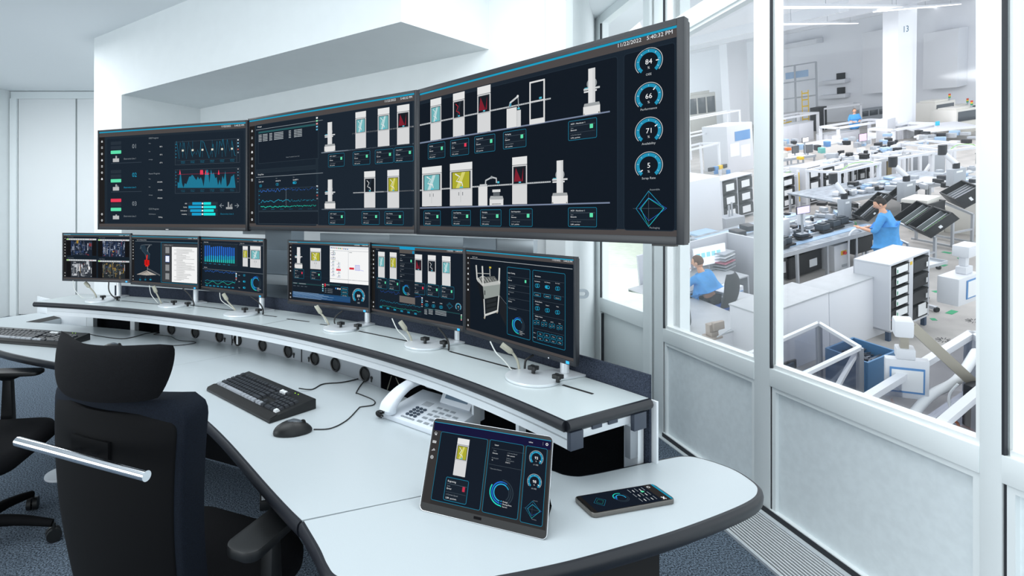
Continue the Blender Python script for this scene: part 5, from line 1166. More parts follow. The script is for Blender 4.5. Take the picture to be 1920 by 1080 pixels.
for i,k in enumerate((4,10,16)):
    b=B(); b.box(2,WL,-k,-k+.5,6.3,6.7); struct('ceiling_hall_beam',b,H_W,mw=WM)
# pillar with the number 13
a=hq(1683,262);c2=hq(1729,262); s=hmm(1700,262); pw=(c2-a).length
b=B(); b.box(a.x,a.x+pw*.72,a.y,a.y+.8,0,6.7); b.box(a.x+pw*.72,a.x+pw*1.0,a.y+.1,a.y+.8,0,6.7); st=struct('wall_hall_pillar',b,mat('hall_wall_paint','eceef3',.8),mw=HMAT)
vs,fs,w_=glyphs('13'); b=B(); k=11*s/.7; h0=(262-66)*s; b.add([(a.x+pw*.20+x*k*.8,a.y-.004,h0+y*k) for x,y in vs],fs); 
solo('pillar_number',b,mat('number_blue','146080',.6),'blue number 13 painted high on the white pillar','number',mw=HMAT,smooth=0)
def wallbox(label,x0,x1,yb,yt,d=.8,m=H_W,name='wall_unit',yy=None,grp=None):
    "box mounted on the far wall between pixel bounds"
    def onw(px,py,off):
        ray=Vector(((px-CX)/F,1,-(py-CY)/F)); o=Vector((0,0,EYE)); P=WM@Vector((0,-off,0)); nn_=WM.col[1].to_3d(); t=(P-o).dot(nn_)/ray.dot(nn_); return WINV@(o+ray*t)
    A_=onw(x0,yb,d);B_=onw(x1,yt,d); Cb=onw((x0+x1)/2,yb,d).z;Ct=onw((x0+x1)/2,yt,d).z
    b=B(); b.box(A_.x,B_.x,-d,0,Cb,Ct); return solo(name,b,m,label,'wall unit',grp,mw=WM,bevel=.02)
wallbox('large white box housing on the hall wall left of the numbered pillar',1617,1683,174,56)
wallbox('large white box housing on the hall wall right of the numbered pillar',1730,1797,166,58)
wallbox('small dark window in the hall wall, upper of two',1568,1583,151,137,.1,H_DK,'wall_window')
wallbox('small dark window in the hall wall, lower of two',1569,1583,179,164,.1,H_DK,'wall_window')
wallbox('white conveyor duct on the hall wall, upper of two',1535,1584,158,151,.5,H_W,'wall_duct'); wallbox('white conveyor duct on the hall wall, lower of two',1535,1584,185,178,.5,H_W,'wall_duct')
wallbox('long white air conditioning unit high on the hall wall',1458,1531,88,79,.6,H_W,'air_unit')
# light strips hanging from the hall ceiling
M_TUBE=mat('light_tube','ffffff',.5,emit=1.6)
def strip(label,pa,pb,h):
    A_=hq(*pa,h);B_=hq(*pb,h); t=thing('light_strip',label,'lamp',mw=HMAT@Matrix.Translation(A_),group='long light strips under the hall ceiling'); d=B_-A_
    b=B(); b.bar((0,0,.05),tuple(d+Vector((0,0,.05))),.12,.07); part('housing',b,H_W,t)
    b=B(); b.bar((0,0,0),tuple(d),.10,.03); part('tube',b,M_TUBE,t)
    for k in (.15,.5,.85):
        b=B(); p=d*k; b.tube([p+Vector((0,0,.08)),Vector((p.x,p.y,6.7-h))],.008,6); part('hanger',b,H_GREY,t)
strip('long lit strip hanging highest and nearest under the hall ceiling',(1540,-30),(1838,-2),6.25)
strip('long lit strip hanging in the middle, passing the numbered pillar',(1440,14),(1765,14),6.2)
strip('lit strip hanging lowest at left, in front of the hall wall',(1440,46),(1608,44),6.1)
strip('short lit strip hanging beside the top of the numbered pillar',(1640,22),(1800,8),6.1)
for k,(x,y,en) in enumerate(((1570,300,430),(1400,300,340),(1800,310,330),(1480,400,240),(1800,400,240),(1700,560,110),(1350,450,150))):
    p=HMAT@(hq(x,y)+Vector((0,0,5.9))); l=area('hall_ceiling_light',tuple(p),(0,0,0),6,6,en,(.97,.97,1)); l.rotation_euler=(HMAT.to_3x3()@Matrix.Identity(3)).to_euler()

# ---- generic hall furniture ----
def cabinet(label,p1,p2,hp,dep,h=0,name='cabinet',cat='cabinet',m=None,top=True,group=None,doors=0,feet=0):
    t,W,s=HT(name,label,cat,p1,p2,h,group); Hh=hp*s; b=B(); b.box(0,W,0,dep,feet,Hh-(.03 if top else 0)); part('body',b,m or H_W2,t,bevel=.008)
    if top: b=B(); b.box(-.01,W+.01,-.015,dep+.01,Hh-.03,Hh); part('top_board',b,H_TOP,t,bevel=.004)
    for k in range(doors): b=B(); b.box(W*(k+.04)/doors,W*(k+.96)/doors,-.015,0,feet+.05,Hh-.06); part('door',b,m or H_W2,t,bevel=.004)
    if feet:
        for x in (.04,W-.04):
            for y in (.04,dep-.04): b=B(); b.cbox((x,y,feet/2),(.05,.05,feet)); part('foot',b,H_BFR,t)
    return t,W,Hh,s
def crate(label,p1,p2,hp,dep,h=0,m=None,group=None,tag_=True,name='crate'):
    t,W,s=HT(name,label,'crate',p1,p2,h,group); Hh=hp*s; e=.02; b=B()
    b.box(0,W,0,dep,0,e); b.box(0,W,0,e,e,Hh); b.box(0,W,dep-e,dep,e,Hh); b.box(0,e,e,dep-e,e,Hh); b.box(W-e,W,e,dep-e,e,Hh); 
    part('tub',b,m or H_BLK,t,bevel=.004); b=B(); b.box(-.012,W+.012,-.012,.01,Hh-.03,Hh-.012); b.box(-.012,W+.012,dep-.01,dep+.012,Hh-.03,Hh-.012); b.box(-.012,.01,.01,dep-.01,Hh-.03,Hh-.012); b.box(W-.01,W+.012,.01,dep-.01,Hh-.03,Hh-.012); part('rim',b,m or H_BLK,t)
    if tag_: b=B(); b.box(W*.62,W*.85,-.006,0,Hh*.25,Hh*.62); part('paper_tag',b,H_PAP,t)
    return t,W,Hh
def gantry(label,p1,p2,hp,dep,h=0,w_=.075,lean=0,cable=None,panel=False,legs4=True):
    t,W,s=HT('gantry_frame',label,'frame',p1,p2,h,'white square-tube gantries over the assembly line'); Hh=hp*s
    for x in (0,W):
        b=B(); b.bar((x,0,0),(x,0,Hh),w_); part('post',b,H_W,t)
        if legs4: b=B(); b.bar((x,dep,0),(x,dep,Hh),w_); part('post',b,H_W,t)
        b=B(); b.bar((x,-.05,Hh),(x,dep+.05,Hh),w_); part('side_rail',b,H_W,t)
    for y in (0,dep): b=B(); b.bar((-.05,y,Hh),(W+.05,y,Hh),w_); part('cross_rail',b,H_W,t)
    if lean:
        b=B(); b.bar((0,0,Hh*.45),(-lean,-.1,Hh*.1),w_); part('brace',b,H_W,t)
    if cable:
        P=catmull([Vector((W*.1,.05,Hh+.03)),Vector((W*.5,.2,Hh+.12)),Vector((W*.95,.1,Hh+.02)),Vector((W*1.0,.0,Hh*.6)),Vector((W*.9,-.05,Hh*.2))],5); b=B(); b.tube(P,.010,6); part('air_hose',b,mat('hose_green','7bc043',.5),t,label='bright green air hose')
    if panel: b=B(); b.box(0,W,-.01,dep,Hh+.02,Hh+.04); part('roof_sheet',b,H_W2,t)
    return t,W,Hh
def machine(label,p1,p2,hp,dep,h=0,wins=2,m=None,tower_=True,wcol=None,name='machine'):
    t,W,s=HT(name,label,'machine',p1,p2,h); Hh=hp*s; b=B(); b.box(0,W,0,dep,0,Hh*.94); b.box(W*.1,W*.8,dep*.1,dep*.8,Hh*.94,Hh); part('housing',b,m or H_CREAM,t,bevel=.02)
    for k in range(wins): b=B(); b.box(W*(k+.08)/wins,W*(k+.92)/wins,-.02,.0,Hh*.48,Hh*.86); part('window',b,wcol or H_GLS,t,bevel=.004)
    b=B(); b.box(W*.06,W*.94,-.012,0,Hh*.06,Hh*.40); part('door',b,m or H_CREAM,t,bevel=.004)
    if tower_:
        b=B(); b.cyl((W*.8,.1,Hh*.94),.03,.12,10); tw=part('signal_tower',b,H_GREY,t)
        for k,mm in enumerate((H_GRN,H_YEL,H_RED)): b=B(); b.cyl((W*.8,.1,Hh*.94+.12+k*.07),.045,.07,10); part('lamp',b,mm,tw)
    return t
def bench(label,p1,p2,top_h,dep,m=None,legs=4,name='workbench',shelf_=True):
    t,W,s=HT(name,label,'bench',p1,p2,top_h); b=B(); b.box(0,W,0,dep,-.05,0); part('bench_top',b,m or H_TOP,t,bevel=.004)
    b=B(); b.box(0,W,-.012,0,-.09,.01); part('front_rail',b,H_ALU,t)
    for x in [W*i/(legs-1) for i in range(legs)]:
        for y in (.05,dep-.05): b=B(); b.cbox((min(max(x,.04),W-.04),y,-top_h/2-.02),(.05,.05,top_h-.06)); part('leg',b,H_ALU,t)
    return t,W,s
def screen_(label,p1,p2,hp,h,col='9db4d8',stand=.3,tilt=0,m=None,content=0):
    t,W,s=HT('computer_monitor',label,'monitor',p1,p2,h); Hh=hp*s; b=B(); b.box(-.01,W+.01,.0,.03,-.012,Hh+.012); part('housing',b,m or H_DK,t,bevel=.004)
    b=B(); b.box(0,W,-.004,0,0,Hh); part('display',b,mat('display_'+col,col,.3,emit=.75),t)
    if content:
        for k in range(5): b=B(); b.box(W*(.08+.16*k),W*(.2+.16*k),-.006,-.004,Hh*.45,Hh*.72); part('window_tile',b,mat('display_tile','8fd0e2',.4,emit=.6),t)
    if stand: b=B(); b.cyl((W/2,.05,-stand),.025,stand,10); b.box(W/2-.1,W/2+.1,-.02,.12,-stand,-stand+.012); part('stand',b,H_GREY,t)
    return t
def block(name,label,cat,p1,p2,hp,dep,h,m,group=None,bevel=.006):
    mw,W,s=frame2(p1,p2,h); b=B(); b.box(0,W,0,dep,0,hp*s); return solo(name,b,m,label,cat,group,bevel,mw=mw)

# --- pane 1: the area behind the hazy left pane ---
machine('tall pale machine with blue base windows, far left behind the big wall screen',(1294,252),(1345,246),76,1.2,wins=3,m=H_CREAM,tower_=False)
machine('grey glazed machine at the foot of the slatted column',(1346,222),(1364,219),90,.8,wins=1,m=H_GREY)
b=B(); a=hq(1372,262);c2=hq(1404,262); b.box(a.x,a.x+(c2-a).length,a.y,a.y+.8,0,6.7); struct('wall_hall_pillar_left',b,mat('hall_wall_paint','eceef3',.8),mw=HMAT)
t=block('slatted_column','white slatted ventilation column beside the left hall pillar','column',(1359,225),(1371,223),158,.3,0,H_W2)
for i,(p1,p2,hp,dep,lab) in enumerate((((1296,300),(1390,282),75,1.0,'white gantry seen above the large white cabinet, rearmost behind left pane'),((1294,330),(1400,306),72,1.2,'white gantry in the middle behind the left pane'),((1294,368),(1352,352),85,.9,'white gantry nearest behind left pane, over small parts bench'))):
    gantry(lab,p1,p2,hp,dep)
t,W,Hh,s=cabinet('tall white control cabinet with blue posters, right part of the left pane',(1367,326),(1414,316),88,1.6,name='control_cabinet',top=False)
b=B(); b.box(W*.1,W*.45,-.006,0,Hh*.35,Hh*.62); b.box(W*.52,W*.88,-.006,0,Hh*.30,Hh*.55); part('poster',b,H_PAP,t); b=B(); b.box(W*.3,W*.9,-.012,-.006,Hh*.66,Hh*.86); part('window',b,H_BLUE,t)
cabinet('very large white enclosure filling the lower left of the left pane',(1288,470),(1357,455),128,2.6,name='machine_enclosure',top=False,m=mat('enclosure_white','e6e7ec',.5))
bench('small parts bench with reels behind the left pane',(1330,345),(1372,335),.9,1.0,H_GREY)
for k in range(4): block('parts_reel','small parts reel on the bench, number %s from the left'%('one','two','three','four')[k],'reel',(1334+k*8,322-k*2),(1340+k*8,320-k*2),7,.15,.92,(H_DK,H_BLUE,H_YEL,H_DK)[k],'parts reels on the bench')
for k,(x,y) in enumerate(((1343,327),(1366,330))): block('chair_back','blue chair backrest showing over white enclosure, %s of two'%('left','right')[k],'chair',(x-3,y),(x+4,y-1),11,.08,.6,H_BLUE)
def bincabinet(label,p1,p2,hp,dep,rows,cols,h=0,grp='black bins in the storage racks',doc='storage rack',tagc=H_PAP):
    t,W,s=HT('storage_rack',label,'rack',p1,p2,h); Hh=hp*s; f=.03
    b=B(); b.box(0,W,0,dep,Hh-f,Hh); b.box(0,W,0,dep,0.1,.1+f); b.box(0,W,dep-.01,dep,.1,Hh); 
    for c_ in range(cols+1): x=W*c_/cols; b.box(x-(0 if c_==0 else f if c_==cols else f/2),x+(f if c_==0 else 0 if c_==cols else f/2),0,dep,.0,Hh-f)
    part('rack_frame',b,H_W2,t)
    for c_ in range(cols):
        for r in range(rows):
            x0=W*c_/cols+f*1.1; x1=W*(c_+1)/cols-f*.8; ch=(Hh-.1-2*f)/rows; z0=.1+f+r*ch+.005
            m2=MW[t.name]@Matrix.Translation((x0,-.01,z0)); bt=thing('storage_bin','black bin in %s, shelf %s from the top%s'%(doc,('one','two','three','four','five','six')[rows-1-r],'' if cols==1 else (', left column' if c_==0 else ', right column' if c_==cols-1 else ', middle column')),'bin',mw=m2,group=grp)
            b=B(); b.box(0,x1-x0,0,dep*.9,0,ch*.82); part('tub',b,H_BLK,bt,bevel=.006)
            b=B(); b.box((x1-x0)*.22,(x1-x0)*.78,-.012,-.004,ch*.14,ch*.66); part('paper_card',b,tagc,bt)
    return t,W,Hh,s
bincabinet('open rack of black bins at the right edge of the left pane',(1357,420),(1414,404),82,.6,3,2,doc='the rack behind the left pane')
t,W,s=HT('parts_washer','grey open-topped metal tub with tubes in front of the bin rack','machine',(1362,436),(1398,430)); b=B(); b.box(0,W,0,.5,0,26*s); part('tub',b,H_GREY,t,bevel=.01); b=B(); b.tube([(W*.4,.2,26*s),(W*.4,.2,48*s)],.03); b.tube([(W*.6,.25,26*s),(W*.6,.25,52*s)],.03); part('tubes',b,H_ALU,t)
for k in range(2): block('fixture_box','dark square fixture on the line behind left pane, %s of two'%('left','right')[k],'fixture',(1383+k*20,446-k*10),(1400+k*20,443-k*10),11,.35,.85,H_DK)
bench('assembly line bench end showing behind the left pane',(1376,458),(1416,448),.85,1.6,H_LBLUE,legs=2)
# office corner with the seated man
t,W,s=HT('office_desk','grey L-shaped office desk with two screens behind the left pane','desk',(1240,566),(1404,516),.74); b=B(); b.box(0,W,0,1.0,-.03,0); part('desk_top',b,H_TOP,t,bevel=.004)
b=B(); b.box(W-.04,W,0,1.0,-.74,-.03); part('side_panel',b,H_GREY,t); b=B(); b.box(0,W,.97,1.0,-.74,-.03); part('rear_panel',b,H_GREY,t)
t,W,s=HT('desk_divider','pale grey desk partition wrapping around the office desk','partition',(1240,540),(1404,494),.78); b=B(); b.box(-.1,W+.05,.55,.60,-.78,.62); b.box(W,W+.05,-.25,.55,-.78,.62); part('screen_panel',b,mat('partition_grey','c9cbd2',.6),t,bevel=.004)
screen_('left computer screen with grey table page on the office desk',(1252,520),(1296,508),36,.86,'c3c6cf',.1); screen_('right computer screen with cyan tiles in front of the seated man',(1302,501),(1361,489),34,.90,'e4e8f4',.14,content=1,m=H_PAP)
t,W,s=HT('letter_tray','stack of grey and pink letter trays at the right of the office desk','tray',(1361,508),(1380,499),.76)
for k in range(6): b=B(); b.box(0,W,0,.35,k*.07,k*.07+.02); part('tray',b,(H_GREY,H_GREY,mat('tray_pink','c87a8c',.5),H_GREY,H_PAP,H_GREY)[k],t)
block('computer_keyboard','pale computer keyboard on the office desk','keyboard',(1262,548),(1296,534),2,.18,.75,H_PAP); block('mouse_mat','dark blue-grey mat on the office desk','mat',(1272,556),(1312,540),.6,.25,.75,H_GREY)
t,W,s=HT('drawer_unit','white drawer unit with five blue drawers beside the blue chair','drawer unit',(1361,612),(1397,597)); Hh=66*s; b=B(); b.box(0,W,0,.6,0,Hh); part('cabinet_body',b,H_W,t,bevel=.006)
for k in range(5): z=.05+k*(Hh-.12)/5; b=B(); b.box(.03,W-.03,-.02,0,z,z+(Hh-.12)/5-.02); dr_=part('drawer',b,H_BLUE,t,bevel=.004); b=B(); b.box(.04,W-.04,-.03,-.02,z+(Hh-.12)/5-.05,z+(Hh-.12)/5-.03); part('handle',b,H_ALU,dr_)
cabinet('white low cabinet at the right edge of left pane, beside the drawers',(1392,625),(1420,612),62,.8,name='low_cabinet')
t,W,Hh,s=cabinet('large white cabinet with grey top at the bottom of the left pane',(1330,700),(1424,672),72,1.5,name='low_cabinet',m=mat('enclosure_white','e6e7ec',.5))
# vice on it
t,W,s=HT('bench_vice','beige bench vice standing on the white cabinet top','vice',(1334,640),(1356,634),.78); M_V=mat('vice_beige','a79a90',.5)
b=B(); b.box(0,W,0,.22,0,.04); b.box(W*.2,W*.8,.04,.18,.04,.12); part('vice_base',b,M_V,t,bevel=.01); b=B(); b.box(W*.1,W*.9,.05,.15,.12,.26); b.box(W*.3,W*1.2,.0,.06,.16,.30); part('jaw',b,M_V,t,bevel=.01); b=B(); b.tube([(W*.2,-.08,.10),(W*1.6,-.02,.14)],.01); part('handle_bar',b,H_ALU,t)

# --- pane 2, back rows ---
t,W,s=HT('lift_frame','tall grey frame of a lift station against the hall wall','frame',(1462,246),(1533,239)); Hh=118*s
for x in (0,.45,1):
    for y in (0,1.2): b=B(); b.bar((W*x,y,0),(W*x,y,Hh),.10); part('post',b,H_GREY,t)
for z in (.25,.5,.75,1):
    b=B(); b.bar((0,0,Hh*z),(W,0,Hh*z),.08); part('cross_rail',b,H_GREY,t)
b=B(); b.box(W*.2,W*.8,.3,.6,Hh*.80,Hh*.90); part('hood',b,H_LBLUE,t)
b=B(); 
for k in range(6): b.box(W*.62,W*.78,-.3,-.2,k*Hh*.1+.2,k*Hh*.1+.28)
b.bar((W*.62,-.25,0),(W*.62,-.25,Hh*.6),.05); b.bar((W*.78,-.25,0),(W*.78,-.25,Hh*.6),.05); part('ladder',b,H_YEL,t,label='narrow yellow ladder')
spec=[('grey machine with two dark windows, far right row behind pillar',(1764,238),(1830,226),34,1.5,2),('pale machine with cyan poster just right of the pillar foot',(1752,246),(1790,240),56,1.2,1),('grey machine with large dark window, right of the cyan poster',(1792,252),(1832,246),48,1.4,1),('low machine with dark window at the far right wall corner',(1800,222),(1833,217),26,1.2,2),('dark cupboard row against hall wall left of the pillar',(1612,232),(1683,222),26,.6,4)]
for lab,p1,p2,hp,dep,wn in spec: machine(lab,p1,p2,hp,dep,wins=wn,m=H_CREAM if 'cupboard' not in lab else H_GREY,tower_='cupboard' not in lab)
block('poster','small cyan poster on the pale machine by the pillar','poster',(1754,236),(1762,235),8,.02,1.0,mat('poster_cyan','38b8d8',.5))
cabinet('tall white locker in front of the numbered pillar foot',(1664,268),(1679,264),44,.5,name='locker',top=False)
cabinet('grey tall electrical cabinet below the wall ducts',(1535,246),(1551,243),44,.6,name='locker',m=H_DK,top=False)
for i,(p1,p2,hp,dep,lab) in enumerate((((1462,268),(1534,256),44,1.6,'wide white gantry below the lift station'),((1544,244),(1614,236),40,1.2,'white gantry around the distant worker'),((1572,276),(1668,262),36,1.4,'white gantry over the desk with the purple screen'),((1470,246),(1530,238),30,1.0,'low white gantry in front of the ladder'),((1675,274),(1752,262),30,1.4,'white gantry left of the flat white canopy'))): gantry(lab,p1,p2,hp,dep,w_=.11)
gantry('wide flat white canopy frame right of the pillar',(1728,272),(1834,262),24,2.4,w_=.07,panel=True)
cabinet('white cabinet with sliding doors behind the pair of test screens',(1470,272),(1526,262),36,.8,name='cabinet',doors=2)
cabinet('white box cabinet left of the desk with the purple screen',(1548,302),(1600,292),30,1.4,name='cabinet',m=mat('cab_beige','d8d4d0',.6))
cabinet('white box cabinet behind the desk with the purple screen',(1552,272),(1612,262),20,.8,name='cabinet')
bench('long grey worktop in front of the desk with the purple screen',(1548,322),(1706,288),1.0,1.8,H_TOP)
bench('white bench with test screens at the left of the right pane',(1462,300),(1530,290),.9,1.2,H_W)
screen_('purple and pink computer screen on the far worktop',(1611,265),(1625,263),13,1.2,'d6b4d8',.12); screen_('dark square test screen, left of two on the white bench',(1486,288),(1498,286),13,1.15,'55585c',.1); screen_('dark square test screen, right of two on the white bench',(1508,287),(1524,285),14,1.15,'55585c',.1); screen_('small white tablet screen above the test bench',(1505,267),(1516,265),8,1.6,'e8ecf4',.5)
for k,(x,y,m_) in enumerate(((1532,283,H_DK),(1540,288,mat('teal_box','6fb8b0',.5)),(1470,296,H_CREAM),(1550,276,H_BLUE),(1500,300,H_YEL),(1476,283,H_ORG))): block('instrument_box',('black instrument box right of the test screens','teal instrument box right of the test screens','cream instrument box at the left of the test bench','blue divider panel beside the instruments','yellow parts box below the test screens','orange parts box left of the test screens')[k],'box',(x,y),(x+8,y-1),10 if k<4 else 5,.3,.95,m_)
block('hanging_sign','blue and white hanging sheet at the left edge of the right pane','sign',(1460,268),(1468,266),18,.05,.9,H_BLUE)
t,W,s=HT('jib_arm','yellow swing arm above the hanging blue sheet','crane',(1459,262),(1475,258),0); b=B(); b.bar((W*.9,0,0),(W*.9,0,38*s),.06); part('mast',b,H_W,t); b=B(); b.bar((-.2,0,28*s),(W*1.6,0,28*s),.06); b.bar((-.2,0,33*s),(W,0,33*s),.05); part('swing_beam',b,H_YEL,t)
# rack rows and mid cabinets
bincabinet('open rack of black bins left of the yellow uprights',(1464,398),(1492,390),66,.6,3,1,doc='the leftmost rack of the right pane'); bincabinet('open rack of black bins right of the yellow uprights',(1514,388),(1540,381),74,.6,3,1,doc='the rack right of the yellow uprights')
bincabinet('open rack of black bins behind the first gantry post',(1543,378),(1566,372),66,.6,3,1,doc='the rack behind the first gantry post'); bincabinet('low rack of dark bins under the long grey worktop',(1576,352),(1640,338),44,.6,2,4,doc='the rack under the long worktop')
t,W,s=HT('upright_rail','grey rail pair with yellow strips between two bin racks','rail',(1498,388),(1510,385)); 
for x in (0,W): b=B(); b.bar((x,0,0),(x,0,70*s),.06); part('rail_bar',b,H_W,t); b=B(); b.box(x-.015,x+.015,-.04,-.03,.2,66*s); part('strip',b,H_YEL,t)
cabinet('white open cabinet with brown contents behind the second gantry',(1640,335),(1680,327),44,.7,name='cabinet'); block('cabinet_content','brown box standing inside the open white cabinet','box',(1664,334),(1672,332),34,.04,.1,mat('brown_board','9a8a68',.7))
cabinet('grey server cabinet behind the third gantry',(1746,328),(1772,322),36,.6,name='locker',m=H_GREY,top=False)
cabinet('long low white cabinet on the test bench with grey lid',(1475,350),(1540,338),30,1.0,name='low_cabinet')
# white gantries over the line
for p1,p2,hp,dep,lf,cb,lab in (((1462,392),(1516,382),58,1.0,0,1,'first white gantry from the left, with green hose'),((1574,405),(1648,386),82,1.0,.35,1,'second white gantry, with looping green hose'),((1642,345),(1708,335),52,1.0,.35,0,'third white gantry from the left, farther back'),((1684,370),(1747,360),74,1.0,.35,0,'fourth white gantry, above the tilted trays'),((1744,334),(1788,328),60,1.2,.35,0,'fifth white gantry, behind the single bin'),((1776,352),(1836,345),70,1.2,.3,1,'rightmost white gantry with thin green hoses')): gantry(lab,p1,p2,hp,dep,lean=lf,cable=cb)
def armbox(label,p1,p2,hp,h,arm=True):
    t,W,s=HT('terminal_box',label,'terminal',p1,p2,h,'grey terminal boxes on swing arms'); Hh=hp*s; b=B(); b.box(0,W,0,.18,0,Hh); part('housing',b,H_GREY,t,bevel=.01)
    b=B(); b.box(W*.2,W*.7,-.005,0,Hh*.78,Hh*.88); part('nameplate',b,H_PAP,t)
    b=B(); b.cyl((W*.5,.09,Hh),.07,.14,12); part('joint',b,H_DK,t); b=B(); b.tube([(W*.5,.09,Hh+.12),(W*.1,.3,Hh+.45)],.06,10); part('swing_arm',b,H_W,t); b=B(); b.cyl((W*.1,.3,Hh+.38),.09,.26,12); part('joint',b,H_DK,t)
armbox('grey terminal box on swing arm, left of the standing woman',(1583,412),(1597,409),38,.95); armbox('grey terminal box on swing arm, behind the tilted trays',(1696,380),(1717,375),38,1.05); armbox('grey terminal box on swing arm, behind the single bin',(1788,350),(1811,345),32,1.05)
# the assembly line
LT,LW,Ls=bench('long assembly line with pale blue belts running behind the standing woman',(1440,484),(1662,424),.86,2.4,mat('line_top','8d959e',.5,noise=.25,nscale=6),legs=5,name='assembly_line')
for k in range(5): b=B(); y=.25+k*.45; b.box(.05,LW-.05,y,y+.16,0,.012); part('belt',b,H_LBLUE,LT)
for k in range(3): b=B(); y=.55+k*.5; b.box(.05,LW-.05,y,y+.03,0,.05); part('guide_rail',b,H_ALU,LT)
bench('rear assembly line with pale blue belts',(1566,378),(1836,330),.86,1.8,mat('line_top','8d959e',.5,noise=.25,nscale=6),legs=4,name='assembly_line')
b=B(); 
rn=random.Random(12); desc=('first','second','third','fourth','fifth','sixth','seventh','eighth')
for k,(x,y) in enumerate(((1462,468),(1474,463),(1505,450),(1545,437),(1565,430),(1580,424),(1616,412),(1630,402))):
    t,W,s=HT('fixture_box','dark square fixture on the line edge, %s from the left'%desc[k],'fixture',(x,y),(x+15,y-4),.88,'dark fixtures along the assembly line'); b=B(); b.box(-.04,W+.04,-.02,.30,0,.04); part('carrier',b,H_BLK,t); b=B(); b.box(.01,W-.01,.03,.24,.04,.18); b.box(.05,W-.05,.07,.2,.18,.21); part('block',b,mat('fixture_grey','3f464e',.5),t,bevel=.01)
# small tools and parts over the lines
cl=(H_DK,H_GREY,H_W,H_BLK,H_LBLUE,H_ALU)
nm=('dark part','grey part','white part','black part','pale blue part','metal part')
for k in range(150):
    hh_=.87
    if k>=100: x=rn.uniform(1552,1700); y=318-(x-1552)*.2-rn.uniform(3,22); hh_=1.01
    elif k>=60:
        x=rn.uniform(1655,1830); y=372-(x-1655)*.14-rn.uniform(2,34)
    elif k<36: x=rn.uniform(1462,1640); y=460-(x-1460)*.27-rn.uniform(8,52)
    else: x=rn.uniform(1570,1660); y=372-(x-1566)*.14-rn.uniform(0,20)
    c_=rn.randrange(6); reg='front assembly line' if k<36 else 'left end of the rear assembly line' if k<60 else 'rear assembly line' if k<100 else 'long grey worktop'
    block('loose_part','small %s lying loose on the %s'%(nm[c_],reg),'part',(x,y),(x+rn.uniform(4,11),y-rn.uniform(0,3)),rn.uniform(2,10),rn.uniform(.08,.3),hh_,cl[c_],'small %ss on the %s'%(nm[c_],reg))
screen_('lilac screen on a stand above the assembly line',(1495,402),(1518,398),13,1.55,'cfc4f4',.5)
t,W,s=HT('camera_head','white and black camera head below the lilac screen','device',(1503,446),(1520,442),.9); b=B(); b.box(0,W,0,.25,0,.04); b.cyl((W/2,.12,.04),.05,.25,12); part('base',b,H_BLK,t); b=B(); b.cyl((W/2,.12,.29),.08,.25,14); b.ell((W/2,.12,.56),.08,.08,.06); part('head',b,H_W,t)
block('document_holder','tilted white document panel at the left edge of the right pane','panel',(1458,450),(1482,442),34,.15,.9,H_W)
for lab,p1,p2,hp,dep,h in (('open white carton of boards behind the tilted trays',(1738,402),(1764,392),26,.5,.95),): block('board_carton',lab,'carton',p1,p2,hp,dep,h,H_CREAM)
for k in range(44):
    x=rn.uniform(1462,1832); y=rn.uniform(262,284)-(x-1462)*.03; c_=rn.randrange(6); block('loose_part','small %s standing among the distant white gantries'%nm[c_],'part',(x,y),(x+rn.uniform(3,9),y-1),rn.uniform(3,11),.3,.9,cl[c_],'small %ss among the distant gantries'%nm[c_])
# crates under and beside the line
crate('large black crate under the line, with white paper sheet',(1480,524),(1541,503),40,.75,.05); block('paper_sheet','white paper sheet on the large black crate','paper',(1470,512),(1481,510),22,.02,.2,H_PAP)
crate('open black crate on a cart, right of the cabinet with red switch',(1602,478),(1656,462),30,.8,.35)
t,W,Hh,s=cabinet('narrow white switch cabinet with red and yellow main switch',(1565,510),(1592,502),50,.5,name='switch_cabinet',top=False,m=H_W); b=B(); b.box(W*.45,W*.8,-.012,0,Hh*.58,Hh*.74); sw=part('switch_plate',b,H_YEL,t); b=B(); b.M=Matrix.Translation((W*.62,-.012,Hh*.66))@Matrix.Rotation(R(90),4,'X'); b.cyl((0,0,0),.04,.04,14); part('switch_knob',b,H_RED,sw); b=B(); b.box(W*.5,W*.85,-.006,0,Hh*.1,Hh*.2); part('vent',b,H_GREY,t)
t,W,s=HT('cart_handle','curved white tube handle of the crate cart','cart',(1592,508),(1618,498)); 
b=B(); b.tube(catmull([Vector((0,0,0)),Vector((0,0,.75)),Vector((W*.3,0,.95)),Vector((W*.8,0,.9)),Vector((W,0,.7)),Vector((W,0,0))],5),.022,8); part('tube_frame',b,H_W,t,smooth=60)
# row of white cabinets with the bin cabinet at its end
cabinet('long white cabinet, left of two in the front row',(1436,712),(1556,664),128,.62,name='low_cabinet',m=mat('enclosure_white','e6e7ec',.5))
cabinet('long white cabinet, right of two, beside the bin cabinet',(1557,664),(1665,622),122,.50,name='low_cabinet',m=mat('enclosure_white','e6e7ec',.5))
mw,W,s=frame2((1668,642),(1741,609)); t=thing('bin_cabinet','tall white cabinet open at the front, full of black bins, on blue feet','cabinet',mw=mw); Hh=150*s; dep=.55; f=.035
b=B(); b.box(0,W,0,dep,Hh-f,Hh); b.box(0,W,0,dep,.18,.18+f); b.box(0,f,0,dep,.18,Hh-f); b.box(W-f,W,0,dep,.18,Hh-f); b.box(W*.47,W*.58,0,dep,.18,Hh-f); b.box(0,W,dep-.02,dep,.18,Hh); part('cabinet_body',b,H_W2,t,bevel=.004)
b=B(); b.box(W*.495,W*.55,-.004,0,Hh*.9,Hh*.94); part('warning_sticker',b,H_YEL,t)
for x in (.05,W-.05):
    for y in (.05,dep-.05): b=B(); b.cbox((x,y,.09),(.06,.06,.18)); part('foot',b,H_BFR,t)
ords=('one','two','three','four','five','six')
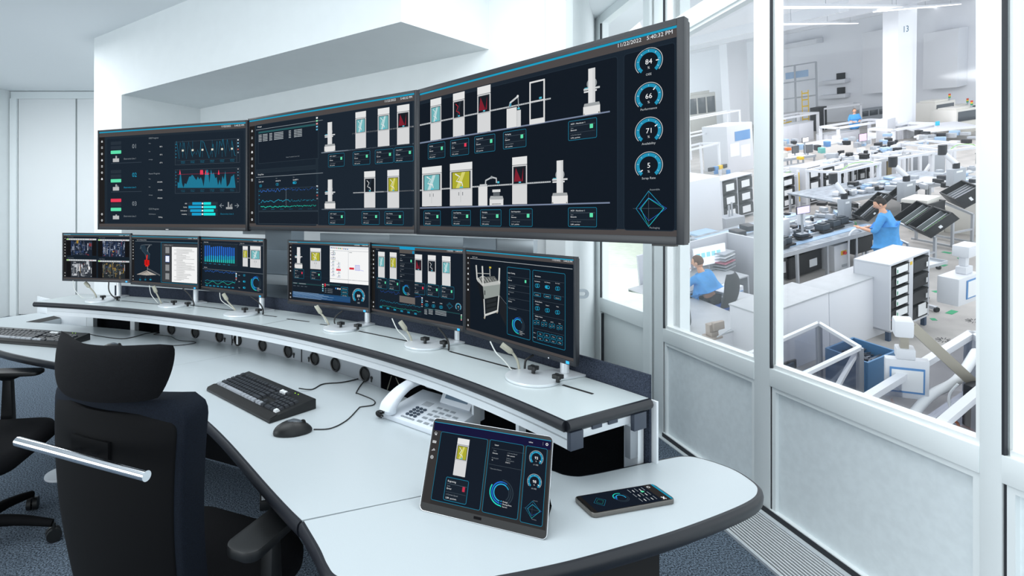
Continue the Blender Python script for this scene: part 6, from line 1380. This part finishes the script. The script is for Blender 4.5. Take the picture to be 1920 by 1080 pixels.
for c_,rows in ((0,6),(1,4)):
    x0=f if c_==0 else W*.58; x1=W*.47 if c_==0 else W-f; ch=(Hh-.18-2*f)/rows
    for r in range(rows):
        z0=.18+f+(rows-1-r)*ch; m2=mw@Matrix.Translation((x0+.01,.0,z0+.004)); ww=x1-x0-.02
        bt=thing('storage_bin','black bin in the front bin cabinet, %s column, %s from the top'%(('left','right')[c_],ords[r]),'bin',mw=m2,group='black bins in the front cabinet')
        b=B(); b.box(0,ww,0,dep*.85,0,.02); b.box(0,ww,0,.02,.02,ch*.80); b.box(0,.02,.02,dep*.85,.02,ch*.8); b.box(ww-.02,ww,.02,dep*.85,.02,ch*.8); b.box(0,ww,-.012,.0,ch*.70,ch*.78); part('tub',b,H_BLK,bt)
        if c_==0 and r<5: b=B(); b.box(ww*.22,ww*.88,-.02,-.013,ch*.10,ch*.72); part('document_card',b,H_PAP,bt); b=B(); b.box(ww*.25,ww*.30,-.022,-.020,ch*.2,ch*.5); part('green_mark',b,H_GRN,bt)
        if c_==1 and r==3: b=B(); b.box(ww*.28,ww*.80,-.02,-.013,ch*.15,ch*.9); part('document_card',b,H_PAP,bt)
        if c_==1: b=B(); b.box(ww*.82,ww*.92,-.016,-.012,ch*.15,ch*.45); part('paper_tag',b,H_PAP,bt)
        if c_==0 and r==5:
            b=B(); b.ell((ww*.42,.2,ch*.62),ww*.34,.16,ch*.22); solo('pink_bag',b,mat('bag_pink','e2657c',.6),'pink plastic bag lying in the lowest left bin','bag',mw=m2)
# steel tray table on casters
t,W,s=HT('tray_table','stainless steel tray table on casters behind the bin cabinet','table',(1746,502),(1776,494),.85); b=B(); b.box(-.35,W,0,.7,0,.02); b.box(-.35,W,-.01,0,0,.06); b.box(W-.01,W,0,.7,0,.06); part('tray',b,H_ALU,t)
b=B(); b.box(-.05,.03,.3,.36,-.75,0); part('column',b,H_ALU,t); b=B(); b.bar((-.3,.33,-.78),(W,.33,-.78),.06); b.bar((0,-.1,-.78),(0,.75,-.78),.06); part('foot_frame',b,H_ALU,t)
for x,y in ((W,.33),(0,-.1),(-.3,.33)): b=B(); b.M=Matrix.Translation((x,y,-.81))@Matrix.Rotation(R(90),4,'X'); b.cyl((0,0,-.02),.05,.04,14); part('caster',b,H_BLK,t)
# tilted trays on racks
def tilted(label,p1,p2,dep,h,wd,tilt,inner,nm_,compart=2):
    mw,W,s=frame2(p1,p2,h); t=thing(nm_,label,'crate',mw=mw@Matrix.Rotation(R(tilt),4,'X')); e=.025; hh=wd; b=B()
    b.box(0,W,0,dep,0,e); b.box(0,W,0,e,e,hh); b.box(0,W,dep-e,dep,e,hh); b.box(0,e,e,dep-e,e,hh); b.box(W-e,W,e,dep-e,e,hh); part('tub',b,H_BLK,t,bevel=.004)
    for k in range(1,compart+1): b=B(); b.box(W*k/(compart+1)-.008,W*k/(compart+1)+.008,e,dep-e,e,hh*.7); part('divider',b,H_ALU,t)
    if inner:
        b=B(); 
        for k in range(8): b.box(W*.62,W*.72,dep*(.1+.1*k),dep*(.1+.1*k)+.03,e,hh*.55); b.box(W*.80,W*.9,dep*(.1+.1*k),dep*(.1+.1*k)+.03,e,hh*.55)
        part('circuit_boards',b,mat('board_green','6fae4a',.5),t)
    b=B(); b.box(W,W+.004,dep*.4,dep*.5,hh*.3,hh*.6); part('paper_tag',b,H_PAP,t)
    return t
tilted('left tilted black tray with dividers right of the standing woman',(1684,420),(1712,433),.62,.75,.2,40,1,'tilted_tray'); tilted('right tilted black tray with green boards',(1714,433),(1746,447),.62,.75,.2,40,1,'tilted_tray'); tilted('narrow tilted black tray on the line, just left of the standing woman',(1604,408),(1628,416),.5,.95,.12,42,0,'tilted_tray',1); tilted('narrow tilted black tray on the line behind the grey terminal box',(1622,392),(1644,398),.5,.95,.12,42,0,'tilted_tray',2); tilted('narrow tilted black tray at the rear line, under third gantry',(1668,372),(1692,380),.5,.95,.12,42,0,'tilted_tray',1)
tilted('single tilted black bin with grid insert, near the right mullion',(1777,378),(1808,392),.5,.95,.30,34,0,'tilted_bin',5)
crate('plain black bin standing behind the two tilted trays',(1735,408),(1772,398),24,.5,.9,tag_=False)
def rack(label,p1,p2,hp,dep):
    t,W,s=HT('tilt_rack',label,'rack',p1,p2,0,'aluminium racks below the tilted trays'); Hh=hp*s
    for x in (0,W): 
        for y,z in ((0,Hh*.75),(dep,Hh)): b=B(); b.bar((x,y,.06),(x,y,z),.045); part('post',b,H_ALU,t)
        b=B(); b.bar((x,0,Hh*.75),(x,dep,Hh),.045); part('slope_rail',b,H_ALU,t); b=B(); b.bar((x,-.1,.08),(x,dep+.1,.08),.045); part('foot_rail',b,H_ALU,t)
        b=B(); b.M=Matrix.Translation((x,-.08,.04))@Matrix.Rotation(R(90),4,'Y'); b.cyl((0,0,-.02),.045,.04,12); part('caster',b,H_BLK,t)
    b=B(); b.bar((0,0,Hh*.4),(W,0,Hh*.4),.04); b.bar((0,dep,Hh*.7),(W,dep,Hh*.7),.04); part('cross_rail',b,H_ALU,t)
rack('aluminium rack carrying the pair of tilted trays',(1702,515),(1752,503),80,.9); rack('aluminium rack carrying the single tilted bin',(1785,468),(1822,460),80,.8)
cabinet('cream machine base behind the aluminium racks',(1752,440),(1782,432),48,.6,name='machine_cabinet',top=False,m=H_CREAM)
# white enclosure with document screen hanging on an arm at right
t,W,s=HT('wall_terminal','white terminal cabinet with blue-framed document, hanging at the right mullion','terminal',(1797,576),(1836,561),.55); Hh=54*s; b=B(); b.box(0,W,0,.30,0,Hh); part('housing',b,H_W,t,bevel=.02); b=B(); b.box(W*.35,W*.98,-.01,0,Hh*.18,Hh*.86); part('blue_frame',b,H_BLUE,t); b=B(); b.box(W*.40,W*.95,-.014,-.01,Hh*.23,Hh*.81); part('document',b,H_PAP,t)
b=B(); b.box(W*.50,W*.85,.05,.2,Hh,Hh+.13); b.box(W*.58,W*.76,.08,.18,Hh+.13,Hh+.30); b.box(W*.50,W*1.1,.02,.25,Hh+.30,Hh+.50); part('arm_joint',b,H_W,t,bevel=.02)
# floor markings
tp=[(1785,590,1797,584,'long green tape strip near the bin cabinet foot'),(1748,601,1758,601,'green tape piece left of the long strip'),(1754,549,1764,548,'green tape piece behind the tray table'),(1764,473,1780,476,'thin green tape line below the single bin rack'),(1800,460,1814,464,'thin green tape line at the right mullion'),(1797,486,1803,486,'small green tape dot in the aisle'),(1770,500,1778,497,'small green tape piece beside the tray table')]
for x0,y0,x1,y1,lab in tp: hsolo('floor_tape',lab,'tape',(x0,y0),(x1,y1),0,lambda b,W,s: b.box(0,W,0,.10,.001,.004),H_GRN)
for k,(x,y) in enumerate(((1770,638),(1826,602))):
    a=hq(x,y); b=B(); 
    for j in range(12):
        t_=j*math.pi/6; b.bar((.04*math.cos(t_),.04*math.sin(t_),.003),(.11*math.cos(t_),.11*math.sin(t_),.003),.007,.004)
    solo('floor_vent',b,H_DK,'round slotted floor vent in the aisle, %s of two'%('nearer','farther')[k],'vent',mw=HMAT@Matrix.Translation(a))
# --- foreground: acrylic guards, bin, control arm ---
def rods(name,label,pts,h,m,w_=.045,posts=None,panes=True,extra=()):
    L=[hq(x,y,h) for x,y in pts]; o=L[0].copy(); o.z=0; t=thing(name,label,'guard',mw=HMAT@Matrix.Translation(o)); L=[p-o for p in L]
    for a,b_ in zip(L,L[1:]+L[:1]):
        b=B(); b.bar(a,b_,w_); part('top_rail',b,m,t)
        b=B(); a0=Vector((a.x,a.y,.15)); b0=Vector((b_.x,b_.y,.15)); b.bar(a0,b0,w_); part('lower_rail',b,H_ALU,t)
        if panes: b=B(); n=(b_-a).cross(Vector((0,0,1))).normalized()*.003; b.add([a+n,b_+n,b0+n,a0+n,a-n,b_-n,b0-n,a0-n],[(0,1,2,3),(7,6,5,4),(0,4,5,1),(1,5,6,2),(2,6,7,3),(3,7,4,0)]); part('acrylic_pane',b,G_ACR,t)
    for p in L: b=B(); b.bar((p.x,p.y,0),tuple(p),w_*1.2); part('post',b,H_ALU,t)
    for pa_,ha,pb2,hb in extra: b=B(); b.bar(hq(*pa_,ha)-o,hq(*pb2,hb)-o,w_); part('brace',b,m,t)
    return t
rods('acrylic_guard','clear acrylic guard with aluminium frame at the lower left of the right pane',[(1405,664),(1535,606),(1612,652),(1478,716)],1.15,H_W,.05,extra=[((1609,655),1.1,(1566,732),.75)])
rods('acrylic_guard','clear acrylic guard with thick white rails at the lower right of the right pane',[(1600,762),(1822,626),(1905,676),(1700,850)],1.05,H_W,.085)
block('dark_plate','dark square panel inside the left acrylic guard','panel',(1464,700),(1494,690),18,.03,.5,H_DK); block('floor_plate','pale blue sheet inside the left acrylic guard','sheet',(1500,712),(1522,702),12,.03,.5,H_LBLUE)
t,W,s=HT('parts_bin','blue bin heaped with grey metal parts','bin',(1628,752),(1682,728),.0); dep=.60; Hh=.62; b=B(); e=.03; b.box(0,W,0,dep,0,e); b.box(0,W,0,e,e,Hh); b.box(0,W,dep-e,dep,e,Hh); b.box(0,e,e,dep-e,e,Hh); b.box(W-e,W,e,dep-e,e,Hh); part('tub',b,mat('bin_blue','5a87b0',.5),t,bevel=.006)
mwb=MW[t.name]; b=B(); b.box(e,W-e,e,dep-e,e,Hh*.62); rn=random.Random(4)
for k in range(170):
    c_=Vector((rn.uniform(.08,W-.08),rn.uniform(.08,dep-.08),Hh*.62+rn.uniform(0,.10))); a_=rn.uniform(0,math.pi); L_=rn.uniform(.05,.12); d_=Vector((math.cos(a_),math.sin(a_),rn.uniform(-.3,.3)))*L_; b.bar(c_-d_,c_+d_,rn.uniform(.015,.035),.012)
solo('metal_parts',b,mat('steel_parts','6d727a',.4,.6,noise=.4,nscale=15),'heap of small grey metal parts filling the blue bin','metal parts',mw=mwb,kind='stuff')
# control panel on a beam arm
t,W,s=HT('control_terminal','white control panel with blue-framed document hanging from a beam arm','control panel',(1660,742),(1742,752),.75); Hh=78*s; b=B(); b.box(0,W,0,.10,0,Hh); part('housing',b,H_W,t,bevel=.01); b=B(); b.box(W*.10,W*.90,-.01,0,Hh*.15,Hh*.80); part('blue_frame',b,H_BLUE,t); b=B(); b.box(W*.14,W*.86,-.014,-.01,Hh*.20,Hh*.75); part('document',b,H_PAP,t)
x_=W*.45; b=B(); b.box(x_-.08,x_+.10,0,.16,Hh,Hh+.14); part('clamp',b,H_W,t,bevel=.02); b=B(); b.box(x_-.04,x_+.04,.03,.11,Hh+.14,Hh+.30); part('neck',b,mat('steel_warm','a8a295',.4,.4),t)
b=B(); b.box(x_-.10,x_+.08,-.02,.18,Hh+.30,Hh+.52); part('elbow',b,H_W,t,bevel=.03); i_=MW[t.name].inverted(); e1_=Vector((x_+.06,.08,Hh+.44)); far_=i_@pY(1850,742,6.3); b=B(); b.bar(e1_,far_,.11,.11); part('beam',b,mat('steel_warm','a8a295',.4,.4),t)
# pneumatic unit in the lower right corner
t,W,s=HT('pneumatic_unit','black and grey pneumatic drive with orange rings in the lower right of the right pane','machine',(1775,822),(1836,850),.2); b=B(); b.box(0,W*.8,0,.35,0,.25); part('base',b,H_ALU,t); b=B(); b.box(W*.35,W*.65,.05,.3,.25,.80); part('motor',b,H_DK,t,bevel=.02); b=B(); b.box(W*.72,W*.95,.0,.2,-.1,.75); part('bracket',b,H_GREY,t)
for k in range(2): b=B(); a_=Vector((W*.1+k*.42,0,.22)); b.tube([a_+Vector((.09*math.cos(j*.6),0,.09*math.sin(j*.6))) for j in range(11)],.016,6); part('orange_ring',b,H_ORG,t)
b=B(); b.tube(catmull([Vector((W*.3,0,.8)),Vector((W*.15,-.05,.65)),Vector((W*.3,-.1,.5)),Vector((W*.7,-.1,.55))],6),.014,6); part('steel_hose',b,H_PAP,t)
P=catmull([hq(1695,800,.6),hq(1722,765,.7),hq(1750,738,.8),hq(1795,712,.9),hq(1830,660,1.0)],6); o=P[0].copy(); b=B(); b.tube([p-o for p in P],.055,10); solo('air_duct',b,H_PAP,'thick white air hose inside the right acrylic guard','hose',mw=HMAT@Matrix.Translation(o),smooth=60)
# --- pane 3 slice ---
machine('blue-windowed machine seen in the narrow right-hand pane',(1893,262),(1925,256),90,1.0,wins=1,m=H_W,wcol=H_BLUE)
bench('curved conveyor bench in the narrow right-hand pane',(1890,352),(1930,340),.9,2.2,H_TOP,legs=2); crate('dark crate on the conveyor of the narrow right pane',(1893,310),(1918,304),22,.8,.9,m=H_DK,tag_=False); cabinet('cream cabinet with sloped front in the narrow right pane',(1893,450),(1930,436),80,1.2,name='machine_cabinet',m=H_CREAM)
rods('acrylic_guard','clear acrylic guard corner in the narrow right-hand pane',[(1880,770),(1915,740),(1960,770),(1930,830)],1.0,H_W,.06)

# ---- people ----
def skinmesh(name,J,E,parent,m,sub=2,root=0):
    "J: list of (x,y,z,r[,r2]); E: edges; one continuous skinned surface"
    me=bpy.data.meshes.new(name); me.from_pydata([j[:3] for j in J],E,[]); me.materials.append(m); o=bpy.data.objects.new(name,me); COL.objects.link(o)
    if parent: o.parent=parent
    md=o.modifiers.new('Skin','SKIN'); sv=me.skin_vertices[0].data
    for i,j in enumerate(J): sv[i].radius=(j[3],j[4] if len(j)>4 else j[3]); sv[i].use_root=(i==root)
    md.use_smooth_shade=True; s_=o.modifiers.new('Sub','SUBSURF'); s_.levels=sub; s_.render_levels=sub
    return o
def person(label,mw,K,hair,scale=1.0,bun=False,trousers=True,coat=True):
    "K: joint positions; facing +y"
    t=thing('person',label,'person',mw=mw@Matrix.Scale(scale,4) if False else mw)
    V=lambda n: Vector(K[n])
    J=[];E=[];ix={}
    def add(n,p,r,par=None,r2=None):
        ix[n]=len(J); J.append((p[0],p[1],p[2],r,r2 or r))
        if par is not None: E.append((ix[par],ix[n]))
    pv=V('pelvis'); ch=V('chest'); nk=V('neck'); hd=V('head')
    add('pelvis',pv,.10,None,.09); add('waist',pv.lerp(ch,.5),.10,'pelvis',.08); add('chest',ch,.15,'waist',.11); add('neck0',ch.lerp(nk,.75),.075,'chest'); add('neck',nk,.05,'neck0'); add('jaw',nk.lerp(hd,.5),.055,'neck')
    for s in 'lr':
        sh=V(s+'sh');el=V(s+'el');wr=V(s+'wr'); add(s+'sh',sh,.062,'chest'); add(s+'ua',sh.lerp(el,.5),.048,s+'sh'); add(s+'el',el,.040,s+'ua'); add(s+'fa',el.lerp(wr,.5),.036,s+'el'); add(s+'wr',wr,.025,s+'fa')
        d=(V(s+'hand')-wr).normalized(); pm=wr+d*.05; add(s+'palm',pm,.030,s+'wr',.018)
        side=d.cross(Vector((0,0,1))); side=side.normalized() if side.length>.1 else Vector((1,0,0)); curl=Vector(K.get('curl',(0,0,-1)))
        for k,(o_,ln) in enumerate(((-.030,.058),(-.010,.072),(.010,.078),(.029,.066))):
            b0=pm+side*o_+d*.03; add(s+'f%d'%k,b0,.010,s+'palm'); add(s+'g%d'%k,b0+d*ln*.5+curl*.008,.009,s+'f%d'%k); add(s+'h%d'%k,b0+d*ln*.85+curl*.025,.008,s+'g%d'%k)
        b0=wr+d*.03-side*.03; add(s+'t0',b0,.012,s+'wr'); add(s+'t1',b0+d*.03-side*.025,.010,s+'t0')
        hp=V(s+'hip');kn_=V(s+'kn');an=V(s+'an'); add(s+'hip',hp,.07,'pelvis'); add(s+'th',hp.lerp(kn_,.5),.078,s+'hip'); add(s+'kn',kn_,.058,s+'th'); add(s+'ca',kn_.lerp(an,.4),.055,s+'kn'); add(s+'an',an,.038,s+'ca'); f=Vector(K.get('foot',(0,.16,0))); add(s+'toe',an+f+Vector((0,0,-.05)),.035,s+'an')
    skinmesh('body',J,E,t,M_SKIN,2)
    # head with face
    tf=Vector(K.get('face',(0,1,0))).normalized(); hm=Matrix.Translation(hd)@Vector((0,1,0)).rotation_difference(tf).to_matrix().to_4x4()
    def hf(x,y,z):
        yy=y; 
        if y>0: yy=y*(1-.10*abs(z)); 
        xx=x*(1-.22*max(0,-z)); 
        if y>.75 and abs(x)<.28 and -.35<z<.12: yy+=.22*(1-abs(x)/.28)
        return (xx,yy,z)
    b=B(); b.M=hm; b.ell((0,0,0),.075,.095,.118,20,16,hf)
    for s in (-1,1): b.ell((s*.077,-.005,-.01),.012,.022,.032,8,6)
    h_=part('head',b,M_SKIN,t,smooth=80)
    b=B(); b.M=hm
    for s in (-1,1): b.ell((s*.028,.086,.012),.011,.006,.006,8,6)
    part('eyes',b,H_DK,h_); b=B(); b.M=hm; b.ell((0,.088,-.055),.022,.006,.006,8,6); part('mouth',b,mat('lips','b86a60',.6),h_)
    b=B(); b.M=hm
    b.ell((0,-.012,.020),.083,.100,.112,20,14,lambda x,y,z:(x,y if y<.35 else .35+(y-.35)*(.9 if z>.45 else .1),z if z>-.55 else -.55+(z+.55)*.2))
    if bun: b.ell((.0,-.055,.115),.045,.045,.035,12,8); b.ell((.03,-.04,.125),.03,.03,.025,10,6)
    part('hair',b,hair,t,smooth=80)
    if trousers:
        J2=[(pv.x,pv.y,pv.z,.13,.11)];E2=[]
        for s in 'lr':
            hp=V(s+'hip');kn_=V(s+'kn');an=V(s+'an'); k=len(J2); J2+=[(*hp,.10),(*hp.lerp(kn_,.5),.095),(*kn_,.075),(*kn_.lerp(an,.5),.070),(*kn_.lerp(an,.92),.062)]; E2+=[(0,k),(k,k+1),(k+1,k+2),(k+2,k+3),(k+3,k+4)]
        skinmesh('trousers',J2,E2,t,M_TROU,1)
        b=B(); 
        for s in 'lr':
            an=V(s+'an'); f=Vector(K.get('foot',(0,.16,0))); c_=an+f*.45+Vector((0,0,-.045)); b.M=Matrix.Translation(c_)@Vector((0,1,0)).rotation_difference(f.normalized()).to_matrix().to_4x4(); b.ell((0,0,0),.048,.13,.045,12,8)
        part('shoes',b,H_BLK,t,smooth=80)
    pv=pv+Vector(K.get('drop',(0,0,0)))
    hem=V('hem') if 'hem' in K else pv+Vector((0,0,-.35)); J3=[(*hem,.24,.22),(*hem.lerp(pv,.6),.235,.21),(*pv,.23,.20),(*pv.lerp(ch,.5),.21,.17),(*ch,.20,.15),(*ch.lerp(nk,.62),.10,.09)];E3=[(0,1),(1,2),(2,3),(3,4),(4,5)]
    for s in 'lr':
        sh=V(s+'sh');el=V(s+'el');wr=V(s+'wr'); e_=el.lerp(wr,K.get('cuff',.35)); k=len(J3); J3+=[(*sh,.082),(*sh.lerp(el,.5),.068),(*el,.060),(*e_,.050)]; E3+=[(4,k),(k,k+1),(k+1,k+2),(k+2,k+3)]
    skinmesh('work_coat',J3,E3,t,M_COAT,2,root=2)
    return t
# standing woman at the line, seen from behind, facing up-left
a=hq(1662,523); ang=R(38)
person('standing woman with dark tied-up hair and blue coat, back to viewer, at the line',HMAT@Matrix.Translation(a)@Matrix.Rotation(ang,4,'Z')@Matrix.Scale(1.1,4),dict(pelvis=(0,0,.92),chest=(0,.03,1.22),neck=(0,.06,1.42),head=(0,.10,1.55),face=(-.25,1,-.55),
  lsh=(-.17,.04,1.32),lel=(-.24,.14,1.04),lwr=(-.14,.36,1.08),lhand=(-.10,.46,1.12),rsh=(.17,.04,1.32),rel=(.25,.12,1.05),rwr=(.10,.34,1.02),rhand=(.05,.44,1.04),
  lhip=(-.09,0,.86),lkn=(-.10,.02,.48),lan=(-.10,-.02,.09),rhip=(.09,0,.86),rkn=(.10,.02,.48),ran=(.10,-.02,.09),hem=(0,-.02,.40),cuff=.30),M_HAIRD,bun=True)
b=B(); pc=(HMAT@Matrix.Translation(a)@Matrix.Rotation(ang,4,'Z')@Matrix.Scale(1.1,4)); b.box(-.09,.05,-.004,.004,-.05,.05); solo('circuit_board',b,mat('board_green_dark','3c7a4a',.5),'green circuit board held in the hands of the standing woman','circuit board',mw=pc@Matrix.Translation((0,.47,1.12))@Matrix.Rotation(R(20),4,'Z'))
# seated man, right hand to his face
def seated(hemf=.25,lh=None,face=(-.3,1,-.25),lean=.06):
    return dict(drop=(0,-.03,-.06),pelvis=(0,0,.58),chest=(0,.06+lean,.90),neck=(0,.10+lean,1.10),head=(0,.15+lean,1.24),face=face,
    lsh=(-.17,.08+lean,1.00),lel=(-.22,.34,.80),lwr=(-.08,.36,1.02) if lh else (-.16,.56,.82),lhand=(-.06,.32,1.12) if lh else (-.14,.66,.80),rsh=(.17,.08+lean,1.00),rel=(.25,.24,.78),rwr=(.18,.50,.80),rhand=(.16,.60,.79),
    lhip=(-.10,.02,.54),lkn=(-.14,.44,.52),lan=(-.14,.40,.10),rhip=(.10,.02,.54),rkn=(.14,.44,.52),ran=(.14,.40,.10),hem=(0,.20,.52),cuff=.05)
a=hq(1336,616); mp=HMAT@Matrix.Translation(a)@Matrix.Rotation(R(24),4,'Z')@Matrix.Scale(1.12,4)
person('seated man with short brown hair and blue coat, chin on hand, facing two screens',mp,seated(lh=True),M_HAIR)
a2=hq(1262,660); mp2=HMAT@Matrix.Translation(a2)@Matrix.Rotation(R(-10),4,'Z')@Matrix.Scale(1.12,4)
K2=seated(); K2['hem']=(0.05,.34,.50); person('seated person in blue coat, cut off at left edge of the left pane',mp2,K2,M_HAIRD)
def hallchair(label,mw):
    t=thing('swivel_chair',label,'chair',mw=mw,group='blue and black swivel chairs behind the left pane'); b=B(); q=rrp(-.25,-.25,.25,.25,.1,5); b.hull([(x*.92,y*.92,.42) for x,y in q],[(x,y,.49) for x,y in q]); part('seat',b,mat('seat_blue','3f68b8',.8),t,bevel=.02)
    b=B(); vs=[]
    for side in (0,1):
        for j in range(9):
            v=j/8; wv=.22-.05*abs(v-.25)-(.08*max(0,v-.8)/.2)
            for i in range(7): u=-1+i/3; vs.append((u*wv,-.27-.06*math.sin(v*2.6)+.05*u*u-.03*side-.05*v,.52+.62*v))
    fs=[]
    for side in (0,1):
        for j in range(8):
            for i in range(6): a=side*63+j*7+i; fs.append((a,a+1,a+8,a+7))
    for j in range(8):
        for i in (0,6): a=j*7+i; fs.append((a,a+7,63+a+7,63+a))
    for i in range(6):
        for j in (0,8): a=j*7+i; fs.append((a,a+1,63+a+1,63+a))
    b.add(vs,fs); part('backrest',b,mat('back_darkgrey','3c3e42',.8),t,bevel=.01,smooth=60)
    b=B(); b.tube([(0,0,.08),(0,0,.42)],.03,10); b.bar((0,-.05,.40),(0,-.30,.55),.06,.03); part('column',b,H_BLK,t)
    for k in range(5): a_=k*1.2566; b=B(); b.tube([(0,0,.1),(.29*math.cos(a_),.29*math.sin(a_),.07)],[.03,.018],8); b.ell((.29*math.cos(a_),.29*math.sin(a_),.035),.03,.03,.035); part('base_leg',b,H_BLK,t)
hallchair('blue swivel chair with dark curved back, under the seated man',mp@Matrix.Translation((.03,-.06,0))); hallchair('blue swivel chair mostly hidden under the cut-off person',mp2@Matrix.Translation((0,-.02,0)))
a=hq(1602,262); person('distant worker with short brown hair in blue coat among the white gantries',HMAT@Matrix.Translation(a)@Matrix.Rotation(R(150),4,'Z'),dict(pelvis=(0,0,.92),chest=(0,.02,1.22),neck=(0,.03,1.42),head=(0,.05,1.55),
  lsh=(-.17,0,1.32),lel=(-.24,.08,1.06),lwr=(-.14,.30,1.02),lhand=(-.10,.40,1.0),rsh=(.17,0,1.32),rel=(.24,.08,1.06),rwr=(.12,.30,1.02),rhand=(.08,.40,1.0),lhip=(-.09,0,.86),lkn=(-.10,.02,.48),lan=(-.10,-.02,.09),rhip=(.09,0,.86),rkn=(.10,.02,.48),ran=(.10,-.02,.09),hem=(0,0,.55)),M_HAIR)
